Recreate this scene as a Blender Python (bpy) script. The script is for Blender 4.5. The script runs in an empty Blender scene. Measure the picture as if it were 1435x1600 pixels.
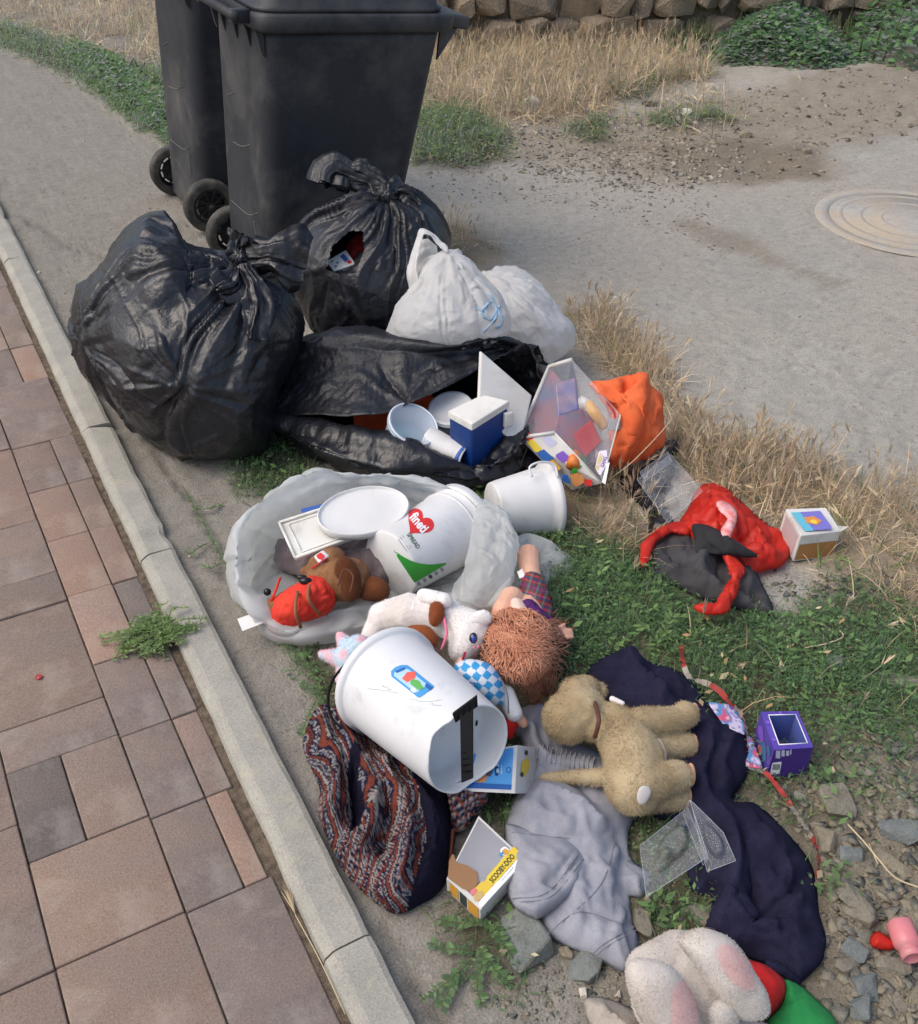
import bpy, bmesh, math, random
import numpy as np
from mathutils import Matrix, Vector
from mathutils.bvhtree import BVHTree
random.seed(7); RNG = np.random.default_rng(7)
SC = bpy.context.scene; COL = SC.collection
# ------------------------------------------------------------------ camera
CAM_H, FPX, CX, CY = 1.5, 1593.0, 717.5, 800.0
RC = np.array([[0.87248199, 0.27766048, -0.40209432],
               [-0.48823806, 0.52897904, -0.69412158],
               [0.01996933, 0.80192633, 0.59708909]])        # camera axes in world axes (X across the kerb, Y along it)
cam = bpy.data.cameras.new('camera'); cam_o = bpy.data.objects.new('camera', cam); COL.objects.link(cam_o)
m4 = Matrix.Identity(4)
for i in range(3):
    for j in range(3): m4[i][j] = RC[i, j]
m4[2][3] = CAM_H
cam_o.matrix_world = m4
cam.sensor_fit = 'VERTICAL'; cam.sensor_height = 24; cam.sensor_width = 24; cam.lens = 24*FPX/1600
cam.clip_start = .02; cam.clip_end = 500
SC.camera = cam_o
# ------------------------------------------------------------------ light
SUN_EL, SUN_AZ = 54, -75          # azimuth in degrees clockwise from +Y
w = bpy.data.worlds.new('World'); SC.world = w; w.use_nodes = True
nt = w.node_tree; nt.nodes.clear()
sky = nt.nodes.new('ShaderNodeTexSky'); sky.sky_type = 'NISHITA'; sky.sun_disc = False
sky.sun_elevation = math.radians(SUN_EL); sky.sun_rotation = math.radians(SUN_AZ)
sky.air_density = 1.0; sky.dust_density = 3.8; sky.ozone_density = .4
bg = nt.nodes.new('ShaderNodeBackground'); bg.inputs[1].default_value = .15
wo = nt.nodes.new('ShaderNodeOutputWorld'); nt.links.new(sky.outputs[0], bg.inputs[0]); nt.links.new(bg.outputs[0], wo.inputs[0])
sun = bpy.data.lights.new('sun', 'SUN'); sun.energy = .75; sun.angle = math.radians(50); sun.color = (1, .985, .96)
sun_o = bpy.data.objects.new('sun', sun); COL.objects.link(sun_o); sun_o.location = (-3, 1, 5)
az, el = math.radians(SUN_AZ), math.radians(SUN_EL)
sd = Vector((math.sin(az)*math.cos(el), math.cos(az)*math.cos(el), math.sin(el)))
sun_o.rotation_euler = sd.to_track_quat('Z', 'Y').to_euler()
SC.view_settings.view_transform = 'Standard'; SC.view_settings.look = 'None'
SC.view_settings.exposure = 0.40; SC.view_settings.gamma = 1; SC.view_settings.use_curve_mapping = False

# ------------------------------------------------------------------ geometry of the photograph -> world
CAMP = np.array([0, 0, CAM_H])
def ray(x, y): return RC @ np.array([(x-CX)/FPX, -(y-CY)/FPX, -1.0])
def P(x, y, z=0.0):
    d = ray(x, y); return CAMP + d*((z-CAM_H)/d[2])
def CP(x, y, D): return CAMP + ray(x, y)*D
def depth(p): return float(-(RC.T @ (np.asarray(p)-CAMP))[2])
def PD(x, y, z=0.0): return depth(P(x, y, z))
CAMR, CAMU, CAMW = RC[:, 0], RC[:, 1], RC[:, 2]      # right, up, towards the camera
def PA(pts, z=None):
    return np.array([P(*p) if z is None else P(p[0], p[1], z) for p in pts])

# ------------------------------------------------------------------ noise
def _h(ix, iy, iz, s):
    n = (ix*73856093) ^ (iy*19349663) ^ (iz*83492791) ^ (s*2654435761 & 0x7fffffff)
    n = (n ^ (n >> 13)) * 1274126177 & 0x7fffffff
    return ((n ^ (n >> 16)) & 0xffff)/65535.0*2-1
def vn(p, s=0):
    p = np.asarray(p, float); i = np.floor(p).astype(np.int64); f = p-i; f = f*f*f*(f*(f*6-15)+10)
    x, y, z = i[:, 0], i[:, 1], i[:, 2]; o = 0
    for a in (0, 1):
        for b in (0, 1):
            for c in (0, 1):
                o = o+_h(x+a, y+b, z+c, s)*(f[:, 0] if a else 1-f[:, 0])*(f[:, 1] if b else 1-f[:, 1])*(f[:, 2] if c else 1-f[:, 2])
    return o
def fbm(p, sc, oc=4, s=0, ridged=False):
    p = np.asarray(p, float)
    if p.shape[1] == 2: p = np.c_[p, np.zeros(len(p))]
    o = np.zeros(len(p)); a = 1.0; t = 0
    for k in range(oc):
        n = vn(p*sc+17.3*k+s*3.1, s+k)
        if ridged: n = 1-2*np.abs(n)
        o += a*n; t += a; a *= .5; sc *= 2.03
    return o/t
def ss(a, b, x):
    t = np.clip((x-a)/(b-a), 0, 1); return t*t*(3-2*t)
def inpoly(q, poly):
    x, y = q[:, 0], q[:, 1]; r = np.zeros(len(q), bool); n = len(poly)
    for i in range(n):
        x1, y1 = poly[i][:2]; x2, y2 = poly[(i+1) % n][:2]
        c = ((y1 > y) != (y2 > y)) & (x < (x2-x1)*(y-y1)/(y2-y1+1e-12)+x1); r ^= c
    return r
def segdist(q, poly, closed=True):
    d = np.full(len(q), 1e9); near = np.zeros((len(q), 2)); n = len(poly)
    for i in range(n if closed else n-1):
        a = np.array(poly[i][:2], float); b = np.array(poly[(i+1) % n][:2], float); ab = b-a
        t = np.clip(((q-a)@ab)/max(ab@ab, 1e-12), 0, 1); pr = a+t[:, None]*ab
        dd = np.linalg.norm(q-pr, axis=1); m = dd < d; d[m] = dd[m]; near[m] = pr[m]
    return d, near
def sdf(q, poly):
    d, _ = segdist(q, poly); return np.where(inpoly(q, poly), -d, d)
def catmull(pts, n, closed=False):
    pts = np.asarray(pts, float); m = len(pts)
    if m == 1: return np.repeat(pts, n, 0)
    if closed:
        E_ = np.vstack([pts[-1:], pts, pts[:2]]); segs = m
    else:
        E_ = np.vstack([2*pts[0]-pts[1], pts, 2*pts[-1]-pts[-2]]); segs = m-1
    L = [0]
    for i in range(segs): L.append(L[-1]+np.linalg.norm(E_[i+2]-E_[i+1])+1e-9)
    L = np.array(L); ts = np.linspace(0, L[-1], n, endpoint=not closed)
    out = []
    for t in ts:
        i = min(int(np.searchsorted(L, t, 'right'))-1, segs-1); u = (t-L[i])/(L[i+1]-L[i])
        a, b, c, d = E_[i], E_[i+1], E_[i+2], E_[i+3]
        out.append(.5*((2*b)+(c-a)*u+(2*a-5*b+4*c-d)*u*u+(3*b-a-3*c+d)*u**3))
    return np.array(out)
def lin(r, g, b):
    f = lambda v: (v/255/12.92) if v/255 <= .04045 else ((v/255+.055)/1.055)**2.4
    return (f(r), f(g), f(b))

# ------------------------------------------------------------------ materials
MATS = {}
def mat(name, c1, c2=None, sc=12, rough=.6, rough2=None, bump=0., bs=120, bd=5, metal=0, spec=.5, coat=0, trans=0, sheen=0,
        attr=None, dirt=None, dsc=6, damt=.5, dlo=.52, dhi=.7, ior=1.45, alpha=1, sss=0, ridge=0, rs=14, fine=.0, fs=300, transl=0, speck=0, sps=500):
    if name in MATS: return MATS[name]
    m = bpy.data.materials.new(name); m.use_nodes = True; N = m.node_tree.nodes; L = m.node_tree.links
    b = N['Principled BSDF']; tc = N.new('ShaderNodeTexCoord'); co = tc.outputs['Object']
    def noise(s, d=5, dist=0, r=.55):
        n = N.new('ShaderNodeTexNoise'); n.inputs['Scale'].default_value = s; n.inputs['Detail'].default_value = d
        n.inputs['Roughness'].default_value = r; n.inputs['Distortion'].default_value = dist; L.new(co, n.inputs['Vector']); return n.outputs[0]
    def mr(x, a, b_, c=0., d=1.):
        r = N.new('ShaderNodeMapRange'); r.inputs[1].default_value = a; r.inputs[2].default_value = b_
        r.inputs[3].default_value = c; r.inputs[4].default_value = d; L.new(x, r.inputs[0]); return r.outputs[0]
    def mix(fac, a, b_, mode='MIX'):
        x = N.new('ShaderNodeMix'); x.data_type = 'RGBA'; x.blend_type = mode
        for k, v in ((0, fac), (6, a), (7, b_)):
            if isinstance(v, (int, float)): x.inputs[k].default_value = v
            elif isinstance(v, tuple): x.inputs[k].default_value = (*v[:3], 1)
            else: L.new(v, x.inputs[k])
        return x.outputs[2]
    if attr:
        a = N.new('ShaderNodeAttribute'); a.attribute_name = attr; col = a.outputs['Color']
        if c2: col = mix(mr(noise(sc), .3, .7), col, mix(1.0, col, c2, 'MULTIPLY'))
    elif c2: col = mix(mr(noise(sc), .35, .65), c1, c2)
    else: col = None
    if fine:
        f = mr(noise(fs, 3), .3, .7, 1-fine, 1+fine); cv = N.new('ShaderNodeCombineColor')
        for k in range(3): L.new(f, cv.inputs[k])
        col = mix(1.0, col if col else c1, cv.outputs[0], 'MULTIPLY')
    if dirt: col = mix(mr(noise(dsc, 8, .3, .65), dlo, dhi, 0, damt), col if col else c1, dirt)
    if speck:
        for k_, (mul, s_) in enumerate(((1.32, sps), (.62, sps*.7), (.8, sps*.28))):
            v_ = N.new('ShaderNodeTexVoronoi'); v_.inputs['Scale'].default_value = s_; v_.inputs['Randomness'].default_value = 1; L.new(co, v_.inputs['Vector']); sc_ = N.new('ShaderNodeSeparateColor'); L.new(v_.outputs['Color'], sc_.inputs[0])
            pick = mr(sc_.outputs[k_], .80, .84); near = mr(v_.outputs['Distance'], .28, .42, 1, 0); mm_ = N.new('ShaderNodeMath'); mm_.operation = 'MULTIPLY'; L.new(pick, mm_.inputs[0]); L.new(near, mm_.inputs[1]); m2_ = N.new('ShaderNodeMath'); m2_.operation = 'MULTIPLY'; m2_.inputs[1].default_value = speck; L.new(mm_.outputs[0], m2_.inputs[0])
            col = mix(m2_.outputs[0], col, mix(1.0, col, (mul, mul, mul), 'MULTIPLY'))
    if col: L.new(col, b.inputs['Base Color'])
    else: b.inputs['Base Color'].default_value = (*c1, 1)
    if rough2 is None: b.inputs['Roughness'].default_value = rough
    else: L.new(mr(noise(sc*1.7), .35, .65, rough, rough2), b.inputs['Roughness'])
    b.inputs['Metallic'].default_value = metal; b.inputs['Specular IOR Level'].default_value = spec; b.inputs['IOR'].default_value = ior
    b.inputs['Coat Weight'].default_value = coat; b.inputs['Transmission Weight'].default_value = trans; b.inputs['Sheen Weight'].default_value = sheen
    b.inputs['Alpha'].default_value = alpha
    if sss: b.inputs['Subsurface Weight'].default_value = sss; b.inputs['Subsurface Radius'].default_value = (.02, .015, .01); b.inputs['Subsurface Scale'].default_value = .5
    nrm = None
    if ridge:
        n = noise(rs, 3, 1.2, .5); s1 = N.new('ShaderNodeMath'); s1.operation = 'SUBTRACT'; s1.inputs[1].default_value = .5; L.new(n, s1.inputs[0])
        s2 = N.new('ShaderNodeMath'); s2.operation = 'ABSOLUTE'; L.new(s1.outputs[0], s2.inputs[0])
        s3 = N.new('ShaderNodeMath'); s3.operation = 'POWER'; s3.inputs[1].default_value = .6; L.new(s2.outputs[0], s3.inputs[0])
        bb = N.new('ShaderNodeBump'); bb.inputs['Strength'].default_value = min(1, ridge*1.0); bb.inputs['Distance'].default_value = .02; bb.invert = True
        L.new(s3.outputs[0], bb.inputs['Height']); nrm = bb.outputs[0]
    if bump:
        bb = N.new('ShaderNodeBump'); bb.inputs['Strength'].default_value = bump; bb.inputs['Distance'].default_value = 1.0/bs
        L.new(noise(bs, bd), bb.inputs['Height'])
        if nrm: L.new(nrm, bb.inputs['Normal'])
        nrm = bb.outputs[0]
    if nrm: L.new(nrm, b.inputs['Normal'])
    if transl:
        t = N.new('ShaderNodeBsdfTranslucent'); t.inputs[0].default_value = (*c1, 1)
        x = N.new('ShaderNodeMixShader'); x.inputs[0].default_value = transl; out = N['Material Output']
        L.new(b.outputs[0], x.inputs[1]); L.new(t.outputs[0], x.inputs[2]); L.new(x.outputs[0], out.inputs[0])
    m.diffuse_color = (*c1[:3], 1); MATS[name] = m; return m

# ------------------------------------------------------------------ objects
def tag(o, label, cat, group=None, kind=None):
    o['label'] = label; o['category'] = cat
    if group: o['group'] = group
    if kind: o['kind'] = kind
    return o
def thing(name, label, cat, group=None):
    o = bpy.data.objects.new(name, None); o.empty_display_size = .05; COL.objects.link(o); THINGS.append(o)
    return tag(o, label, cat, group)
THINGS = []
def mesh_from(name, V, F, mats, smooth=True, mi=None, col=None, uv=None):
    me = bpy.data.meshes.new(name); V = np.asarray(V, np.float32)
    if isinstance(F, np.ndarray):
        nf, k = F.shape; me.vertices.add(len(V)); me.vertices.foreach_set('co', V.ravel())
        me.loops.add(nf*k); me.loops.foreach_set('vertex_index', F.astype(np.int32).ravel())
        me.polygons.add(nf); me.polygons.foreach_set('loop_start', np.arange(0, nf*k, k, dtype=np.int32))
        me.update(calc_edges=True)
    else: me.from_pydata(V.tolist(), [], [list(map(int, f)) for f in F])
    me.validate(); me.update()
    for m in (mats if isinstance(mats, (list, tuple)) else [mats]): me.materials.append(m)
    n = len(me.polygons)
    if smooth: me.polygons.foreach_set('use_smooth', np.ones(n, bool))
    if mi is not None: me.polygons.foreach_set('material_index', np.asarray(mi, np.int32))
    if col is not None:
        a = me.color_attributes.new('Col', 'FLOAT_COLOR', 'POINT'); c = np.ones((len(V), 4), np.float32); c[:, :3] = col; a.data.foreach_set('color', c.ravel())
    return me
def obj(name, V, F, mats, parent=None, smooth=True, mi=None, col=None, kind=None, solid=0, sub=0, base=True):
    V = np.asarray(V, float); loc = np.zeros(3)
    if parent is None and base and len(V):
        loc = np.array([(V[:, 0].min()+V[:, 0].max())/2, (V[:, 1].min()+V[:, 1].max())/2, V[:, 2].min()])
    o = bpy.data.objects.new(name, mesh_from(name, V-loc, F, mats, smooth, mi, col)); COL.objects.link(o); o.location = loc
    if parent: o.parent = parent
    if kind: o['kind'] = kind
    if sub:
        s = o.modifiers.new('sub', 'SUBSURF'); s.levels = s.render_levels = sub
    if solid:
        s = o.modifiers.new('sol', 'SOLIDIFY'); s.thickness = solid; s.offset = -1 if solid > 0 else 0
    return o
def finalize():
    for o in THINGS:
        ch = [c for c in o.children if c.type == 'MESH']
        if not ch: continue
        lo = np.array([1e9]*3); hi = -lo
        for c in ch:
            n = len(c.data.vertices); a = np.empty(n*3); c.data.vertices.foreach_get('co', a); a = a.reshape(-1, 3)+np.array(c.location)
            lo = np.minimum(lo, a.min(0)); hi = np.maximum(hi, a.max(0))
        loc = Vector(((lo[0]+hi[0])/2, (lo[1]+hi[1])/2, lo[2]))
        if o.get('fixed'): continue
        o.location = loc
        for c in o.children: c.location = c.location-loc

def frame(axis, up=(0, 0, 1)):
    z = np.asarray(axis, float); z = z/np.linalg.norm(z); u = np.asarray(up, float)
    if abs(u@z) > .98: u = np.array([1., 0, 0])
    x = np.cross(u, z); x /= np.linalg.norm(x); return x, np.cross(z, x), z
def lathe(prof, A, B, seg=48, up=(0, 0, 1)):
    """prof: (t, r), t along A->B (0..1)"""
    A, B = np.asarray(A, float), np.asarray(B, float); x, y, z = frame(B-A, up); an = np.linspace(0, 2*np.pi, seg, endpoint=False)
    V = [A+(B-A)*t+r*(np.cos(a)*x+np.sin(a)*y) for t, r in prof for a in an]
    F = [(i*seg+j, i*seg+(j+1) % seg, (i+1)*seg+(j+1) % seg, (i+1)*seg+j) for i in range(len(prof)-1) for j in range(seg)]
    return np.array(V), np.array(F)
def tube(pts, r, seg=8, caps=True, closed=False):
    pts = np.asarray(pts, float); n = len(pts); r = np.broadcast_to(np.asarray(r, float), (n,))
    T = np.gradient(pts, axis=0); T /= np.linalg.norm(T, axis=1)[:, None]+1e-12
    u = np.array([0, 0, 1.]) if abs(T[0][2]) < .9 else np.array([1., 0, 0]); V = []
    an = np.linspace(0, 2*np.pi, seg, endpoint=False)
    for i in range(n):
        x = np.cross(u, T[i]); x /= np.linalg.norm(x)+1e-12; y = np.cross(T[i], x); u = y
        V += [pts[i]+r[i]*(np.cos(a)*x+np.sin(a)*y) for a in an]
    F = [(i*seg+j, i*seg+(j+1) % seg, (i+1)*seg+(j+1) % seg, (i+1)*seg+j) for i in range(n-1) for j in range(seg)]
    if caps: F += [tuple(range(seg))[::-1], tuple((n-1)*seg+j for j in range(seg))]
    return np.array(V), F
def merge(*vf):
    V, F, o = [], [], 0
    for v, f in vf:
        V.append(np.asarray(v)); F += [tuple(int(i)+o for i in q) for q in f]; o += len(v)
    return np.vstack(V), F
HF = [(0, 3, 2, 1), (4, 5, 6, 7), (0, 1, 5, 4), (1, 2, 6, 5), (2, 3, 7, 6), (3, 0, 4, 7)]   # bottom4, top4
def bevel_box(V, F, w, seg=2):
    bm = bmesh.new(); vs = [bm.verts.new(v) for v in V]; [bm.faces.new([vs[i] for i in f]) for f in F]
    bmesh.ops.recalc_face_normals(bm, faces=bm.faces)
    if w: bmesh.ops.bevel(bm, geom=bm.edges[:], offset=w, segments=seg, affect='EDGES', profile=.6)
    V2 = np.array([v.co[:] for v in bm.verts]); bm.verts.index_update(); F2 = [[v.index for v in f.verts] for f in bm.faces]; bm.free()
    return V2, F2
def box8(x0, x1, y0, y1, z0, z1, w=0, seg=2):
    V = [(x0, y0, z0), (x1, y0, z0), (x1, y1, z0), (x0, y1, z0), (x0, y0, z1), (x1, y0, z1), (x1, y1, z1), (x0, y1, z1)]
    return bevel_box(V, HF, w, seg)
def hexa(bot, top, w=0, seg=2): return bevel_box(list(bot)+list(top), HF, w, seg)
def slab(quad, n_off, w=0, seg=2):
    """quad of 4 world points pushed by vector n_off"""
    q = np.asarray(quad); return hexa(q+np.asarray(n_off), q, w, seg)
def qn(q):
    n = np.cross(q[1]-q[0], q[3]-q[0]); n /= np.linalg.norm(n); return n if n@(CAMP-q[0]) > 0 else -n
def qpt(q, u, v, lift=0.):
    q = np.asarray(q); return (q[0]*(1-u)+q[1]*u)*(1-v)+(q[3]*(1-u)+q[2]*u)*v+qn(q)*lift
def decal(name, q, pts, m, parent, lift=.0012, thick=None):
    """flat print on a face: pts are (u,v) on the quad"""
    V = np.array([qpt(q, u, v, lift) for u, v in pts]); n = len(V)
    return obj(name, V, [tuple(range(n))], m, parent, smooth=False)
_fc = {}
def text_vf(s, bold=0.):
    k = (s, bold)
    if k not in _fc:
        c = bpy.data.curves.new('t', 'FONT'); c.body = s; c.size = 1; c.align_x = 'CENTER'; c.align_y = 'CENTER'; c.resolution_u = 3; c.offset = bold
        o = bpy.data.objects.new('t', c); COL.objects.link(o); bpy.context.view_layer.update()
        me = bpy.data.meshes.new_from_object(o.evaluated_get(bpy.context.evaluated_depsgraph_get()))
        V = np.array([v.co[:] for v in me.vertices]); F = [tuple(p.vertices) for p in me.polygons]
        bpy.data.objects.remove(o); _fc[k] = (V, F)
    return _fc[k]
def text_on(name, s, o, xdir, ydir, size, m, parent, lift=.0015, bold=.01, wmax=None, fn=None):
    V, F = text_vf(s, bold); V = V.copy(); w_ = V[:, 0].max()-V[:, 0].min(); k = size if not wmax else wmax/w_
    x = np.asarray(xdir, float); x = x/np.linalg.norm(x); y = np.asarray(ydir, float); y = y-x*(x@y); y /= np.linalg.norm(y)
    n = np.cross(x, y); W = np.asarray(o)+V[:, :1]*k*x+V[:, 1:2]*size*y+n*lift
    if fn: W = fn(W)
    return obj(name, W, F, m, parent, smooth=False)

# ------------------------------------------------------------------ soft shapes
def tris(F):
    T = []
    for f in F:
        for k in range(1, len(f)-1): T.append((f[0], f[k], f[k+1]))
    return np.array(T)
def vnormals(V, T):
    n = np.cross(V[T[:, 1]]-V[T[:, 0]], V[T[:, 2]]-V[T[:, 0]]); N = np.zeros_like(V)
    for k in range(3):
        for a in range(3): N[:, a] += np.bincount(T[:, k], n[:, a], len(V))
    return N/(np.linalg.norm(N, axis=1)[:, None]+1e-12)
def crumple(V, F, scale=1.12, it=120, anchor=.03, bend=.15, grav=0., press=0., floor=.003, noise=.004, nsc=18, seed=1, pin=None, scfun=None, relax=.9):
    V = np.array(V, float); n = len(V); T = tris(F)
    e = np.vstack([T[:, [0, 1]], T[:, [1, 2]], T[:, [2, 0]]]); opp = np.concatenate([T[:, 2], T[:, 0], T[:, 1]])
    es = np.sort(e, axis=1); key = es[:, 0]*n+es[:, 1]; o = np.argsort(key, kind='stable'); k2 = key[o]
    uq, idx = np.unique(key, return_index=True); E = es[idx]
    same = np.where(k2[1:] == k2[:-1])[0]; B = np.c_[opp[o[same]], opp[o[same+1]]]
    C = np.vstack([E, B]); st = np.r_[np.ones(len(E)), np.full(len(B), bend)]
    L0 = np.linalg.norm(V[C[:, 0]]-V[C[:, 1]], axis=1); s = scale if scfun is None else (scfun(V)[C[:, 0]]+scfun(V)[C[:, 1]])/2
    L0 = L0*s; X0 = V.copy(); N = vnormals(V, T); X = V+N*(fbm(V, nsc, 3, seed)*noise)[:, None]
    cnt = np.bincount(C[:, 0], st, n)+np.bincount(C[:, 1], st, n)+1e-9; a_ = np.full(n, anchor) if np.isscalar(anchor) else anchor
    if pin is not None: a_ = np.where(pin, np.maximum(a_, .6), a_)
    vel = np.zeros_like(X)
    for k in range(it):
        prev = X.copy(); X = X+vel*.85; X[:, 2] -= grav
        if press: X = X+vnormals(X, T)*press
        for sub in range(2):
            d = X[C[:, 1]]-X[C[:, 0]]; l = np.linalg.norm(d, axis=1)+1e-12; g = (st*.5*(l-L0)/l)[:, None]*d; D = np.empty_like(X)
            for a in range(3): D[:, a] = np.bincount(C[:, 0], g[:, a], n)-np.bincount(C[:, 1], g[:, a], n)
            X = X+D/cnt[:, None]*2*relax
        X += (X0-X)*a_[:, None]; X[:, 2] = np.maximum(X[:, 2], floor); vel = X-prev
    return X
def ico(sub):
    bm = bmesh.new(); bmesh.ops.create_icosphere(bm, subdivisions=sub, radius=1)
    V = np.array([v.co[:] for v in bm.verts]); F = np.array([[v.index for v in f.verts] for f in bm.faces]); bm.free(); return V, F
ICO = {k: ico(k) for k in (1, 2, 3, 4, 5, 6, 7)}
def inflate(poly, D, th, sub=5, c=None, back=None, pw=1.0, floor=.003):
    """closed body whose outline seen from the photographer is poly (px), centre at depth D (m), half depth th (m)"""
    U, F = ICO[sub]; poly = catmull(poly, 160, True); c = poly.mean(0) if c is None else np.array(c, float)
    an = np.arctan2(-(poly[:, 1]-c[1]), poly[:, 0]-c[0]); r = np.linalg.norm(poly-c, axis=1); o = np.argsort(an); an, r = an[o], r[o]
    an = np.r_[an-2*np.pi, an, an+2*np.pi]; r = np.r_[r, r, r]
    phi = np.arctan2(U[:, 1], U[:, 0]); R = np.interp(phi, an, r); s = np.hypot(U[:, 0], U[:, 1])**pw
    px = c[0]+R*s*np.cos(phi); py = c[1]-R*s*np.sin(phi); tb = th if back is None else back
    dd = D-np.where(U[:, 2] > 0, U[:, 2]*th, U[:, 2]*tb)
    d = np.stack([(px-CX)/FPX, -(py-CY)/FPX, -np.ones(len(px))], 1)@RC.T
    V = CAMP+d*dd[:, None]; V[:, 2] = np.where(V[:, 2] < floor, floor+(V[:, 2]-floor)*.02, V[:, 2]); return V, F
def loft(rows, n, m, closed=False):
    """rows: list of control lists of world points; n samples along a row, m rows"""
    R = np.array([catmull(r, n, closed) for r in rows]); G = np.array([catmull(R[:, j], m) for j in range(n)]).transpose(1, 0, 2)
    V = G.reshape(-1, 3); k = n if closed else n-1
    F = np.array([(i*n+j, i*n+(j+1) % n, (i+1)*n+(j+1) % n, (i+1)*n+j) for i in range(m-1) for j in range(k)]); return V, F
def sheet(poly, cell=7, z0=.012, dome=.03, s=.05, edge=.004, folds=(), seed=0, lump=.01, lsc=9, smoothpoly=True):
    """cloth lying on the ground with the outline poly (px). folds: (polyline px, height m, width px). returns V,F,px coords,border mask"""
    pl = catmull(poly, max(40, len(poly)*8), True) if smoothpoly else np.array(poly, float)
    x0, y0 = pl.min(0); x1, y1 = pl.max(0); xs = np.arange(x0-cell, x1+2*cell, cell); ys = np.arange(y0-cell, y1+2*cell, cell)
    GX, GY = np.meshgrid(xs, ys); q = np.c_[GX.ravel(), GY.ravel()]; sd_ = sdf(q, pl); ok = sd_ < cell*.45
    nx = len(xs); F = []
    okg = ok.reshape(GX.shape)
    full = okg[:-1, :-1] & okg[1:, :-1] & okg[:-1, 1:] & okg[1:, 1:]
    ii, jj = np.where(full)
    if not len(ii): return [], [], [], []
    F = np.c_[ii*nx+jj, (ii+1)*nx+jj, (ii+1)*nx+jj+1, ii*nx+jj+1]
    use = np.unique(F); mp = -np.ones(len(q), int); mp[use] = np.arange(len(use)); F = mp[F]; q = q[use]
    e = np.vstack([F[:, [0, 1]], F[:, [1, 2]], F[:, [2, 3]], F[:, [3, 0]]]); es = np.sort(e, 1); u, cn = np.unique(es[:, 0]*len(q)+es[:, 1], return_counts=True)
    bd = np.zeros(len(q), bool); b1 = u[cn == 1]; bd[b1//len(q)] = True; bd[b1 % len(q)] = True
    _, near = segdist(q, pl); q = q.copy(); q[bd] = near[bd]
    d, _ = segdist(q, pl); W = np.array([P(x, y, 0) for x, y in q]); m_px = np.array([1.0/FPX])*np.linalg.norm(W-CAMP, axis=1); dm = d*m_px
    z = edge+dome*(1-np.exp(-dm/s))+(fbm(W, lsc, 3, seed)*lump)*(1-np.exp(-dm/s*2))
    for f in folds:
        dd, _ = segdist(q, catmull(f[0], 20), False); z = z+f[1]*np.exp(-(dd/f[2])**2)*(1-np.exp(-dm/.012))
    z = np.maximum(z, edge)+z0-edge; V = np.array([P(x, y, zz) for (x, y), zz in zip(q, z)]); return V, F, q, bd
def capsules(caps, vox=.004, smooth=4, disp=0, dsc=60, seed=0, floor=.002):
    """caps: [(p0,r0,p1,r1)...] world -> one continuous skin (voxel remesh)"""
    VV, FF, o = [], [], 0; U, F = ICO[2]
    for p0, r0, p1, r1 in caps:
        p0, p1 = np.asarray(p0, float), np.asarray(p1, float); L = np.linalg.norm(p1-p0); k = max(1, int(L/(min(r0, r1)*.35))+1)
        for t in np.linspace(0, 1, k) if L > 1e-6 else [0]:
            VV.append(U*(r0+(r1-r0)*t)+p0+(p1-p0)*t); FF.append(F+o); o += len(U)
    me = mesh_from('tmp', np.vstack(VV), np.vstack(FF), [], False); ob = bpy.data.objects.new('tmp', me); COL.objects.link(ob)
    r = ob.modifiers.new('r', 'REMESH'); r.mode = 'VOXEL'; r.voxel_size = vox; s = ob.modifiers.new('s', 'SMOOTH'); s.factor = .5; s.iterations = smooth
    bpy.context.view_layer.update(); me2 = bpy.data.meshes.new_from_object(ob.evaluated_get(bpy.context.evaluated_depsgraph_get()))
    n = len(me2.vertices); V = np.empty(n*3); me2.vertices.foreach_get('co', V); V = V.reshape(-1, 3).copy(); F = [tuple(p.vertices) for p in me2.polygons]
    bpy.data.objects.remove(ob); bpy.data.meshes.remove(me2); V[:, 2] = np.maximum(V[:, 2], floor)
    if disp: V = V+vnormals(V, tris(F))*(fbm(V, dsc, 3, seed)*disp)[:, None]
    return V, F
def cap(a, b=None):
    """(px,py,z,rpx) -> capsule"""
    def q(t): p = P(t[0], t[1], t[2]); return p, t[3]*depth(p)/FPX
    p0, r0 = q(a); p1, r1 = q(b if b else a); return (p0, r0, p1, r1)
def fur(V, F, n, length, width, m, parent, colf=None, seed=0, name='fur', lay=.6, mask=None):
    T = tris(F); A, B, C = V[T[:, 0]], V[T[:, 1]], V[T[:, 2]]; nn = np.cross(B-A, C-A); ar = np.linalg.norm(nn, axis=1)
    r = np.random.default_rng(seed); i = r.choice(len(T), n, p=ar/ar.sum()); u = r.random((n, 2)); sw = u.sum(1) > 1; u[sw] = 1-u[sw]
    p = A[i]+(B-A)[i]*u[:, :1]+(C-A)[i]*u[:, 1:]; nr = nn[i]/ar[i][:, None]
    if mask is not None: k = mask(p); p, nr = p[k], nr[k]; n = len(p)
    vis = (nr*(CAMP-p)).sum(1) > -.2*np.linalg.norm(CAMP-p, axis=1); p, nr = p[vis], nr[vis]; n = len(p)
    fl = np.stack([fbm(p, 25, 2, 5), fbm(p, 25, 2, 9), fbm(p, 25, 2, 13)], 1)*1.5+r.normal(0, .35, (n, 3))+np.array([0, 0, -.3])
    d = nr*(1-lay*.4)+fl*lay; d /= np.linalg.norm(d, axis=1)[:, None]; s = np.cross(d, CAMW+r.normal(0, .3, (n, 3))); s /= np.linalg.norm(s, axis=1)[:, None]+1e-9
    L = (length*(.6+.7*r.random(n)))[:, None]; VV = np.stack([p-s*width/2, p+s*width/2, p+d*L], 1).reshape(-1, 3); FF = np.arange(n*3).reshape(-1, 3)
    cc = None
    if colf is not None: cc = np.repeat(colf(p)*(.85+.3*r.random((n, 1))), 3, 0)
    return obj(name, VV, FF, m, parent, kind='stuff', col=cc)
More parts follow.
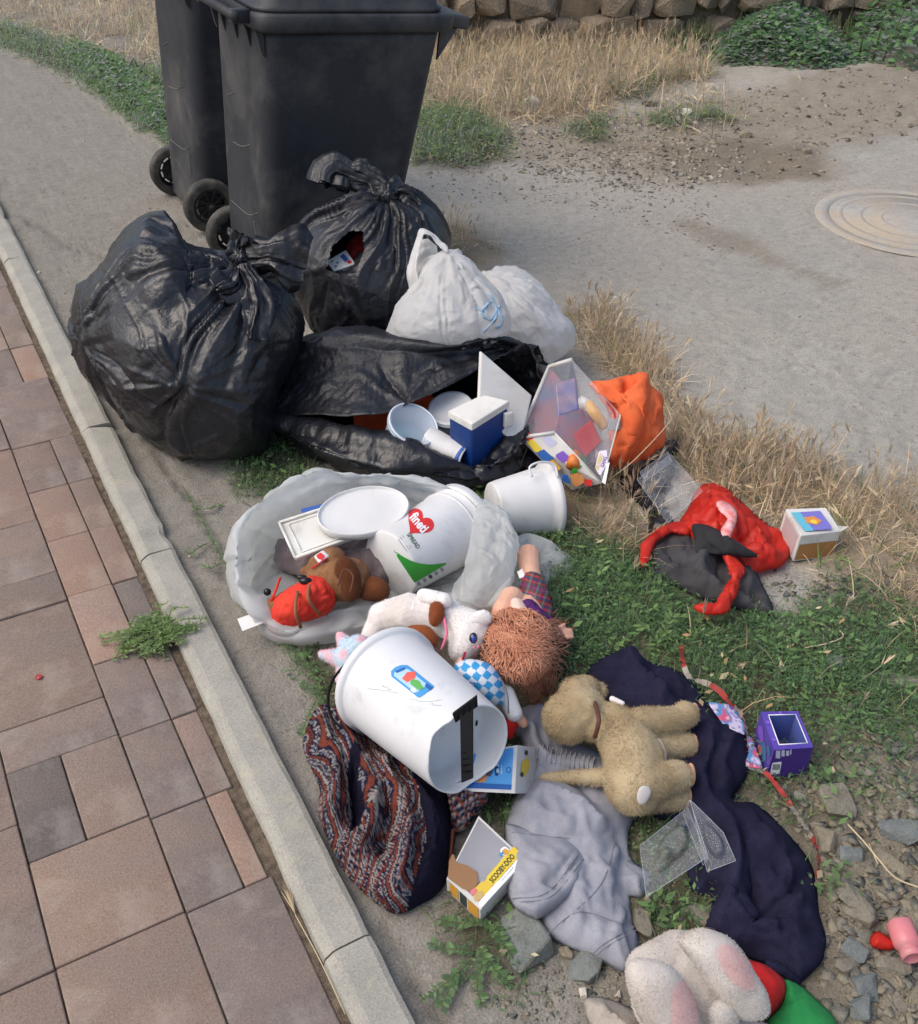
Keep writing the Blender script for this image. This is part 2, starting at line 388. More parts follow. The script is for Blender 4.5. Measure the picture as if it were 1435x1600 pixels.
# ================================================================== SETTING
def zone(pts, z=0): return [tuple(P(x, y, z)[:2]) for x, y in pts]
GREEN = [zone(z) for z in [
    [(640, 760), (760, 770), (880, 830), (1000, 870), (1090, 955), (1210, 965), (1300, 925), (1435, 960), (1500, 1130), (1370, 1175), (1290, 1190), (1190, 1225), (1120, 1150), (1000, 1010), (905, 1075), (840, 1110), (800, 1000), (850, 880)],
    [(355, 700), (470, 690), (520, 760), (420, 780), (370, 770)],
    [(430, 985), (500, 1000), (560, 1130), (500, 1120), (470, 1060)],
    [(-60, 20), (60, 52), (150, 95), (270, 112), (275, 235), (215, 200), (120, 130), (0, 72), (-80, 60)],
    [(640, 168), (740, 178), (780, 200), (795, 250), (720, 262), (640, 260)],
    [(1000, 188), (1090, 172), (1160, 190), (1050, 212)],
    [(880, 200), (960, 190), (940, 225), (890, 222)],
    [(700, 1400), (770, 1400), (840, 1480), (830, 1560), (760, 1530), (700, 1480)],
    [(990, 1400), (1120, 1405), (1110, 1470), (1000, 1460)],
    [(980, 1260), (1100, 1290), (1100, 1420), (1010, 1420)],
    [(1180, 1215), (1300, 1190), (1330, 1260), (1230, 1290)],
    [(700, 1140), (830, 1150), (850, 1260), (760, 1300), (700, 1240)],
    [(1290, 1130), (1435, 1110), (1435, 1290), (1330, 1270)],
    [(1270, 1340), (1340, 1360), (1330, 1430), (1280, 1420)],
    [(780, 160), (1000, 160), (1090, 110), (900, 120), (760, 130)],
]]
GDEN = [26000, 13000, 12000, 3200, 4200, 2600, 2200, 5200, 9000, 9000, 5200, 9000, 4200, 3000, 500]
DRY = [zone(z) for z in [
    [(880, 490), (950, 478), (1010, 540), (1060, 630), (1110, 680), (1230, 700), (1340, 735), (1400, 790), (1470, 850), (1470, 960), (1330, 940), (1250, 880), (1210, 810), (1090, 760), (1040, 720), (1050, 640), (950, 575)],
    [(800, 760), (890, 760), (990, 730), (1010, 820), (1010, 870), (900, 850)],
    [(640, 62), (760, 55), (950, 62), (1100, 78), (1110, 120), (1000, 140), (930, 190), (780, 190), (640, 165)],
    [(-80, -20), (120, -40), (275, -30), (275, 112), (150, 92), (60, 50), (-80, 20)],
    [(690, 350), (750, 360), (785, 405), (760, 425), (700, 400)],
    [(720, 170), (1000, 150), (1110, 120), (1180, 190), (1060, 240), (900, 235), (780, 220)],
    [(1300, 700), (1500, 760), (1500, 1010), (1380, 960), (1280, 900)],
    [(900, 860), (1000, 880), (1180, 970), (1435, 960), (1435, 1150), (1180, 1150), (1000, 1000)],
]]
DDEN = [7600, 4600, 1900, 1100, 2500, 330, 2200, 260]
GRAVEL = zone([(1290, 1130), (1470, 1080), (1520, 1650), (1240, 1650), (1290, 1500), (1290, 1300), (1240, 1230)])
BROWN = zone([(640, 150), (950, 180), (1250, 130), (1500, 100), (1500, 210), (1300, 230), (1280, 280), (1050, 290), (900, 265), (780, 255), (660, 265)])
CEMENT_E = [0.0]
def gvec(a, b, n, near, k=2.2):
    t = np.linspace(0, 1, n); return near+(t**k)*(b-near) if a >= near else None
xs = np.unique(np.r_[np.linspace(.30, 2.3, 210), 2.3+(np.linspace(0, 1, 110)**1.9)*9.5])
ys = np.unique(np.r_[np.linspace(-.6, .25, 12), np.linspace(.25, 3.3, 270), 3.3+(np.linspace(0, 1, 110)**1.7)*11])
GX, GY = np.meshgrid(xs, ys); q = np.c_[GX.ravel(), GY.ravel()]
def falloff(q, poly, w, ns=9, na=.05):
    return 1-ss(-w, w, sdf(q, poly)+fbm(q, ns, 4, 3)*na)
green = np.zeros(len(q)); dry = np.zeros(len(q))
for z in GREEN: green = np.maximum(green, falloff(q, z, .05))
for z in DRY[:5]: dry = np.maximum(dry, falloff(q, z, .07))
gravel = falloff(q, GRAVEL, .06); brown = falloff(q, BROWN, .15, 3, .25)
strip = 1-ss(.58, .72, q[:, 0]-np.where(q[:, 1] > 2.3, (q[:, 1]-2.3)*.55, 0)+fbm(q, 4, 4, 8)*.12)            # cemented gutter beside the kerb
midsoil = falloff(q, zone([(640, 740), (900, 760), (1100, 960), (1400, 1100), (1500, 1700), (700, 1700), (560, 1420), (470, 1100)]), .08)
road = 1-np.clip(brown+dry+midsoil+green, 0, 1)
n1 = fbm(q, 3, 5, 21); n2 = fbm(q, 22, 4, 22); n3 = fbm(q, 90, 2, 23); n4 = fbm(q, 1.1, 4, 24)
cem = np.array(lin(168, 164, 154)); cols = np.tile(cem, (len(q), 1))
cols = cols*(1+.10*n1+.10*n2)[:, None]
tan = np.array(lin(170, 163, 151)); wt = ss(.08, .2, n4+.25*n1+.12*n2)[:, None]*(q[:, :1] > .8); cols = cols*(1-wt*.6)+tan*wt*.6
farroad = ss(2.9, 4.0, q[:, 0]+.3*n4)*ss(3.6, 2.2, q[:, 1])
cols = cols*(1-.5*farroad[:, None])+np.array(lin(176, 165, 148))*.5*farroad[:, None]
def lay(c, w, v=.2):
    global cols
    c = np.array(lin(*c))*(1+v*n2+.15*n3)[:, None]; w = np.clip(w, 0, 1)[:, None]; cols = cols*(1-w)+c*w
lay((146, 136, 120), brown*.8); lay((120, 110, 93), midsoil*.9); lay((150, 130, 100), dry*.7); lay((72, 70, 50), green*.85); lay((134, 126, 110), gravel*.9)
lay((146, 141, 131), strip*(1-green), .1)
scar = falloff(q, zone([(1040, 330), (1150, 360), (1260, 410), (1340, 440), (1300, 450), (1180, 405), (1040, 350)]), .06, 6, .12); lay((128, 116, 98), scar*.5)
edge = falloff(q, zone([(1000, 225), (1270, 225), (1290, 275), (1180, 290), (1020, 270)]), .08, 5, .15); lay((118, 106, 88), edge*.6)
z = .006*n1+.006*n2*(1-strip*.6)+.0035*n3*(1-strip*.7)+.02*brown*(fbm(q, 2.5, 4, 31)+.4)+.012*brown*np.maximum(0, fbm(q, 9, 4, 36))*2+.05*falloff(q, zone([(1180, 118), (1300, 105), (1520, 90), (1520, 165), (1250, 165)]), .3)
z += green*(.006+.008*fbm(q, 8, 3, 33)+.01*ss(.6, 1.2, q[:, 0]))+dry*(.012+.012*fbm(q, 7, 3, 34))+gravel*.008*fbm(q, 18, 4, 35, True)
z += np.clip(q[:, 0]-6, 0, 20)*.02
ck = np.abs(fbm(q, 5.5, 4, 91)); ck2 = np.abs(fbm(q, 13, 3, 92)); cw = ss(-.1, .25, fbm(q, 1.8, 2, 93)); g_ = np.exp(-(ck/.012)**2)*.7+np.exp(-(ck2/.018)**2)*.45; g_ = g_*cw*(1-green)*(1-brown*.5); z -= g_*.005; cols = cols*(1-.22*g_)[:, None]
crk = [[(0, 330), (60, 350), (110, 385), (165, 400), (215, 425)], [(240, 700), (330, 830), (350, 900)], [(600, 1440), (640, 1520), (700, 1600)]]
for c in crk:
    d, _ = segdist(q, catmull([P(x, y)[:2] for x, y in c], 20), False); d = d+np.abs(fbm(q, 18, 3, 5))*.03; g = np.exp(-(d/.014)**2); z -= .012*g; cols *= (1-.30*g)[:, None]
# tyre tracks pressed into the dust of the road
for (a, b, c_, wd) in [((1225, 500), (1330, 545), (1460, 545), .05), ((1060, 330), (1180, 395), (1330, 440), .05), ((1250, 575), (1350, 590), (1470, 580), .05)]:
    path = catmull([P(*a)[:2], P(*b)[:2], P(*c_)[:2]], 60); d, near = segdist(q, path, False)
    L = np.linalg.norm(near-path[0], axis=1); g = np.exp(-(d/wd)**4)*ss(-.2, .3, fbm(q, 3, 3, 7)+.2); trd = np.sin((L+d*.8)*170)
    z += g*trd*.0035; cols *= (1+.10*g*trd)[:, None]
zg = np.interp(q[:, 0], [.30, .42], [-.004, 0]); z += zg-.004
gz = z.reshape(GX.shape)
def gh(x, y):
    x = np.atleast_1d(x); y = np.atleast_1d(y); i = np.clip(np.searchsorted(ys, y)-1, 0, len(ys)-2); j = np.clip(np.searchsorted(xs, x)-1, 0, len(xs)-2)
    u = np.clip((x-xs[j])/(xs[j+1]-xs[j]), 0, 1); v = np.clip((y-ys[i])/(ys[i+1]-ys[i]), 0, 1)
    return (gz[i, j]*(1-u)+gz[i, j+1]*u)*(1-v)+(gz[i+1, j]*(1-u)+gz[i+1, j+1]*u)*v
ii, jj = np.meshgrid(np.arange(len(ys)-1), np.arange(len(xs)-1), indexing='ij'); nx = len(xs); b0 = (ii*nx+jj).ravel()
F = np.c_[b0, b0+1, b0+nx+1, b0+nx]
mg = mat('dusty_ground', (1, 1, 1), (.84, .83, .81), 30, .95, attr='Col', bump=.8, bs=200, bd=6, dirt=lin(100, 92, 78), dsc=40, damt=.5, dlo=.57, dhi=.70, fine=.22, fs=300, speck=.8, sps=260, spec=.2)
o = obj('ground', np.c_[q, z], F, mg, None, col=cols, base=False); o['kind'] = 'structure'
# the land going on beyond the near field
V = np.array([(-60, -40, -.09), (90, -40, -.09), (90, 90, -.09), (-60, 90, -.09)]); 
o = obj('terrain', V, [(0, 1, 2, 3)], mat('far_earth', lin(140, 125, 100), lin(110, 100, 80), 1.5, .95, bump=.4, bs=20), None, base=False); o['kind'] = 'structure'

# ---- pavement of concrete pavers
pav = bpy.data.objects.new('pavement', None); COL.objects.link(pav); pav['kind'] = 'structure'
rows = []
def pv(x0, x1, y0, y1, c=None): rows.append((x0, x1, y0, y1, c))
A0, A1 = -.106, .097
PK, GR, MX, OR = (146, 117, 104), (108, 98, 93), (128, 106, 97), (156, 118, 98)
pv(A0, A1, .80, 1.012, MX); pv(A1, .243, .60, 1.008, (124, 104, 98)); pv(A0, A1, .60, .80, OR); pv(A1, .243, .36, .60, PK); pv(A0, A1, .30, .60, GR)
pv(A0, A1, 1.012, 1.222, (142, 114, 99)); pv(A0, -.010, 1.222, 1.430, (92, 87, 85)); pv(-.010, A1, 1.222, 1.430, (128, 108, 100)); pv(A0, A1, 1.430, 1.541, (140, 113, 100))
pv(A0, A1, 1.541, 1.862, (118, 102, 94)); pv(A0, A1, 1.862, 1.972, (112, 100, 95)); pv(A0, A1, 1.972, 2.19, (148, 118, 102)); pv(A0, A1, 2.19, 2.54, (150, 118, 106)); pv(A0, A1, 2.54, 2.76, PK)
pv(A0, A1, 2.76, 2.98, MX); pv(A0, A1, 2.98, 3.3, PK); pv(A0, A1, 3.3, 3.6, PK); pv(A0, A1, 3.6, 4.0, MX); pv(A0, A1, 4.0, 4.5, MX)
B1 = .195
for y0, y1, c, c2, xe in [(1.008, 1.212, MX, OR, .236), (1.212, 1.42, MX, (150, 114, 98), .246), (1.42, 1.635, (130, 106, 98), MX, .248), (1.635, 1.87, (154, 120, 104), GR, .252), (1.87, 2.09, OR, (138, 108, 98), .255),
                          (2.09, 2.31, (146, 112, 98), (116, 98, 92), .256), (2.31, 2.54, (140, 108, 94), (128, 104, 98), .258), (2.89, 3.12, MX, OR, .266), (3.12, 3.36, PK, GR, .268), (3.36, 3.6, MX, PK, .27), (3.6, 3.85, PK, MX, .275), (3.85, 4.1, MX, MX, .276), (4.1, 4.4, MX, PK, .276)]:
    pv(A1, B1, y0, y1, c); pv(B1, xe, y0, y1, c2)
pv(A1, .262, 2.54, 2.89, (136, 110, 104))
y = .2
for L_, c in [(.33, MX), (.22, GR), (.26, MX), (.30, (152, 118, 98)), (.22, MX), (.33, PK), (.2, GR), (.3, MX), (.3, MX), (.3, PK), (.3, MX), (.4, MX)]:
    pv(A0-.205, A0, y, y+L_, c); pv(A0-.41, A0-.205, y-.1, y+L_-.1, MX); y += L_
rr_ = random.Random(3)
for cx0 in (-.715, -.92, -1.125, -1.33):
    y = -.1+rr_.random()*.2
    while y < 4.6: L_ = rr_.choice([.2, .2, .3, .11]); pv(cx0, cx0+.205, y, y+L_, rr_.choice([MX, PK, MX, GR, OR])); y += L_
for y0 in (4.5, 4.8, 5.1): pv(A0, A1, y0, y0+.3, MX); pv(A0-.205, A0, y0, y0+.3, PK); pv(A1, .28, y0, y0+.3, MX)
for k, (x0, x1, y0, y1, c) in enumerate(rows):
    g = .0013; t = RNG.normal(0, .0009, 3)
    V, F = box8(x0+g, x1-g, y0+g, y1-g, -.06, .0, .0030, 2)
    cx, cy = (x0+x1)/2, (y0+y1)/2; V = np.array(V); yaw = RNG.normal(0, .0022); dx, dy = V[:, 0]-cx, V[:, 1]-cy
    V[:, 0], V[:, 1] = cx+dx-yaw*dy, cy+dy+yaw*dx; top = V[:, 2] > -.03; V[:, 2] += top*(t[0]+t[1]*dx*8+t[2]*dy*8)
    c3 = np.array(lin(*c)); c3 = .55*c3+.45*np.array(lin(130, 108, 97)); c3 = (c3*.54+c3.mean()*.46)*np.array([1.30, 1.25, 1.14])*(1+RNG.normal(0, .03)); c4 = c3*(np.array([.72, .77, .82]) if RNG.random() < .6 else np.array([1.07, .98, .90]))*(1+RNG.normal(0, .03))
    m = mat('paver_%d' % (k), tuple(c3), tuple(c4), 4+RNG.random()*5, .9, bump=.6, bs=420, bd=6, dirt=lin(186, 174, 160), dsc=7, damt=.5, dlo=.50, dhi=.74, fine=.18, fs=260, speck=.4, sps=420, spec=.25)
    obj('paver', V-np.array([cx, cy, 0]), F, m, pav).location = (cx, cy, 0)
sand = mat('joint_sand', lin(120, 106, 90), lin(84, 74, 64), 60, 1, bump=.8, bs=300, fine=.3, fs=500, spec=.1)
xs2 = np.linspace(-1.36, .33, 110); ys2 = np.linspace(-.2, 5.5, 420); SX, SY = np.meshgrid(xs2, ys2); s2 = np.c_[SX.ravel(), SY.ravel()]
zz = -.0065+.004*fbm(s2, 40, 3, 2)+.005*ss(.22, .27, s2[:, 0])*ss(-.3, .4, fbm(s2, 3, 2, 4)+.2); b0 = (np.arange(419)[:, None]*110+np.arange(109)).ravel()
o = obj('joint_bed', np.c_[s2, zz], np.c_[b0, b0+1, b0+111, b0+110], sand, None, base=False); o['kind'] = 'structure'

# ---- kerb
kerb = bpy.data.objects.new('kerb', None); COL.objects.link(kerb); kerb['kind'] = 'structure'
ky = [-.05, .36, .818, 1.49, 1.86, 1.9, 2.52, 3.365, 3.78, 4.6, 5.4, 6.2]
ky = [-.10, .358, .823, 1.905, 2.517, 3.78, 4.9, 6.0, 7.2]
KX = lambda y: .255+.0115*(y-.72)
for k in range(len(ky)-1):
    y0, y1 = ky[k]+.002, ky[k+1]-.002; xa = KX((y0+y1)/2); ang = -.0115; W_ = .082; Hh = .024
    n = 26; V = []; Y = np.linspace(y0, y1, n); prof = [(0, -.05), (0, .001), (.0025, .012), (.016, Hh-.002), (.022, Hh), (W_-.012, Hh), (W_-.003, Hh-.004), (W_, Hh-.014), (W_, -.05)]
    prof = np.array(prof)
    for yy in Y:
        e = 1 if 0 < abs(yy-y0) < 9 else 1
        for (px_, pz_) in prof: V.append((KX(yy)+px_, yy, pz_))
    V = np.array(V); chip = fbm(V, 30, 3, 40+k)*.0022+fbm(V, 9, 2, 50+k)*.0015; V[:, 0] += chip; V[:, 2] += np.where(V[:, 2] > 0, -np.abs(fbm(V, 22, 3, 60+k))*.003, 0)+RNG.normal(0, .0008)
    big = ss(.35, .6, fbm(V, 11, 3, 70+k)); m_ = (V[:, 2] > .005) & (V[:, 0] > KX(V[:, 1])+W_-.02); V[:, 2] -= m_*big*.014; V[:, 0] -= m_*big*.008
    npf = len(prof); F = [(i*npf+j, i*npf+j+1, (i+1)*npf+j+1, (i+1)*npf+j) for i in range(n-1) for j in range(npf-1)]
    F = [f[::-1] for f in F]; F += [tuple(range(npf)), tuple(range((n-1)*npf, n*npf))[::-1]]
    obj('kerb_stone', V, F, mat('kerb_concrete', lin(168, 164, 152), lin(154, 151, 141), 14, .9, bump=.5, bs=380, bd=6, dirt=lin(182, 174, 146), dsc=26, damt=.5, dlo=.56, dhi=.7, fine=.15, fs=300, speck=.6, sps=400, spec=.25), kerb, smooth=False)

# ---- manhole cover in the road
th_ = thing('manhole_cover', 'round grey concrete manhole cover half buried in the dusty road', 'manhole cover')
c0 = P(1425, 345); mc = mat('manhole_concrete', lin(172, 170, 164), lin(160, 157, 150), 20, .9, bump=.5, bs=200, speck=.6, sps=260, dirt=lin(172, 160, 142), dsc=4, damt=.95, dlo=.40, dhi=.56)
def flat(r0, r1, z0, seg=72):
    return lathe([(0, r0), (1, r0+.004), (1, r1-.004), (0, r1)], c0+[0, 0, -.004], c0+[0, 0, z0*.16], seg)
obj('rim', *flat(.33, .385, .012), mc, th_)
for k, (a, b) in enumerate([(.27, .30), (.19, .215), (.11, .13)]): obj('raised_ring', *flat(a, b, .010), mc, th_)
obj('disc', *lathe([(0, .325), (1, .325), (1, .001)], c0+[0, 0, -.01], c0+[0, 0, .0008], 72), mc, th_)

# ---- rubble wall at the top
wl = thing('stone_wall', 'rough rubble stone wall behind the dry grass and ivy', 'wall')
WA, WB = P(560, 78), P(1560, 48); wd = (WB-WA)/np.linalg.norm(WB-WA); wn = np.array([-wd[1], wd[0], 0]); wl_len = np.linalg.norm(WB-WA)
mort = mat('wall_mortar', lin(140, 124, 104), lin(112, 100, 84), 8, 1, bump=.9, bs=60)
V = [WA+wn*.035, WB+wn*.035, WB+wn*.5, WA+wn*.5]; V = np.array([v*[1, 1, 0]+[0, 0, zz_] for zz_ in (-.15, 1.0) for v in V])
obj('mortar_core', V, HF, mort, wl, smooth=False)
stm = [mat('wall_stone_%d' % k, tuple(.5*1.5*np.array(lin(*a))+.5*np.array(lin(160, 142, 118))), tuple(1.5*np.array(lin(*b))), 9, .95, bump=.9, bs=60, bd=7, fine=.15, fs=120) for k, (a, b) in enumerate([((140, 124, 104), (110, 98, 82)), ((124, 112, 98), (98, 90, 78)), ((152, 134, 110), (120, 106, 88))])]
xx = 0; zr = 0
def hull(n, sx, sy, sz, seed, sq=.6):
    r = np.random.default_rng(seed); p = r.normal(size=(n, 3)); p /= np.linalg.norm(p, axis=1)[:, None]; p = np.sign(p)*np.abs(p)**sq*np.array([sx, sy, sz])
    bm = bmesh.new(); [bm.verts.new(v) for v in p]; bmesh.ops.convex_hull(bm, input=bm.verts)
    bmesh.ops.delete(bm, geom=[v for v in bm.verts if not v.link_faces], context='VERTS')
    bm.verts.index_update(); V = np.array([v.co[:] for v in bm.verts]); F = [[v.index for v in f.verts] for f in bm.faces]; bm.free(); return V, F
HU = [hull(22, .5, .5, .5, 100+k) for k in range(14)]
row_z = 0.0; k = 0
for hrow in (.16, .2, .18, .2, .2):
    xx = RNG.random()*.1
    while xx < wl_len:
        L_ = .10+RNG.random()**1.5*.34; V, F = HU[(k*5+int(row_z*10)) % 14]; s = np.array([L_*1.1, .22, hrow*(.8+.5*RNG.random())]); p = V*s
        p = p+np.array([xx+L_/2, RNG.random()*.05, row_z+hrow/2+RNG.normal(0, .01)]); W = WA*[1, 1, 0]+p[:, :1]*wd+p[:, 1:2]*wn+np.array([0, 0, 1])*p[:, 2:3]
        obj('stone', W, F, stm[k % 3], wl, smooth=False); xx += L_; k += 1
    row_z += hrow*.96

# ------------------------------------------------------------------ vegetation
def sample(poly, n, rng, nz=None, thr=0.0):
    poly = np.array(poly); lo, hi = poly.min(0), poly.max(0); out = []; n = max(int(n), 2)
    tot = 0
    while tot < n:
        p = lo+(hi-lo)*rng.random((max(n, 200)*2, 2)); s_ = sdf(p, poly); k = s_ < rng.normal(0, .03, len(p))
        if nz: k &= fbm(p, nz, 3, 77)+rng.random(len(p))*.7 > thr
        out.append(p[k]); tot += k.sum()
    return np.vstack(out)[:n]
def area(poly):
    p = np.array(poly); return .5*abs(np.dot(p[:, 0], np.roll(p[:, 1], 1))-np.dot(p[:, 1], np.roll(p[:, 0], 1)))
def blades(p, L, W, lean, rng, pal, segs=3, droop=.5, z=None):
    n = len(p); z = gh(p[:, 0], p[:, 1]) if z is None else z; h = rng.random(n)*2*np.pi; le = np.abs(rng.normal(0, lean, n)); L = L*(.5+rng.random(n)); W = W*(.6+.8*rng.random(n))
    hd = np.c_[np.cos(h), np.sin(h)]; side = np.c_[-np.sin(h), np.cos(h), np.zeros(n)]; tw = rng.normal(0, .7, n); side[:, 2] = np.sin(tw)*.6
    V = []
    for k in range(segs+1):
        t = k/segs; a = np.clip(le+droop*t*le*1.2+droop*t*.4, 0, 1.75); r = L*t
        c = np.c_[p+hd*(np.sin(a)*r)[:, None], z+np.cos(a)*r*(1-.0*t)]; c[:, 2] = np.maximum(c[:, 2], z+.001)
        w_ = W*(1-t**1.6)*.5+W*.04; V += [c-side*w_[:, None], c+side*w_[:, None]]
    V = np.stack(V, 1); m = 2*(segs+1); base = np.arange(n)[:, None]*m
    F = np.vstack([np.c_[base+2*k, base+2*k+1, base+2*k+3, base+2*k+2] for k in range(segs)])
    pal = np.array([lin(*c) for c in pal]); c = pal[rng.integers(0, len(pal), n)]*(.75+.5*rng.random((n, 1)))*(1+.35*fbm(p, 5, 3, 9))[:, None]
    return V.reshape(-1, 3), F, np.repeat(c, m, 0)
def vstack_meshes(L_):
    V, F, C, o = [], [], [], 0
    for v, f, c in L_: V.append(v); F.append(f+o); C.append(c); o += len(v)
    return np.vstack(V), np.vstack(F), np.vstack(C)
mleaf = mat('leaf', (1, 1, 1), attr='Col', rough=.55, spec=.35, transl=.25)
mstraw = mat('straw', (1, 1, 1), attr='Col', rough=.75, spec=.2, transl=.2)
GP = [(92, 122, 58), (76, 106, 52), (108, 136, 68), (66, 94, 50), (122, 142, 80)]
GPD = [(72, 104, 58), (86, 118, 68), (62, 92, 54), (102, 130, 80)]
parts_ = []
def leafy(p, n_leaf, spread, lsz, rng, pal, zj=.02):
    """small oval leaves in sprigs around each point"""
    n = len(p); pp = np.repeat(p, n_leaf, 0); N = len(pp); off = rng.normal(0, spread, (N, 2)); pp = pp+off
    z = gh(pp[:, 0], pp[:, 1])+np.abs(rng.normal(0, zj, N))+.003; h = rng.random(N)*2*np.pi; d = np.c_[np.cos(h), np.sin(h), rng.normal(.15, .35, N)]; d /= np.linalg.norm(d, axis=1)[:, None]
    s = np.cross(d, [0, 0, 1.])+rng.normal(0, .25, (N, 3)); s /= np.linalg.norm(s, axis=1)[:, None]; L = (lsz*(.5+rng.random(N)))[:, None]; c = np.c_[pp, z]
    V = np.stack([c, c+d*L*.45+s*L*.22, c+d*L, c+d*L*.45-s*L*.22], 1); F = np.arange(N*4).reshape(-1, 4)
    pal = np.array([lin(*q_) for q_ in pal]); cc = pal[rng.integers(0, len(pal), N)]*(.7+.6*rng.random((N, 1)))
    return V.reshape(-1, 3), F, np.repeat(cc, 4, 0)
for k, (poly, den) in enumerate(zip(GREEN, GDEN)):
    r = np.random.default_rng(200+k); n = int(area(poly)*den); far = k in (3, 4, 5, 6, 14)
    p = sample(poly, n if k else int(n*.85), r, 7, .25); sc = 1.0 if not far else 2.0
    parts_.append(blades(p, .032*sc, .0021*sc, .8, r, GP if far else GPD+GP[:2], 3, .7))
    p = sample(poly, n//6, r, 9, .0); parts_.append(leafy(p, 9, .012*sc, .009*sc, r, GP if far else GPD, .012*sc))
    if not far:
        p = sample(poly, n//90, r, 5, .3); parts_.append(leafy(p, 10, .016, .019, r, [(112, 142, 80), (96, 128, 70), (84, 112, 62)], .014))
        p = sample(poly, n//160, r, 2, -.5); parts_.append(leafy(p, 1, .01, .020, r, [(196, 168, 128), (176, 140, 96), (206, 190, 150)], .02))
        p = sample(poly, n//50, r, 6, 0); parts_.append(blades(p, .05, .0018, .9, r, [(150, 135, 95), (120, 120, 75)], 3, .6))
V, F, C = vstack_meshes(parts_)
o = obj('grass', V, F, mleaf, None, col=C, base=False); tag(o, 'low green knotgrass and short grass growing among the rubbish', 'grass', kind='stuff')
# dry straw
SP = [(210, 186, 148), (190, 164, 126), (224, 206, 170), (168, 146, 114), (200, 172, 134)]
def heads(p, L, rng, pal, hl=.022, lean=.45):
    """thin stalk carrying a bristly barley-like head"""
    n = len(p); z = gh(p[:, 0], p[:, 1]); h = rng.random(n)*2*np.pi; a = np.abs(rng.normal(0, lean, n)); L = L*(.6+.7*rng.random(n)); d = np.c_[np.cos(h)*np.sin(a), np.sin(h)*np.sin(a), np.cos(a)]
    b = np.c_[p, z]; t = b+d*L[:, None]; s = np.cross(d, rng.normal(size=(n, 3))); s /= np.linalg.norm(s, axis=1)[:, None]; w = .0009
    V = [np.stack([b-s*w, b+s*w, t+s*w, t-s*w], 1)]
    for k in range(9):
        e = d+rng.normal(0, .16, (n, 3)); e /= np.linalg.norm(e, axis=1)[:, None]; st = t+d*(k/9*hl*.8)[:, None] if not np.isscalar(hl) else t+d*(k/9*hl*.8)
        q_ = np.cross(e, rng.normal(size=(n, 3))); q_ /= np.linalg.norm(q_, axis=1)[:, None]; l = hl*(.7+.5*rng.random((n, 1)))
        V.append(np.stack([st, st+e*l*.3+q_*.0016, st+e*l, st+e*l*.3-q_*.0016], 1))
    m = len(V); V = np.concatenate(V, 1).reshape(-1, 3); F = np.arange(n*m*4).reshape(-1, 4); pal = np.array([lin(*c) for c in pal])
    return V, F, np.repeat(pal[rng.integers(0, len(pal), n)]*(.85+.3*rng.random((n, 1))), m*4, 0)
parts_ = []
for k, (poly, den) in enumerate(zip(DRY, DDEN)):
    r = np.random.default_rng(300+k); n = int(area(poly)*den*(.95 if k != 2 else 1.3)); far = k in (2, 3, 5); f1 = 1.5 if far else 1
    parts_.append(blades(sample(poly, int(n*1.1), r, 5, .35 if k else .2), .075*f1*1.2, .0022*(1.9 if far else 1), 1.75, r, SP+[(150, 130, 100), (128, 112, 84)], 3, .35))
    parts_.append(blades(sample(poly, n//3, r, 3 if far else 5, .45), (.085 if k else .06)*f1*1.1, .0018*(1.7 if far else 1), .7, r, SP, 3, .9))
    parts_.append(heads(sample(poly, n//14, r, 5, .2), .065*f1*1.15, r, SP, .028*f1, .8))
    parts_.append(heads(sample(poly, n//7, r, 5, .2), .06*f1, r, SP, .028*f1, 1.35))
    if k in (0, 1, 4): parts_.append(blades(sample(poly, n//7, r, 8, .3), .06, .003, .6, r, GP, 3, .5))
    if far: parts_.append(blades(sample(poly, n//5, r, 3, .35), .10, .005, .6, r, GP+[(140, 140, 90)], 3, .5))
V, F, C = vstack_meshes(parts_)
o = obj('dry_grass', V, F, mstraw, None, col=C, base=False); tag(o, 'bleached straw and dry barley grass in tangled clumps', 'dry grass', kind='stuff')

# leafy bush by the wall
def bush(name, label, poly, n, lsz, hgt, seed, pal, group=None):
    r = np.random.default_rng(seed); p = sample(zone(poly), n, r, 3, -.35); s_ = sdf(p, np.array(zone(poly))); h = hgt*(1-np.exp(np.minimum(s_, 0)*4))*(1+.5*fbm(p, 2.5, 3, seed)); z = gh(p[:, 0], p[:, 1])+h*(.35+.65*r.random(n)**.5)+.01
    hd = r.random(n)*2*np.pi; up = np.c_[r.normal(0, .45, n), r.normal(0, .45, n), np.ones(n)]; up /= np.linalg.norm(up, axis=1)[:, None]
    d = np.c_[np.cos(hd), np.sin(hd), r.normal(-.2, .3, n)]; d -= up*(d*up).sum(1)[:, None]; d /= np.linalg.norm(d, axis=1)[:, None]; s = np.cross(up, d); L = (lsz*(.5+r.random(n)))[:, None]; c = np.c_[p, z]
    V = np.stack([c, c+d*L*.3+s*L*.33+up*L*.06, c+d*L*.7+s*L*.25+up*L*.05, c+d*L, c+d*L*.7-s*L*.25+up*L*.05, c+d*L*.3-s*L*.33+up*L*.06], 1).reshape(-1, 3)
    b = np.arange(n)[:, None]*6; F = np.vstack([b+[0, 1, 2, 3], b+[0, 3, 4, 5]]); pal = np.array([lin(*q_) for q_ in pal]); C = np.repeat(pal[r.integers(0, len(pal), n)]*(.7+.6*r.random((n, 1))), 6, 0)
    o = thing(name, label, 'shrub', group); obj('foliage', V, F, mleaf, o, col=C, kind='stuff')
    st = [tube([[x, y_, gh(x, y_)[0]-.01], [x+r.normal(0, .04), y_+r.normal(0, .04), gh(x, y_)[0]+hgt*.7]], [.006, .003], 5) for x, y_ in p[:40]]
    V, F = merge(*st); obj('stems', V, F, mat('stem', lin(70, 80, 45), rough=.8), o, kind='stuff'); return o
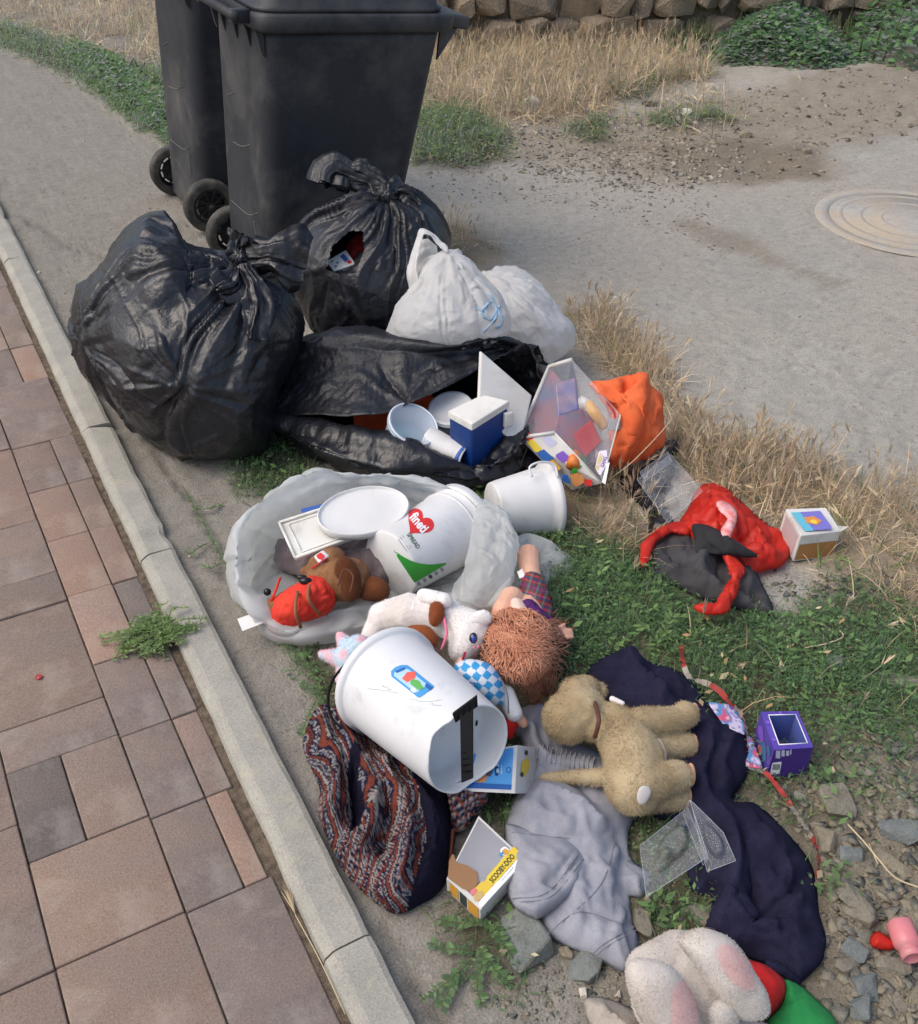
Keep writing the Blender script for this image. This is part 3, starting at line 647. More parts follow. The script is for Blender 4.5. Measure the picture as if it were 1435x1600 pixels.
BP = [(80, 118, 68), (66, 102, 60), (98, 134, 80), (56, 90, 54)]
bush('leafy_bush', 'dense dark green leafy bush at the foot of the wall, right corner', [(1290, 10), (1330, -30), (1560, -40), (1560, 120), (1400, 125), (1330, 95)], 16000, .044, .48, 1, BP)
bush('leafy_bush', 'lower sprawling green weeds between straw and the corner bush', [(1105, 45), (1200, 35), (1300, 40), (1340, 100), (1290, 122), (1190, 105), (1120, 100)], 9000, .036, .30, 2, BP)
bush('leafy_bush', 'small nettle clump below the wall beside tall straw', [(1060, 62), (1110, 62), (1110, 95), (1070, 92)], 380, .045, .22, 3, BP)
bush('clover_patch', 'bright green clover patch beside the cement slab, left of the bins', [(100, 60), (180, 90), (270, 150), (270, 230), (220, 190), (130, 125)], 5200, .022, .07, 4, [(76, 112, 52), (62, 96, 46), (90, 126, 60)])

def creeper(name, label, stems, lsz, seed, pal=GPD, cat='weed', up=.012, n_leaf=None):
    """runner stems (px polylines) with paired oval leaves"""
    r = np.random.default_rng(seed); o = thing(name, label, cat); tb, V, C = [], [], []; pal = np.array([lin(*q_) for q_ in pal])
    for s in stems:
        w_ = catmull([P(*s_[:2], (s_[2] if len(s_) > 2 else .0)) for s_ in s], 14); w_[:, 2] = np.maximum(w_[:, 2], gh(w_[:, 0], w_[:, 1])+.002)+up*np.sin(np.linspace(.2, 3, 14))
        if (w_[:, 0] < .40).any(): w_[:, 2] = np.maximum(w_[:, 2], np.where((w_[:, 0] > .25) & (w_[:, 0] < .36), .029, .004))
        tb.append(tube(w_, .0009, 5)); L_ = np.linalg.norm(w_[-1]-w_[0]); k = n_leaf or int(L_/.006)+4
        for t in np.linspace(.08, 1, k):
            i = t*12.99; a = w_[int(i)]; b = w_[int(i)+1]; c = a+(b-a)*(i-int(i)); T = (b-a)/np.linalg.norm(b-a)
            for sg in (1, -1):
                sd_ = np.cross(T, [0, 0, 1])*sg; d = sd_*.8+T*.55+np.array([0, 0, r.normal(.25, .3)]); d /= np.linalg.norm(d); s2_ = np.cross(d, [0, 0, 1.])+r.normal(0, .2, 3); L = lsz*(.6+.7*r.random())
                V.append([c, c+d*L*.35+s2_*L*.24, c+d*L*.75+s2_*L*.16, c+d*L, c+d*L*.75-s2_*L*.16, c+d*L*.35-s2_*L*.24]); C.append(np.repeat(pal[r.integers(0, len(pal))][None]*(.8+.5*r.random()), 6, 0))
    VV, FF = merge(*tb); obj('stems', VV, FF, mat('runner', lin(90, 92, 60), rough=.8), o)
    b = np.arange(len(V))[:, None]*6; obj('leaves', np.array(V).reshape(-1, 3), np.vstack([b+[0, 1, 2, 3], b+[0, 3, 4, 5]]), mleaf, o, col=np.vstack(C), kind='stuff'); return o
r_ = np.random.default_rng(5)
st = []
for k in range(64):
    a = r_.random()*6.28; L_ = 25+r_.random()*48; c0_ = (252+r_.normal(0, 10), 995+r_.normal(0, 7)); st.append([c0_, (c0_[0]+math.cos(a)*L_*.5-8, c0_[1]+math.sin(a)*L_*.4, .015), (c0_[0]+math.cos(a)*L_-12, c0_[1]+abs(math.sin(a))*L_*.6-3, .004)])
st += [[(255, 990), (285, 975, .04), (325, 968, .03)], [(260, 985), (270, 960, .03), (292, 950, .03)], [(250, 985), (240, 965), (262, 948, .02)]]
creeper('weed_plant', 'green weed sprouting from the gap between pavers and kerb', st, .0095, 6, [(100, 128, 66), (84, 112, 58), (116, 142, 80)])
creeper('creeping_weed', 'thin creeping weed on the cement below the largest black bag', [[(285, 760), (315, 815), (350, 880), (370, 905)], [(300, 800), (330, 800), (345, 790)], [(325, 850), (300, 870), (290, 862)], [(350, 880), (330, 895), (318, 885)], [(345, 870), (368, 862), (378, 850)]], .008, 7)
creeper('creeping_weed', 'leafy runner weed on the cement at the bottom, left of the big flat stone', [[(740, 1500), (700, 1540), (655, 1568)], [(745, 1490), (700, 1490), (675, 1475)], [(760, 1500), (745, 1540), (752, 1570)], [(770, 1450), (720, 1450), (690, 1440)], [(745, 1480), (770, 1520), (800, 1540)], [(720, 1520), (700, 1555), (690, 1575)], [(770, 1440), (790, 1490), (820, 1520)]], .013, 8)
creeper('creeping_weed', 'sparse weed runners on the cement left of the white broken bucket', [[(515, 1120), (490, 1090), (470, 1070)], [(500, 1060), (465, 1030), (450, 1010)], [(505, 1080), (480, 1130), (470, 1150)], [(470, 1010), (440, 1010), (420, 985)], [(480, 1040), (500, 1085), (510, 1100)]], .010, 9)
creeper('weed_plant', 'pale green weed with pointed leaves in the grass above the navy sweater', [[(1030, 1010), (1040, 985, .03), (1050, 965, .05)], [(1030, 1010), (1010, 990, .03), (1000, 975, .03)], [(1030, 1010), (1055, 1000, .02), (1070, 1005, .01)], [(1030, 1010), (1020, 1030), (1010, 1040)]], .02, 10, [(104, 130, 74), (92, 118, 66)], n_leaf=6)
# seed head lying in the joint sand
sh = thing('grass_seed_head', 'dry feathery grass head with long stalk lying in the sandy kerb joint', 'dry grass stalk')
hA, hB, hC = P(447, 1385, .004), P(462, 1430, .008), P(540, 1585, .003); ms = mat('straw_single', lin(200, 182, 145), rough=.8)
obj('stalk', *tube(catmull([hB, P(500, 1500, .012), hC], 10), .0009, 5), ms, sh)
tb = [tube([hB+(hA-hB)*t*.2, hB+(hA-hB)*(t*.2+.75)+np.array([r_.normal(0, .004), r_.normal(0, .004), abs(r_.normal(0, .003))])], [.0006, .0002], 4) for t in np.linspace(0, 1, 26)]
obj('bristles', *merge(*tb), ms, sh, kind='stuff')

# ------------------------------------------------------------------ stones
RM = [mat('rock_%d' % k, lin(*a), lin(*b), 30, .9, bump=.6, bs=150, bd=6, fine=.15, fs=260, dirt=lin(140, 128, 106), dsc=20, damt=.5, dlo=.5, dhi=.66) for k, (a, b) in enumerate([((120, 124, 118), (98, 104, 100)), ((134, 128, 112), (112, 106, 92)), ((122, 126, 122), (102, 108, 104)), ((150, 140, 118), (122, 114, 96)), ((212, 204, 190), (180, 170, 155))])]
def rock(x, y, w_, h_, hgt, rot, mi, label, seed, group=None, n=16, sink=.3):
    c = P(x, y); s = np.linalg.norm(c-CAMP)/FPX; V, F = hull(n, .5, .5, .5, seed, .55); V = V*np.array([w_*s, h_*s*1.35, hgt]); a = math.radians(rot); e = math.atan2(P(x+10, y)[1]-c[1], P(x+10, y)[0]-c[0])
    a = e-a; V = np.c_[V[:, 0]*math.cos(a)-V[:, 1]*math.sin(a), V[:, 0]*math.sin(a)+V[:, 1]*math.cos(a), V[:, 2]]; V, F = bevel_box(V, F, min(w_, h_)*s*.03, 1); V = np.array(V)+c+np.array([0, 0, gh(c[0], c[1])[0]+hgt*(.5-sink)])
    V[:, :] += (vn(V*70, seed)*hgt*.05)[:, None]
    o = obj('rock', V, F, RM[mi], None, smooth=False); tag(o, label, 'rock', group); return o
rock(826, 1476, 74, 84, .04, -12, 0, 'large flat grey-green stone below the grey sweatpants', 11, n=12, sink=.2)
rock(915, 1508, 46, 42, .03, 25, 2, 'dark grey-blue stone between the flat stone and plush toy', 12)
rock(884, 1491, 22, 15, .015, -8, 3, 'small cream pebble between two grey stones under the sweatpants', 13)
rock(1003, 1446, 28, 44, .025, 0, 1, 'grey stone wedged between sweatpants and navy sweater', 14)
rock(1092, 1440, 50, 34, .02, 8, 1, 'flat pale stone half hidden under the navy sweater hem', 16)
rock(1303, 1262, 48, 48, .04, -5, 1, 'blocky tan stone right of the navy sweater', 15, n=12)
rock(1290, 1312, 34, 36, .03, 5, 3, 'rounded yellowish stone below the blocky tan stone', 17)
rock(1325, 1412, 44, 28, .025, 35, 1, 'angular stone above the row of slate chips', 18)
rock(1342, 1430, 58, 30, .03, 40, 1, 'long slab tilted among stones near the pink bottle', 19)
rock(1322, 1510, 36, 22, .02, -40, 1, 'narrow tan flake left of the pink bottle stones', 20)
rock(1333, 1488, 40, 22, .02, 45, 2, 'thin dark flake beside the tan flake', 21)
rock(1395, 1512, 50, 20, .02, 12, 1, 'flat brown slab just below the pink bottle', 22)
rock(1350, 1545, 40, 34, .03, 0, 2, 'dark chunky stone at the bottom right, above a slab', 23)
rock(1340, 1575, 30, 36, .025, 10, 2, 'small dark stone at the bottom edge', 24)
rock(1412, 1075, 56, 20, .025, 3, 1, 'flat pale slab in the grass at right edge', 25, n=12)
rock(1300, 1045, 30, 22, .02, 0, 0, 'pale grey stone in the grass above the purple box', 26)
rock(1405, 1300, 60, 30, .03, 12, 2, 'blue-grey slate slab at the right edge', 27)
rock(1395, 1352, 64, 16, .02, 50, 3, 'long tan splinter stone under a straw stalk', 28)
rock(1330, 1340, 40, 22, .02, 20, 2, 'slate chip below the rounded yellow stone', 29)
rock(827, 172, 30, 24, .09, 0, 4, 'white lump of rubble in front of the dry grass', 30)
rock(1072, 186, 16, 14, .05, 0, 4, 'small white stone near the dirt bank', 31)
rock(1015, 165, 26, 18, .06, 10, 1, 'brown stone on the dirt beyond the road', 32)
rock(1108, 135, 16, 10, .04, 0, 4, 'white pebble under the sprawling weeds', 33)
rock(1165, 218, 18, 12, .04, 0, 3, 'tan stone lying at the road edge', 34)
rock(1260, 240, 14, 8, .03, 0, 3, 'small stone on the dark soil tongue of the road', 35)
rock(248, 150, 18, 16, .06, 0, 3, 'pale stone in the clover beside the rear bin', 36)
rock(965, 1553, 10, 10, .01, 0, 4, 'white crumb of plaster by the mesh cloth', 37)
rock(911, 1551, 12, 12, .012, 0, 4, 'white plaster crumb left of the mesh cloth', 38)
rock(629, 1228+160, 1, 1, .001, 0, 4, 'tiny white chip', 39) if False else None
GS = []
for k in range(12): GS.append(hull(8, .5, .36+.1*(k%3), .14+.03*(k%4), 500+k, .5))
def gravel_mesh(poly, n, smin, smax, seed, nz=4, thr=-.1, pw=3.0, pal=None):
    r = np.random.default_rng(seed); p = sample(poly, n, r, nz, thr); Vs, Fs, Cs, o = [], [], [], 0; z = gh(p[:, 0], p[:, 1]); s = smin+(smax-smin)*r.random(n)**pw; pal = np.array([lin(*c) for c in (pal or [(116, 118, 112), (100, 104, 100), (132, 126, 110), (146, 136, 114), (88, 92, 90)])])
    for k in range(12):
        i = np.where(r.integers(0, 12, n) == k)[0] if False else np.arange(k, n, 12); V, F = GS[k]; T = tris(F); m = len(i); a = r.random(m)*6.28; ca, sa = np.cos(a), np.sin(a); tl = r.normal(0, .35, (m, 2))
        W = np.empty((m, len(V), 3)); W[:, :, 0] = (V[None, :, 0]*ca[:, None]-V[None, :, 1]*sa[:, None]); W[:, :, 1] = (V[None, :, 0]*sa[:, None]+V[None, :, 1]*ca[:, None]); W[:, :, 2] = V[None, :, 2]+tl[:, :1]*V[None, :, 0]+tl[:, 1:]*V[None, :, 1]
        W = W*s[i][:, None, None]; W[:, :, 0] += p[i, 0][:, None]; W[:, :, 1] += p[i, 1][:, None]; W[:, :, 2] += z[i][:, None]-s[i][:, None]*.02
        Vs.append(W.reshape(-1, 3)); Fs.append((T[None]+np.arange(m)[:, None, None]*len(V)).reshape(-1, 3)+o); o += m*len(V); Cs.append(np.repeat(pal[r.integers(0, len(pal), m)]*(.8+.4*r.random((m, 1))), len(V), 0))
    return np.vstack(Vs), np.vstack(Fs), np.vstack(Cs)
mgr = mat('gravel_stone', (1, 1, 1), (.8, .8, .8), 80, .95, attr='Col', bump=.6, bs=300, fine=.25, fs=400, spec=.15, dirt=lin(146, 136, 118), dsc=45, damt=.8, dlo=.42, dhi=.58)
V, F, C = vstack_meshes([gravel_mesh(GRAVEL, 1900, .003, .036, 1, 5, .30, 2.6, [(128, 128, 118), (112, 114, 106), (142, 136, 116), (150, 140, 118), (100, 104, 100)]),
    gravel_mesh(zone([(1180, 900), (1435, 920), (1480, 960), (1300, 945)]), 400, .004, .026, 2),
    gravel_mesh(zone([(840, 1480), (1000, 1440), (1110, 1440), (1000, 1600), (800, 1620), (760, 1560)]), 900, .002, .012, 3),
    gravel_mesh(BROWN, 2200, .006, .045, 4, 2, 0, 4, [(160, 150, 132), (146, 136, 118), (184, 174, 156), (132, 122, 106)]),
    gravel_mesh(zone([(660, 262), (1000, 240), (1100, 300), (1150, 400), (900, 320), (680, 300)]), 900, .005, .02, 5, 3, 0, 3, [(150, 142, 126), (130, 122, 106), (110, 102, 90)]),
    gravel_mesh(zone([(740, 190), (1000, 170), (1120, 190), (1180, 280), (1000, 300), (800, 270), (700, 262)]), 2600, .006, .038, 11, 3, .1, 3.2, [(170, 162, 148), (150, 144, 132), (190, 184, 170), (134, 128, 116)]),
    gravel_mesh(zone([(700, 300), (1435, 220), (1500, 900), (1100, 640), (900, 480)]), 1500, .003, .010, 6, 2, -.3, 3, [(160, 152, 138), (120, 112, 98), (180, 174, 164)]),
    gravel_mesh(zone([(0, 70), (260, 210), (330, 400), (200, 330), (120, 470), (0, 330)]), 500, .003, .011, 7, 2, 0, 3, [(160, 154, 142), (120, 114, 102)]),
    gravel_mesh(zone([(1000, 1180), (1290, 1180), (1300, 1500), (1000, 1460)]), 900, .004, .022, 8)])
o = obj('gravel', V, F, mgr, None, smooth=False, col=C, base=False); tag(o, 'grey slate gravel and crumbs of rubble strewn over the dirt', 'gravel', kind='stuff')
def debris(): pass
V, F, C = vstack_meshes([gravel_mesh([(.235, .3), (.262, .3), (.29, 4.4), (.262, 4.4)], 900, .002, .0065, 9, 8, -.2, 2, [(96, 84, 70), (124, 110, 92), (70, 60, 50), (150, 140, 122)])])
V[:, 2] -= .012; V[:, 2] = np.where(V[:, 0] > KX(V[:, 1]), -.02, V[:, 2])
o = obj('joint_crumbs', V, F, mgr, None, smooth=False, col=C, base=False); tag(o, 'brown crumbs and grit in the joint along the kerb', 'grit', kind='stuff')
# ================================================================== WHEELIE BINS
mbin = mat('bin_plastic', lin(50, 52, 57), lin(42, 44, 49), 5, .48, .66, bump=.25, bs=500, dirt=lin(118, 116, 110), dsc=3.2, damt=.5, dlo=.48, dhi=.74, spec=.35, fine=.12, fs=120)
mtyre = mat('bin_tyre', lin(44, 44, 44), lin(60, 58, 54), 20, .75, dirt=lin(130, 124, 112), dsc=14, damt=.5, dlo=.45, dhi=.7)
mhub = mat('bin_hub', lin(36, 36, 37), None, 5, .6, dirt=lin(110, 105, 95), dsc=20, damt=.4)
def rrect(x0, x1, y0, y1, r, z, k=6):
    o = []
    for cx, cy, a in ((x1-r, y1-r, 0), (x0+r, y1-r, 90), (x0+r, y0+r, 180), (x1-r, y0+r, 270)):
        for t in np.linspace(0, 90, k): o.append((cx+r*math.cos(math.radians(a+t)), cy+r*math.sin(math.radians(a+t)), z))
    return o
def ringloft(rings, cap0=True, cap1=True):
    n = len(rings[0]); V = np.array([p for r in rings for p in r]); F = [(i*n+j, i*n+(j+1) % n, (i+1)*n+(j+1) % n, (i+1)*n+j) for i in range(len(rings)-1) for j in range(n)]
    if cap0: F.append(tuple(range(n))[::-1])
    if cap1: F.append(tuple((len(rings)-1)*n+j for j in range(n)))
    return V, F
def make_bin(name, label, wx, wy, yaw, tilt, scratch=0):
    t = thing(name, label, 'bin', 'grey wheelie bins'); a, b = math.radians(yaw), math.radians(tilt)
    Wd = .48
    def X(V):                                                       # local -> world, x = depth, y = width, z up; pivot at the wheels
        V = np.asarray(V, float); x, y, z = V[:, 0]-.03, V[:, 1], V[:, 2]; x, z = x*math.cos(b)+z*math.sin(b), -x*math.sin(b)+z*math.cos(b)
        return np.c_[wx+x*math.cos(a)-y*math.sin(a), wy+x*math.sin(a)+y*math.cos(a), z]
    H = .852; rings = []
    for z in np.linspace(.035, H, 26):
        f = (z-.035)/(H-.035); d1 = .445+.135*f; i = .035*(1-f)+.004*math.sin(z*30)*.0; rings.append(rrect(0, d1, i, Wd-i, .055, z))
    lo = rrect(.02, .425, .055, Wd-.055, .05, .012); V, F = ringloft([lo]+rings); obj('body', X(V), F, mbin, t)
    V, F = ringloft([rrect(-.015, .60, -.012, Wd+.012, .05, H-.002), rrect(-.022, .615, -.02, Wd+.02, .055, H+.006), rrect(-.022, .625, -.02, Wd+.02, .055, H+.042), rrect(-.012, .615, -.012, Wd+.012, .05, H+.05)]); obj('rim', X(V), F, mbin, t)
    V, F = box8(.60, .685, .03, Wd-.03, H+.004, H+.046, .012, 3); V = np.array(V); V[:, 2] -= (V[:, 0]-.60)*.12; obj('front_grip', X(V), F, mbin, t)
    V, F = ringloft([rrect(-.02, .58, -.006, Wd+.006, .06, H+.052), rrect(-.02, .585, -.006, Wd+.006, .06, H+.062), rrect(0, .575, .004, Wd-.004, .06, H+.066), rrect(.01, .57, .01, Wd-.01, .06, H+.10), rrect(.03, .55, .03, Wd-.03, .06, H+.13), rrect(.1, .44, .1, Wd-.1, .06, H+.145)]); obj('lid', X(V), F, mbin, t)
    for y in (.02, .12, .24, .36, .455):
        p = [(-.02, y, H), (.003, y, H), (.003, y, H-.07), (-.004, y, H-.055), (-.012, y, H-.02)]; q_ = [(x, y+.010, z) for x, _, z in p]
        V, F = ringloft([p, q_]); obj('gusset', X(V), F, mbin, t, smooth=False)
    for y in (.03, Wd-.04):
        p = [(.581, y, H), (.64, y, H), (.576, y, H-.09)]; q_ = [(x, y+.010, z) for x, _, z in p]; V, F = ringloft([p, q_]); obj('gusset', X(V), F, mbin, t, smooth=False)
    for y in (.06, .38):
        obj('handle_bracket', X(box8(-.075, -.015, y, y+.03, H+.012, H+.05, .006)[0]), box8(-.075, -.015, y, y+.03, H+.012, H+.05, .006)[1], mbin, t)
    V, F = tube([(-.07, .04, H+.035), (-.07, Wd-.04, H+.035)], .014, 12); obj('handle', X(V), F, mbin, t)
    for pl in ([(-.001, .15, .50), (-.001, .24, .47), (-.001, .33, .46)], [(-.001, .10, .30), (-.001, .2, .26), (-.001, .38, .25)], [(-.001, .3, .62), (-.001, .36, .60)], [(-.001, .12, .18), (-.001, .14, .26)], [(.2, -.001+.02, .3), (.3, .018, .28)]):
        V, F = tube(catmull(pl, 12), .0016, 4); obj('scuff', X(V), F, mat('scuff_grey', lin(104, 104, 102), rough=.9), t)
    V, F = tube([(.03, -.02, .1), (.03, Wd+.02, .1)], .01, 10); obj('axle', X(V), F, mhub, t)
    for y, s in ((-.012, -1), (Wd-.036, 1)):
        A = np.array([.03, y, .1]); B = A+[0, .048, 0]
        V, F = lathe([(0, .070), (0, .088), (.08, .096), (.25, .1), (.75, .1), (.92, .096), (1, .088), (1, .070), (.9, .066), (.1, .066), (0, .070)], A, B, 44); wz = X(V); wh = obj('wheel', wz, F, mtyre, t)
        yo, yi = (y+.008, y+.02) if s < 0 else (y+.04, y+.028)
        V, F = lathe([(0, .001), (0, .028), (.5, .05), (1, .05)], (.03, yi-.004, .1), (.03, yi, .1), 30); pieces = [(V, F)]
        V, F = lathe([(0, .056), (0, .066), (1, .066), (1, .056), (0, .056)], (.03, yo, .1), (.03, yi, .1), 36); pieces.append((V, F))
        V, F = lathe([(0, .0), (0, .017), (1, .02)], (.03, yo-.004*(1 if s < 0 else -1), .1), (.03, yi, .1), 20); pieces.append((V, F))
        for k in range(10):
            an = k*math.pi/5; c, s_ = math.cos(an), math.sin(an); y0, y1 = min(yo, yi)+.001, max(yo, yi)
            bx, bf = box8(.016, .058, y0, y1, -.0035, .0035); bx = np.array(bx); bx = np.c_[.03+bx[:, 0]*c-bx[:, 2]*s_, bx[:, 1], .1+bx[:, 0]*s_+bx[:, 2]*c]; pieces.append((bx, bf))
        V, F = merge(*pieces); h = obj('hub', X(V), F, mhub, wh, smooth=False)
    return t
make_bin('wheelie_bin', 'dark grey wheelie bin standing nearest, behind the knotted black bags', 1.03, 3.0, -1, 4.0)
make_bin('wheelie_bin', 'dark grey wheelie bin at the back left, partly hidden by the nearer bin', 1.05, 3.76, 0, 3.5)
print('bin corner px check')

# ================================================================== BAGS
mblack = mat('black_film', lin(24, 25, 29), lin(31, 32, 37), 9, .26, .40, bump=.14, bs=60, bd=4, spec=.6, ridge=.11, rs=16)
mblack2 = mat('black_film_dusty', lin(26, 27, 31), lin(40, 41, 46), 6, .32, .46, bump=.15, bs=80, bd=4, spec=.55, ridge=.12, rs=18)
mwhite = mat('white_film', lin(240, 239, 236), lin(230, 229, 226), 8, .38, .55, bump=.25, bs=120, spec=.4, ridge=.12, rs=22, dirt=lin(178, 160, 136), dsc=7, damt=.5, dlo=.58, dhi=.75, transl=.45, alpha=.93)
mred = mat('red_film', lin(238, 74, 56), lin(222, 54, 42), 14, .38, .55, bump=.06, bs=60, ridge=.10, rs=16, transl=.45, alpha=.93)
morange = mat('orange_cloth', lin(240, 118, 66), lin(232, 102, 52), 14, .8, bump=.3, bs=500, transl=.15)
def folds_around(V, N, k, amp, nf, sig, seed=0, ph=0., pw=.8):
    """pleats radiating from point k"""
    n = vnormals_at; d = V-k; r = np.linalg.norm(d, axis=1); z = N/np.linalg.norm(N); x, y, z = frame(z); a = np.arctan2(d@y, d@x)
    w_ = a*nf+fbm(V, 4, 2, seed)*3.5+r*6+ph; s = 1-2*np.abs(np.sin(w_/2))**pw; s2 = 1-2*np.abs(np.sin(w_*.37+2))
    return (s*.65+s2*.5)*amp*np.exp(-r/sig)*ss(.0, .05, r)
vnormals_at = None
def fac(p, sc, seed=0, warp=.35):
    """piecewise planar noise: flat facets meeting in sharp creases"""
    r = np.random.default_rng(seed); A = np.linalg.qr(r.normal(size=(3, 3)))[0]; p = np.asarray(p)@A*sc+r.random(3)*50
    p = p+warp*np.stack([vn(p*.6, seed+k) for k in (1, 2, 3)], 1)
    i = np.floor(p).astype(np.int64); f = p-i; o = np.argsort(-f, axis=1); fs = np.take_along_axis(f, o, 1); c = i.copy()
    out = _h(c[:, 0], c[:, 1], c[:, 2], seed)*(1-fs[:, 0]); n = np.arange(len(p))
    for k in range(3):
        c[n, o[:, k]] += 1; w_ = fs[:, k]-(fs[:, k+1] if k < 2 else 0); out = out+_h(c[:, 0], c[:, 1], c[:, 2], seed)*w_
    return out
def polyhedral(V, c, npt, jit, seed, mixw=.85):
    """film stretched over what is inside: flat panels between random corner points"""
    r = np.random.default_rng(seed); n = len(V); idx = [r.integers(0, n)]; cand = r.choice(n, min(n, npt*12), replace=False); d = np.linalg.norm(V[cand]-V[idx[0]], axis=1)
    for _ in range(npt):
        j = np.argmax(d*(.35+.65*r.random(len(d)))); idx.append(cand[j]); d = np.minimum(d, np.linalg.norm(V[cand]-V[cand[j]], axis=1))
    Q = V[idx]; D_ = Q-c; L = np.linalg.norm(D_, axis=1)[:, None]; U_ = D_/L
    bm = bmesh.new(); [bm.verts.new(u) for u in U_]; bmesh.ops.convex_hull(bm, input=bm.verts); bm.verts.ensure_lookup_table(); bm.verts.index_update(); F_ = [[v.index for v in f.verts] for f in bm.faces]; bm.free()
    Q = c+U_*(L+r.normal(0, jit, (len(L), 1)))
    t_ = BVHTree.FromPolygons([tuple(x) for x in Q], F_); o = Vector(c); out = V.copy(); dv = V-c
    for i in range(n):
        h = t_.ray_cast(o, Vector(dv[i]).normalized())[0]
        if h is not None: out[i] = h
    k = np.linalg.norm(out-c, axis=1)/np.linalg.norm(dv, axis=1); k = np.clip(k, .8, 1.25); return c+dv*(1+(k-1)*mixw)[:, None]
def bag(name, label, cat, poly, z, th, knot, m, seed, amp=.02, nf=26, sig=.22, lumps=(), back=None, sub=6, group=None, floor=.004, facet=.022, c=None, extra=(), cut=None, fine=1.0, ncr=80, hcr=.0065, wcr=.014, npt=120):
    t = thing(name, label, cat, group)
    c = np.array(catmull(poly, 80, True)).mean(0) if c is None else np.array(c); D = PD(c[0], c[1], z)
    V, F = inflate(poly, D, th, sub, c, back, floor=floor); T = tris(F); N = vnormals(V, T)
    cc = V.mean(0)
    for lx, ly, lr, lh in lumps:
        p = CP(lx, ly, D-th*.8); rr = np.linalg.norm(V-p, axis=1); V = V+vnormals(V, T)*(lh*np.exp(-(rr/lr)**2))[:, None]
    Vb = V.copy(); rw = (np.abs(N@CAMW) < 2)*np.exp(-((N@CAMW)/.30)**2)*.85
    V = polyhedral(V, cc, npt, facet*.30, seed, .8); V = V+(Vb-V)*rw[:, None]; V = crumple(V, F, 1.0, 2, .1, .3, 0, 0, floor, .0, 26, seed, relax=.3)
    V = polyhedral(V, cc, npt*5, facet*.07*fine, seed+1, .9)
    kp = None; kps = []
    for kx, ky, kz, f in ([knot] if knot else [])+list(extra):
        kp = CP(kx, ky, D-kz); i = np.argmin(np.linalg.norm(proj(V)-[kx, ky], axis=1)+((V-CP(c[0], c[1], D))@CAMW < 0)*1e4); kp = V[i]; kps.append(kp)
        N = vnormals(V, T); V = V+N*(pleats(V, kp-CP(c[0], c[1], D), kp, amp*f, nf if f > .9 else int(nf*.55), sig if f > .9 else sig*.8, seed+int(kx)))[:, None]
    V = crumple(V, F, 1.0, 2, .12, .3, 0, 0, floor, .0, 26, seed, relax=.3)
    V = creases(V, T, seed+5, ncr, hcr, wcr, kps); V[:, 2] = np.maximum(V[:, 2], floor)
    if cut:
        cpx = proj(V); k = inpoly(cpx, cut) & (((V-CP(c[0], c[1], D))@CAMW) > 0); F = np.array([f for f in F if not k[list(f)].any()])
    obj('body', V, F, m, t); return t, V, F, kp, D
def pleats(V, N, k, amp, nf, sig, seed=0):
    """irregular sharp folds fanning out from the point k"""
    d = V-k; r = np.linalg.norm(d, axis=1); x, y, z = frame(N); a = np.arctan2(d@y, d@x)+vn(V*5, seed)*.25+vn(V*11, seed+4)*.08
    rg = np.random.default_rng(seed); out = np.zeros(len(V))
    for j in range(nf):
        a0 = rg.random()*6.283; wd = (.05+.13*rg.random()**1.5); Lj = sig*(.5+1.3*rg.random()); sgn = 1 if rg.random() < .72 else -1
        da = np.abs((a-a0+np.pi) % (2*np.pi)-np.pi)*(1+r*1.5); out = out+sgn*np.clip(1-da/wd, 0, 1)*np.exp(-(r/Lj)**2)*(.5+.8*rg.random())*np.minimum(1, wd*r/.006)
    return out*amp*ss(.01, .07, r)
def creases(V, T, seed, n, h, wd, pts=(), Lr=(.12, .34), vis=None):
    """long straight tension lines of stretched film; a share of them runs out from pts"""
    rg = np.random.default_rng(seed); N = vnormals(V, T); out = np.zeros(len(V)); fr = np.where(N@CAMW > -.1)[0]; fr = fr if len(fr) > len(V)*.2 else np.arange(len(V))
    for j in range(n):
        if len(pts) and rg.random() < .6: a = pts[rg.integers(0, len(pts))]
        else: a = V[fr[rg.integers(0, len(fr))]]
        b = V[fr[rg.integers(0, len(fr))]]; L = np.linalg.norm(b-a)
        if L < .03: continue
        d = (b-a)/L; Lw = min(L, Lr[0]+(Lr[1]-Lr[0])*rg.random()); q = V-a; s = np.clip(q@d, 0, Lw); bow = 4*(s/Lw)*(1-s/Lw)
        rel = q-s[:, None]*d; pl = rel-N*(rel*N).sum(1)[:, None]*.85; dist = np.linalg.norm(pl, axis=1); w = wd*(.6+1.2*rg.random())*(.25+.75*bow)+.002
        out += rg.choice([-1, 1, 1])*np.clip(1-dist/w, 0, 1)*bow**.5*(.5+rg.random())*(np.linalg.norm(rel, axis=1) < .12)
    return V+N*(np.clip(out, -2, 2)*h)[:, None]

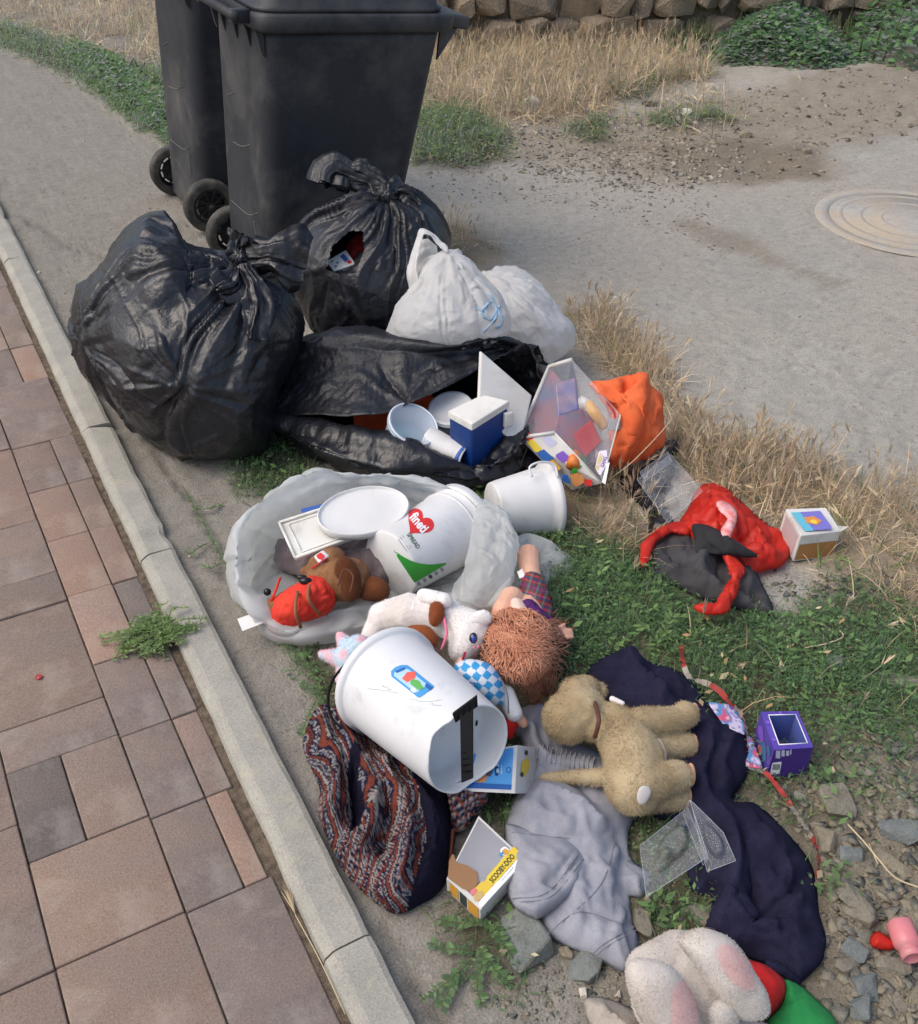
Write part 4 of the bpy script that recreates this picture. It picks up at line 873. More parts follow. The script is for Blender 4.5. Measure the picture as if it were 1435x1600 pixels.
def proj(V):
    d = (np.asarray(V)-CAMP)@RC; return np.c_[CX+FPX*d[:, 0]/-d[:, 2], CY-FPX*d[:, 1]/-d[:, 2]]
def knot_geo(t, px, py, D, r_px, m, tails, seed=0, nm='knot'):
    k = CP(px, py, D); r = r_px*D/FPX; U, F = ICO[4]; a = np.arctan2(U[:, 1], U[:, 0]); s = 1+.22*(1-2*np.abs(np.sin(a*5+U[:, 2]*5)))+.12*fbm(U, 3, 3, seed)
    V = k+(U*s[:, None]*r*np.array([1, 1, .9]))@RC.T; obj(nm, V, F, m, t)
    for j, (pts, w0, w1) in enumerate(tails):                        # crumpled fans of film: centre line px + depth offset, widths px
        c = catmull([CP(x, y, D-dz) for x, y, dz in pts], 40); T = np.gradient(c, axis=0); T /= np.linalg.norm(T, axis=1)[:, None]; n = 56; V = []
        for i in range(40):
            f = i/39; w_ = (w0+(w1-w0)*f)*D/FPX; sd_ = np.cross(T[i], CAMW); sd_ /= np.linalg.norm(sd_); up = np.cross(sd_, T[i])
            for q_ in range(n):
                an = q_/(n-1)*2*np.pi; wob = 1+.45*math.sin(an*5+seed+j)+.3*math.sin(an*11+j*2+f*3)+.2*math.sin(an*17+f*5); V.append(c[i]+sd_*math.cos(an)*w_*wob*.5*(1+.2*math.sin(9*f+j))+up*math.sin(an)*w_*.24*wob)
        V = np.array(V); V = V+np.stack([fbm(V, 40, 2, s_)*.006*1 for s_ in (1, 2, 3)], 1); F = [(i*n+q_, i*n+q_+1, (i+1)*n+q_+1, (i+1)*n+q_) for i in range(39) for q_ in range(n-1)]
        obj('film_tail', V, F, m, t)
# bag 1: big one at the left
poly = [(104, 500), (118, 450), (150, 425), (172, 400), (182, 365), (215, 338), (248, 325), (272, 340), (290, 385), (330, 392), (362, 395), (400, 405), (440, 430), (468, 480), (468, 540), (440, 600), (428, 680), (400, 725), (350, 738), (290, 728), (235, 700), (190, 655), (150, 610), (118, 560)]
t1, V1, F1, k1, D1 = bag('black_rubbish_bag', 'largest bulging black rubbish bag, knotted, leaning over the kerb at left', 'rubbish bag', poly, .24, .27, (378, 425, .20, 1.0), mblack, 3, amp=.015, nf=40, sig=.28, group='black rubbish bags',facet=.030,
    extra=[(130, 540, .1, .7), (285, 600, .26, .45)], sub=7, lumps=[(240, 400, .09, .03), (380, 600, .1, .03), (200, 600, .1, .02)])
knot_geo(t1, 376, 402, D1-.2, 17, mblack, [([(376, 400, 0), (372, 385, .01), (380, 366, .02)], 22, 30), ([(380, 405, 0), (430, 402, .02), (478, 415, .0)], 30, 62), ([(378, 412, .0), (362, 440, .03), (340, 452, .04)], 20, 44), ([(380, 415, .02), (400, 470, .03), (395, 530, .03)], 20, 40)], 3)
# bag 2: behind, torn
poly = [(440, 400), (462, 355), (500, 320), (545, 300), (590, 284), (640, 288), (680, 318), (703, 370), (702, 430), (680, 490), (640, 535), (560, 545), (500, 530), (470, 480), (430, 420)]
hole = [(512, 420), (520, 385), (548, 362), (566, 362), (568, 392), (556, 425), (530, 428)]
t2, V2, F2, k2, D2 = bag('black_rubbish_bag', 'upright black rubbish bag with a torn hole, standing against the nearer bin', 'rubbish bag', poly, .27, .20, (606, 308, .12, 1.0), mblack2, 8, amp=.013, nf=44, sig=.26, group='black rubbish bags', facet=.016, cut=hole, sub=7)
knot_geo(t2, 604, 305, D2-.1, 20, mblack2, [([(600, 300, 0), (565, 285, .0), (525, 270, .01), (516, 290, .02)], 24, 38), ([(600, 300, 0), (585, 283, .0), (565, 274, .0), (548, 270, .0)], 26, 28), ([(606, 305, 0), (635, 306, .0), (655, 322, .0)], 20, 20)], 8)
tb_ = thing('tissue_box', 'small printed white carton showing in the tear of the rear black bag', 'box'); q = np.array([CP(510, 408, D2-.125), CP(541, 390, D2-.10), CP(556, 412, D2-.12), CP(522, 424, D2-.145)])
mcard = mat('white_card', lin(226, 226, 222), lin(214, 214, 212), 20, .6); V, F = slab(q, -qn(q)*.05, .002); obj('carton', V, F, mcard, tb_, smooth=False)
mblue = mat('print_blue', lin(60, 96, 168), rough=.5); mredp = mat('print_red', lin(205, 40, 42), rough=.5)
for u, v in ((.2, .25), (.35, .5), (.2, .7)): decal('printed_motif', q, [(u+.09*math.cos(a)*(1 if i % 2 else .3), v+.12*math.sin(a)*(1 if i % 2 else .3)) for i, a in enumerate(np.linspace(0, 6.28, 11)[:-1])], mat('print_ink', lin(80, 86, 110), rough=.5), tb_)
decal('printed_motif', q, [(.6, .2), (.8, .15), (.85, .6), (.65, .7)], mblue, tb_); decal('printed_motif', q, [(.7, .7), (.88, .65), (.9, .85), (.72, .88)], mredp, tb_)
rc = thing('red_cloth', 'dark red fabric glimpsed inside the torn black bag', 'cloth'); V, F = inflate([(540, 400), (548, 368), (572, 362), (578, 400), (560, 430), (545, 425)], D2-.06, .03, 4); V = V+vnormals(V, tris(F))*(fbm(V, 40, 3, 3)*.008)[:, None]; obj('fabric', V, F, mat('red_fabric', lin(150, 22, 22), lin(110, 14, 16), 20, .8), rc)
# torn flap under the hole
V, F = loft([[CP(498, 425, D2-.15), CP(520, 432, D2-.17), CP(556, 432, D2-.165), CP(574, 400, D2-.13)], [CP(503, 412, D2-.13), CP(512, 425, D2-.15), CP(548, 424, D2-.15), CP(566, 395, D2-.12)], [CP(505, 405, D2-.10), CP(515, 418, D2-.12), CP(545, 420, D2-.12), CP(560, 392, D2-.1)]], 30, 14)
V = V+np.stack([fbm(V, 60, 2, s_)*.006 for s_ in (1, 2, 3)], 1); obj('torn_flap', V, F, mblack2, t2, solid=.0008)
print('D1,D2', D1, D2)
# bag 3: open, lying, with rubbish spilling out
t3 = thing('black_rubbish_bag', 'open black rubbish bag lying on its side with plastic tubs spilling out', 'rubbish bag', 'black rubbish bags')
def film(rows, n, m, mt, par, seed, scale=1.1, it=60, nm='film', anchor=.05, floor=.004, noise=.006, nsc=9, solid=.0012, closed=False, crease=.012, sub=0, amp2=.010, rib=0, ribf=26, ribv=0, ribvf=12, ncr=30, hcr=.005, wcr=.010, cpts=()):
    V, F = loft(rows, n, m, closed); V = V+np.stack([fbm(V, 6, 2, seed+s_)*amp2 for s_ in (1, 2, 3)], 1); T = tris(F); N = vnormals(V, T)
    uu = np.tile(np.arange(n)/n, m); vv = np.repeat(np.arange(m)/m, n)
    if ribv: V = V+N*((1-2.4*np.abs(vn(np.c_[uu*ribvf*.22+.8*vv, vv*ribvf, 0*uu]+1.1*np.c_[0*uu, vn(np.c_[uu*5, vv*4, 0*uu], 5), 0*uu], seed+3)))*ribv*ss(0, .1, vv))[:, None]
    if rib: an = uu*2*np.pi; cc = np.c_[np.cos(an)*ribf/6.3+vv*.6, np.sin(an)*ribf/6.3, vv*1.3]; V = V+N*((1-2.4*np.abs(vn(cc, seed)))*rib+(1-2.4*np.abs(vn(cc*2.3, seed+1)))*rib*.45)[:, None]
    V = crumple(V, F, 1+(scale-1)*.6, it, anchor, .45, 0, 0, floor, noise, nsc, seed); N = vnormals(V, T); V = V+N*(fac(V, 11, seed)*crease+fac(V, 24, seed+1)*crease*.5+fac(V, 50, seed+2)*crease*.15)[:, None]
    V = crumple(V, F, 1.0, 2, .1, .4, 0, 0, floor, 0, 9, seed, relax=.3)
    if ncr: V = creases(V, T, seed, ncr, hcr, wcr, [V[np.argmin(np.linalg.norm(proj(V)-c_, axis=1))] for c_ in cpts], (.06, .35 if len(cpts) else .25))
    V[:, 2] = np.maximum(V[:, 2], floor)
    return obj(nm, V, F, mt, par, solid=solid, sub=sub)
R_ = lambda *p: [P(*q_) for q_ in p]
film([R_((440, 600, .02), (465, 560, .03), (545, 545, .03), (680, 565, .03), (800, 560, .03), (860, 570, .03)),
      R_((436, 575, .13), (462, 535, .22), (555, 514, .26), (690, 542, .26), (790, 533, .26), (840, 548, .16)),
      R_((430, 600, .125), (470, 565, .21), (560, 548, .245), (680, 556, .25), (775, 546, .25), (826, 545, .23)),
      R_((422, 622, .12), (480, 600, .185), (562, 590, .215), (660, 582, .22), (742, 570, .235), (812, 545, .24)),
      R_((416, 640, .11), (486, 625, .165), (562, 620, .19), (648, 612, .20), (715, 592, .22), (800, 548, .245)),
      R_((417, 652, .10), (490, 645, .15), (560, 647, .175), (640, 630, .19), (700, 604, .21), (796, 552, .245))], 170, 90, mblack2, t3, 11, 1.10, 50, nm='upper_film', crease=.010, ncr=120, hcr=.009, wcr=.013, ribv=.010, ribvf=7, cpts=[(422, 640), (820, 548), (560, 525), (640, 628)])
film([R_((450, 560, .03), (560, 560, .04), (700, 560, .05), (840, 560, .06)),
      R_((440, 610, .03), (550, 625, .02), (700, 640, .02), (830, 640, .03)),
      R_((430, 640, .04), (540, 690, .03), (680, 720, .03), (830, 670, .06)),
      R_((425, 652, .10), (520, 668, .12), (620, 694, .12), (720, 716, .11), (800, 700, .13), (838, 640, .15)),
      R_((420, 665, .08), (500, 705, .10), (610, 735, .10), (720, 745, .08), (810, 722, .08), (850, 660, .10)),
      R_((425, 680, .01), (490, 725, .01), (610, 760, .01), (720, 765, .01), (820, 738, .01), (862, 670, .01))], 170, 90, mblack, t3, 12, 1.13, 80, nm='lower_film', crease=.012, ncr=100, hcr=.007, wcr=.010, ribv=.018, ribvf=14, cpts=[(425, 660), (850, 650), (760, 745)])
film([R_((775, 560, .22), (800, 550, .26), (822, 538, .27), (836, 552, .24)), R_((800, 600, .10), (815, 590, .14), (838, 580, .18), (846, 600, .16)), R_((800, 660, .02), (830, 660, .02), (850, 660, .03), (858, 640, .03))], 50, 40, mblack, t3, 13, 1.08, 50, nm='side_film')
# ---- contents of the open black bag
mor2 = mat('orange_plastic', lin(226, 88, 40), rough=.35, spec=.5); mclear = mat('frosted_plastic', lin(214, 226, 240), rough=.18, alpha=.42, spec=.8); mwp = mat('white_plastic', lin(224, 223, 220), lin(212, 211, 208), 6, .33, .48, spec=.5, dirt=lin(160, 154, 142), dsc=9, damt=.5, dlo=.54, dhi=.76, bump=.1, bs=200)
o = obj('orange_plate', *lathe([(0, .001), (0, .085), (.5, .10), (1, .118), (1.1, .118), (.6, .098), (.15, .08), (.15, .001)], P(618, 652, .07), P(620, 649, .082), 48), mor2); tag(o, 'orange plastic plate edge showing inside the open black bag', 'plate')
def tub(name, label, cat, A, B, ra, rb, m, rim=.004, lid=None, group=None, wall=.002, inside=True, hrim=.05, seg=56):
    """A = base centre, B = mouth centre"""
    t = thing(name, label, cat, group); h = np.linalg.norm(np.asarray(B)-A); e = wall/h
    pr = [(0, .001), (0, ra-.004), (.012, ra-.001), (.03, ra)]+[(f, ra+(rb-ra)*f) for f in np.linspace(.1, 1-hrim, 8)]+[(1-hrim, rb+rim), (1-.004, rb+rim), (1, rb+rim-.0012), (1, rb-wall)]
    if inside: pr += [(f, ra+(rb-ra)*f-wall) for f in np.linspace(1-hrim, e*1.5, 8)]+[(e*1.5, .001)]
    V, F = lathe(pr, A, B, seg); obj('shell', V, F, m, t)
    return t
def lid_on(t, A, B, r, m, nm='lid', th=.006, rec=.006):
    n = (np.asarray(B)-A)/np.linalg.norm(np.asarray(B)-A); V, F = lathe([(-1, r+.003), (1, r+.003), (1.3, r+.001), (1.3, r-.006), (.9, r-.008), (.9, .001)], B, B+n*th, 56); return obj(nm, V, F, m, t)
A, B = P(668, 690, .06), P(634, 660, .16); t = tub('clear_tub', 'clear plastic tub with a lid in the mouth of the open black bag', 'tub', P(625, 700, .07), P(645, 665, .155), .050, .062, mclear); lid_on(t, P(625, 700, .07), P(645, 665, .155), .062, mclear)
A_, B_ = P(625, 700, .07), P(645, 665, .155); n_ = (B_-A_)/np.linalg.norm(B_-A_); xx_, yy_, _ = frame(n_); an_ = np.linspace(0, 2*np.pi, 48)
V, F = tube([B_+n_*.007+.063*(np.cos(a)*xx_+np.sin(a)*yy_) for a in an_], .0028, 6, False); obj('rim_bead', V, F, mat('frosted_rim', lin(222, 230, 238), rough=.25, alpha=.9), t)
V, F = lathe([(0, .001), (0, .045), (.5, .048), (.5, .001)], A_+n_*.012, B_, 30); obj('teal_content', V, F, mat('teal_plastic', lin(70, 150, 160), rough=.5), t)
t = tub('white_tub', 'greyish white tub standing behind the small clear tub', 'tub', P(712, 690, .03), P(705, 640, .15), .05, .056, mat('grey_plastic', lin(196, 198, 200), rough=.4)); lid_on(t, P(712, 690, .03), P(705, 640, .15), .056, mat('grey_plastic', lin(196, 198, 200)))
t = tub('white_cup', 'white plastic cup lying with its blue rim towards the viewer', 'cup', P(668, 690, .11), P(728, 716, .10), .040, .030, mwp, rim=.002)
o = obj('blue_band', *lathe([(0, .0305), (1, .0305), (1, .032), (0, .032), (0, .0305)], P(722, 714, .1), P(728, 717, .10), 40), mblue, t)
def boxthing(name, label, cat, top, z, down, m, mt=None, w=.003, group=None, nm='box'):
    """top: 4 px corners at heights z (scalar or list); down: vector or height to the ground"""
    t = thing(name, label, cat, group); zz = [z]*4 if np.isscalar(z) else z; q_ = np.array([P(x, y, h) for (x, y), h in zip(top, zz)])
    off = np.array([0, 0, -down]) if np.isscalar(down) else np.asarray(down); V, F = hexa(q_+off, q_, w); obj(nm, V, F, m, t, smooth=False); return t, q_
mbx = mat('deep_blue_plastic', lin(20, 62, 128), lin(16, 54, 116), 9, .4, .5); mlw = mat('off_white_plastic', lin(228, 226, 218), lin(218, 215, 206), 8, .5, dirt=lin(176, 168, 152), dsc=12, damt=.5)
ct = thing('cooler_box', 'small dark blue box with a white lid in the open black bag', 'box')
q = np.array([P(700, 642, .215), P(754, 616, .225), P(797, 626, .225), P(738, 663, .215)]); V, F = hexa(q-[0, 0, .02], q, .004); obj('lid', V, F, mlw, ct, smooth=False)
q2 = q.mean(0)+(q-q.mean(0))*.955-[0, 0, .021]; bq = q.mean(0)+(q-q.mean(0))*.86-[0, .0, .155]; V, F = hexa(bq, q2, .005); obj('body', V, F, mbx, ct, smooth=False)
V, F = box8(-.012, .012, -.006, .006, -.02, .02, .003); c = (q[2]+q[3])/2*.25+q[2]*.75-[0, 0, .045]; obj('latch', np.array(V)+c+[.008, -.004, 0], F, mlw, ct)
t, _ = boxthing('plastic_lid', 'large flat white plastic lid leaning upright at the back of the open black bag', 'lid', [(752, 548), (748, 640), (812, 700), (832, 618)], [.315, .20, .10, .20], qn(np.array([P(752, 548, .315), P(748, 640, .20), P(812, 700, .10), P(832, 618, .2)]))*-.014, mlw, w=.004, nm='panel')
o = obj('green_plate', *lathe([(0, .001), (0, .03), (1, .03), (1, .001)], P(590, 690, .10), P(590, 688, .106), 30), mat('teal_plastic', lin(40, 150, 120), rough=.4)); tag(o, 'sliver of green plastic plate below the orange plate', 'plate')

# ---- white carrier bags
poly = [(602, 530), (618, 480), (638, 455), (652, 440), (668, 405), (700, 388), (722, 398), (745, 425), (790, 470), (798, 520), (760, 540), (700, 546), (650, 540)]
tw, Vw, Fw, kw, Dw = bag('white_carrier_bag', 'white carrier bag with one handle loop sticking up, on top of black bags', 'carrier bag', poly, .33, .10, (700, 400, .06, .7), mwhite, 21, amp=.011, nf=36, sig=.20, sub=6, facet=.014, ncr=60, hcr=.005, wcr=.010, fine=2.2, npt=90, group='white carrier bags')
# handle loop
film([[CP(640, 458, Dw), CP(637, 420, Dw), CP(648, 375, Dw), CP(656, 357, Dw), CP(672, 362, Dw), CP(700, 388, Dw-.03)], [CP(655, 450, Dw-.04), CP(651, 420, Dw-.035), CP(657, 385, Dw-.03), CP(664, 370, Dw-.03), CP(678, 375, Dw-.03), CP(700, 396, Dw-.05)]], 40, 10, mwhite, tw, 22, 1.05, 30, nm='handle', crease=.004, floor=0, amp2=.003, solid=.0012)
film([[CP(650, 455, Dw+.02), CP(646, 420, Dw+.03), CP(655, 380, Dw+.03), CP(668, 372, Dw+.02)], [CP(690, 420, Dw), CP(688, 405, Dw+.01), CP(685, 395, Dw+.01), CP(682, 385, Dw)]], 24, 12, mwhite, tw, 23, 1.03, 20, nm='handle', floor=0, amp2=.003)
mlb = mat('pale_blue_print', lin(150, 180, 205), rough=.6)
for pl in ([(750, 490), (770, 470), (775, 495), (755, 520)], [(765, 460), (785, 500), (775, 515)], [(745, 480), (765, 500), (785, 470)]):
    V, F = tube(catmull([CP(x, y, Dw-.10+.0) for x, y in pl], 16), .0016, 5)
    from_c = V; V = np.array(V); k = [int(np.argmin(np.linalg.norm(proj(Vw)-p_, axis=1)+(np.einsum('ij,j->i', Vw-CP(700, 480, Dw), CAMW) < 0)*1e4)) for p_ in proj(V)]; V = Vw[k]+CAMW*.002+(V-np.repeat(V.reshape(-1, 5, 3).mean(1), 5, 0)); obj('blue_print', V, F, mlb, tw)
poly = [(740, 470), (755, 425), (795, 418), (832, 430), (858, 462), (880, 492), (902, 515), (895, 545), (862, 566), (820, 560), (770, 545), (745, 520)]
tw2, Vw2, Fw2, kw2, Dw2 = bag('white_carrier_bag', 'bulging white carrier bag stained brown, behind at right of the handled one', 'carrier bag', poly, .17, .16, (760, 430, .06, .6), mwhite, 25, amp=.011, nf=36, sig=.25, sub=6, facet=.017, ncr=70, hcr=.0055, wcr=.010, fine=2.2, npt=90, group='white carrier bags')
print('Dw', Dw, Dw2, Vw[:, 2].min(), Vw2[:, 2].min())
# ================================================================== HELPERS FOR PRINT ON SURFACES
def cyl_hit(q, A, B, ra, rb, lift=.0008):
    A, B = np.asarray(A), np.asarray(B); L = np.linalg.norm(B-A); ax = (B-A)/L; q = np.asarray(q, float)
    d = np.stack([(q[:, 0]-CX)/FPX, -(q[:, 1]-CY)/FPX, -np.ones(len(q))], 1)@RC.T; o = CAMP-A; dp = d-(d@ax)[:, None]*ax; op = o-(o@ax)*ax; r = np.full(len(q), (ra+rb)/2)
    for _ in range(4):
        a = (dp*dp).sum(1); b = 2*(dp@op); c = op@op-(r+lift)**2; t = (-b-np.sqrt(np.maximum(b*b-4*a*c, 0)))/(2*a); s = np.clip(((CAMP+d*t[:, None]-A)@ax)/L, 0, 1); r = ra+(rb-ra)*s
    return CAMP+d*t[:, None]
def plane_hit(q, p0, n, lift=.0008):
    n = np.asarray(n)/np.linalg.norm(n); n = n if n@(CAMP-p0) > 0 else -n; p0 = np.asarray(p0)+n*lift; q = np.asarray(q, float)
    d = np.stack([(q[:, 0]-CX)/FPX, -(q[:, 1]-CY)/FPX, -np.ones(len(q))], 1)@RC.T; t = ((p0-CAMP)@n)/(d@n); return CAMP+d*t[:, None]
def patch(name, poly, hit, m, par, cell=3, smoothpoly=False, lift=.0008, colf=None):
    pl = np.array(poly, float); ext = (pl.max(0)-pl.min(0)).min(); F = []
    if ext > 4*cell: _, F, q, _ = sheet(poly, cell, smoothpoly=smoothpoly)
    if len(F) < 12: q = pl; F = [tuple(range(len(pl)))]
    V = hit(q, lift); return obj(name, V, F, m, par, smooth=True, col=None if colf is None else colf(q))
def ptext(name, s, o, ux, uy, hit, m, par, lift=.0014, bold=.012):
    """text centred on pixel o; ux = px vector of one em along the baseline, uy = px vector of one em upwards"""
    V, F = text_vf(s, bold); q = np.array(o)+V[:, :1]*np.array(ux)+V[:, 1:2]*np.array(uy); return obj(name, hit(q, lift), F, m, par, smooth=False)
def pm(name, r, g, b, rough=.55): return mat('ink_'+name, lin(r, g, b), rough=rough, spec=.4)
mvc = mat('printed', (1, 1, 1), attr='Col', rough=.5, spec=.4)
I_ = pm
# ================================================================== CLEAR WHITE BAG WITH ITS LOAD
mmilk = mat('milky_film', lin(236, 238, 236), lin(226, 229, 228), 8, .32, .45, bump=.12, bs=90, spec=.5, ridge=.15, rs=10, transl=.5, alpha=.80)
mmilk2 = mat('milky_film_thin', lin(236, 238, 236), lin(226, 229, 228), 8, .3, .42, bump=.12, bs=90, spec=.5, ridge=.2, rs=22, transl=.4, alpha=.5)
tb3 = thing('translucent_bag', 'large milky see-through bag lying open, full of toys and tubs', 'plastic bag')
R1 = [(368, 870, .13), (374, 815, .16), (429, 764, .18), (497, 731, .20), (560, 738, .19), (628, 740, .19), (731, 764, .18), (787, 791, .17), (805, 839, .15), (799, 899, .12), (765, 950, .08), (690, 936, .07), (588, 942, .07), (500, 962, .06), (449, 985, .06), (405, 960, .08), (375, 920, .11)]
R1b = [(376, 870, .115), (383, 822, .15), (434, 774, .17), (498, 745, .185), (560, 750, .175), (628, 752, .175), (725, 776, .165), (775, 802, .155), (790, 843, .135), (785, 899, .105), (755, 940, .07), (688, 930, .06), (590, 934, .06), (505, 952, .05), (455, 972, .05), (413, 948, .07), (385, 912, .095)]
R0 = [(364, 880, .006), (375, 830, .006), (420, 800, .006), (500, 775, .006), (560, 780, .006), (628, 780, .006), (731, 800, .006), (790, 830, .006), (815, 870, .006), (810, 925, .006), (775, 968, .006), (690, 985, .006), (588, 1000, .006), (509, 1010, .006), (449, 998, .006), (405, 975, .006), (372, 940, .006)]
Rm = [(362, 872, .07), (369, 818, .09), (424, 772, .10), (497, 748, .10), (560, 752, .10), (628, 756, .10), (731, 778, .10), (792, 806, .10), (812, 850, .09), (806, 912, .07), (772, 962, .05), (690, 965, .05), (588, 975, .05), (505, 990, .045), (449, 994, .04), (402, 970, .045), (368, 930, .06)]
R2 = [(395, 872, .07), (400, 839, .09), (440, 803, .11), (517, 783, .12), (565, 772, .12), (628, 778, .12), (705, 800, .10), (750, 822, .08), (765, 850, .07), (765, 895, .05), (735, 920, .03), (680, 915, .03), (588, 920, .03), (510, 935, .03), (465, 955, .03), (425, 930, .04), (402, 905, .05)]
R3 = [(430, 868, .01), (445, 850, .01), (480, 840, .01), (540, 830, .01), (575, 830, .01), (628, 835, .01), (680, 845, .01), (715, 855, .01), (725, 870, .01), (720, 885, .01), (700, 895, .01), (670, 897, .01), (588, 897, .01), (530, 905, .01), (490, 910, .01), (460, 900, .01), (440, 885, .01)]
film([R_(*R0), R_(*Rm), R_(*R1), R_(*R1b), R_(*R2), R_(*R3)], 240, 60, mmilk, tb3, 41, 1.06, 60, nm='film', closed=True, crease=.010, amp2=.008, solid=0, noise=.006, rib=.009, ribf=11, ncr=220, hcr=.0075, wcr=.009, ribv=.004, ribvf=6)
film([R_((790, 850, .10), (797, 900, .08), (785, 955, .02)), R_((826, 832, .05), (845, 890, .03), (846, 936, .006)), R_((866, 846, .04), (880, 885, .02), (872, 915, .006)), R_((906, 878, .012), (905, 884, .01), (898, 892, .006))], 50, 50, mmilk, tb3, 42, 1.08, 50, nm='film_flap', crease=.008, amp2=.004, rib=.002, ribf=8, solid=0, ncr=40)
film([R_((742, 776, .165), (735, 850, .15), (705, 935, .09)), R_((775, 790, .175), (758, 870, .16), (728, 940, .10)), R_((798, 820, .17), (785, 890, .14), (752, 950, .08)), R_((808, 845, .15), (800, 905, .11), (772, 962, .04))], 70, 70, mmilk2, tb3, 43, 1.06, 40, nm='film_fold', crease=.001, amp2=.001, rib=.003, ribf=4, ncr=34, hcr=.005, wcr=.010, solid=0, cpts=[(795, 805), (715, 938)])
V, F = tube(catmull([P(870, 902, .02), P(880, 896, .02), P(884, 906, .018), P(876, 912, .018)], 12), .0008, 4); obj('print_mark', V, F, I_('dark', 60, 66, 60), tb3)
# mauve fleece underneath
mmauve = mat('mauve_fleece', lin(118, 104, 106), lin(96, 84, 88), 18, .95, bump=.5, bs=500, sheen=.3)
def cloth(name, label, cat, poly, m, cell=5, z0=.01, dome=.03, s=.04, folds=(), seed=0, lump=.012, lsc=9, scale=1.08, it=60, anchor=.05, noise=.006, nsc=16, solid=.003, parent=None, pname='fabric', colf=None, group=None, edge=.004, fine=.0, facet=.0, zf=None, bend=.3, rid=.007, rsc=13, ncr=0, hcr=.004, wcr=.007, sub=0):
    t = parent or thing(name, label, cat, group); V, F, q, bd = sheet(poly, cell, z0, dome, s, edge, (), seed, lump, lsc); T = tris(F)
    d, _ = segdist(q, catmull(poly, max(40, len(poly)*8), True)); inn = 1-np.exp(-(d/6.0))
    V0 = V.copy()
    for f in folds:                                                   # a fold: sharp crest, one flank steeper
        c = catmull(f[0], 30); dd, near = segdist(q, c, False); dd = dd+5*vn(np.c_[q/26, 0*d], seed+3)*(dd > 2); e = np.abs(dd)/(f[2]*1.25); g = np.exp(-e**1.35); ta = np.clip(np.linalg.norm(near-c[0], axis=1)/14, 0, 1)*np.clip(np.linalg.norm(near-c[-1], axis=1)/14, 0, 1)
        V[:, 2] += f[1]*g*inn*(.25+.75*ta)
    if rid:
        an = .7*seed; ca, sa = math.cos(an), math.sin(an); U = np.c_[V0[:, 0]*ca+V0[:, 1]*sa, (-V0[:, 0]*sa+V0[:, 1]*ca)*.38, 0*V0[:, 0]]; U[:, :2] += .05*np.c_[fbm(V0, 6, 2, seed+8), fbm(V0, 6, 2, seed+9)]
        r1 = .45-np.abs(fbm(U, rsc, 2, seed+1)); r2 = .4-np.abs(fbm(U+.3, rsc*2.4, 2, seed+2)); V[:, 2] += (r1*rid*2.2+r2*rid*.8)*inn
    V[:, 2] = np.maximum(V[:, 2], z0*.3+.003); px_ = q
    V = crumple(V, F, scale, it, anchor, bend, .0, 0, .003, noise, nsc, seed)
    if facet: V = V+vnormals(V, T)*(fac(V, 14, seed)*facet+fac(V, 34, seed+1)*facet*.4+fac(V, 80, seed+2)*facet*.12)[:, None]
    if ncr: V = creases(V, T, seed, ncr, hcr, wcr, (), (.04, .16))
    if fine: V = V+vnormals(V, T)*(fbm(V, 300, 2, seed)*fine)[:, None]
    V[:, 2] = np.maximum(V[:, 2], .003); o = obj(pname, V, F, m, t, solid=solid, col=None if colf is None else colf(q), sub=sub); return t, V, F, q
t, *_ = cloth('fleece', 'mauve grey fleece under the white lids in the see-through bag', 'cloth', [(430, 850), (470, 830), (560, 830), (620, 850), (640, 900), (610, 930), (540, 930), (470, 900), (435, 885)], mmauve, 5, .03, .06, .05, [([(440, 870), (520, 880), (600, 870)], .015, 8), ([(560, 840), (590, 880), (600, 920)], .015, 8)], 3, .03, 9, 1.12)
# rectangular white tray lid + oval lid
lt = thing('tray_lid', 'rectangular dirty white plastic lid lying under the oval lid', 'lid'); q = np.array([P(437, 818, .150), P(570, 775, .16), P(612, 818, .15), P(462, 873, .135)])
V, F = slab(q, -qn(q)*.008, .002); obj('tray', V, F, mlw, lt, smooth=False)
e = .035
for (a, b) in (((0, 0), (1, 0)), ((1, 0), (1, 1)), ((1, 1), (0, 1)), ((0, 1), (0, 0))):
    p0, p1 = qpt(q, *a, .003), qpt(q, *b, .003); V, F = tube([p0, p1], .0035, 8); obj('lip', V, F, mlw, lt)
iq = np.array([qpt(q, .08, .10, .0012), qpt(q, .92, .10, .0012), qpt(q, .92, .90, .0012), qpt(q, .08, .90, .0012)])
for a, b in ((0, 1), (1, 2), (2, 3), (3, 0)): V, F = tube([iq[a], iq[b]], .0022, 6); obj('raised_bead', V, F, mlw, lt)
bl = thing('blue_lid', 'sliver of bright blue plastic behind the rectangular lid', 'lid'); q = np.array([P(470, 795, .145), P(522, 783, .15), P(525, 795, .145), P(475, 806, .14)]); V, F = slab(q, -qn(q)*.006, .001); obj('piece', V, F, mblue, bl, smooth=False)
ol = thing('oval_lid', 'white oval tub lid resting on the rectangular lid and the printed bucket', 'lid')
oc = P(568, 799, .178); ux_ = P(640, 785, .185)-P(497, 812, .17); ux_ /= 2; uy_ = P(560, 764, .19)-P(577, 836, .165); uy_ /= 2; on = np.cross(ux_, uy_); on /= np.linalg.norm(on); on = on if on[2] > 0 else -on
def oval(pr, seg=64):
    V = [oc+ux_*r*math.cos(a)+uy_*r*math.sin(a)+on*h for r, h in pr for a in np.linspace(0, 6.2832, seg, endpoint=False)]; F = [(i*seg+j, i*seg+(j+1) % seg, (i+1)*seg+(j+1) % seg, (i+1)*seg+j) for i in range(len(pr)-1) for j in range(seg)]; return np.array(V), F
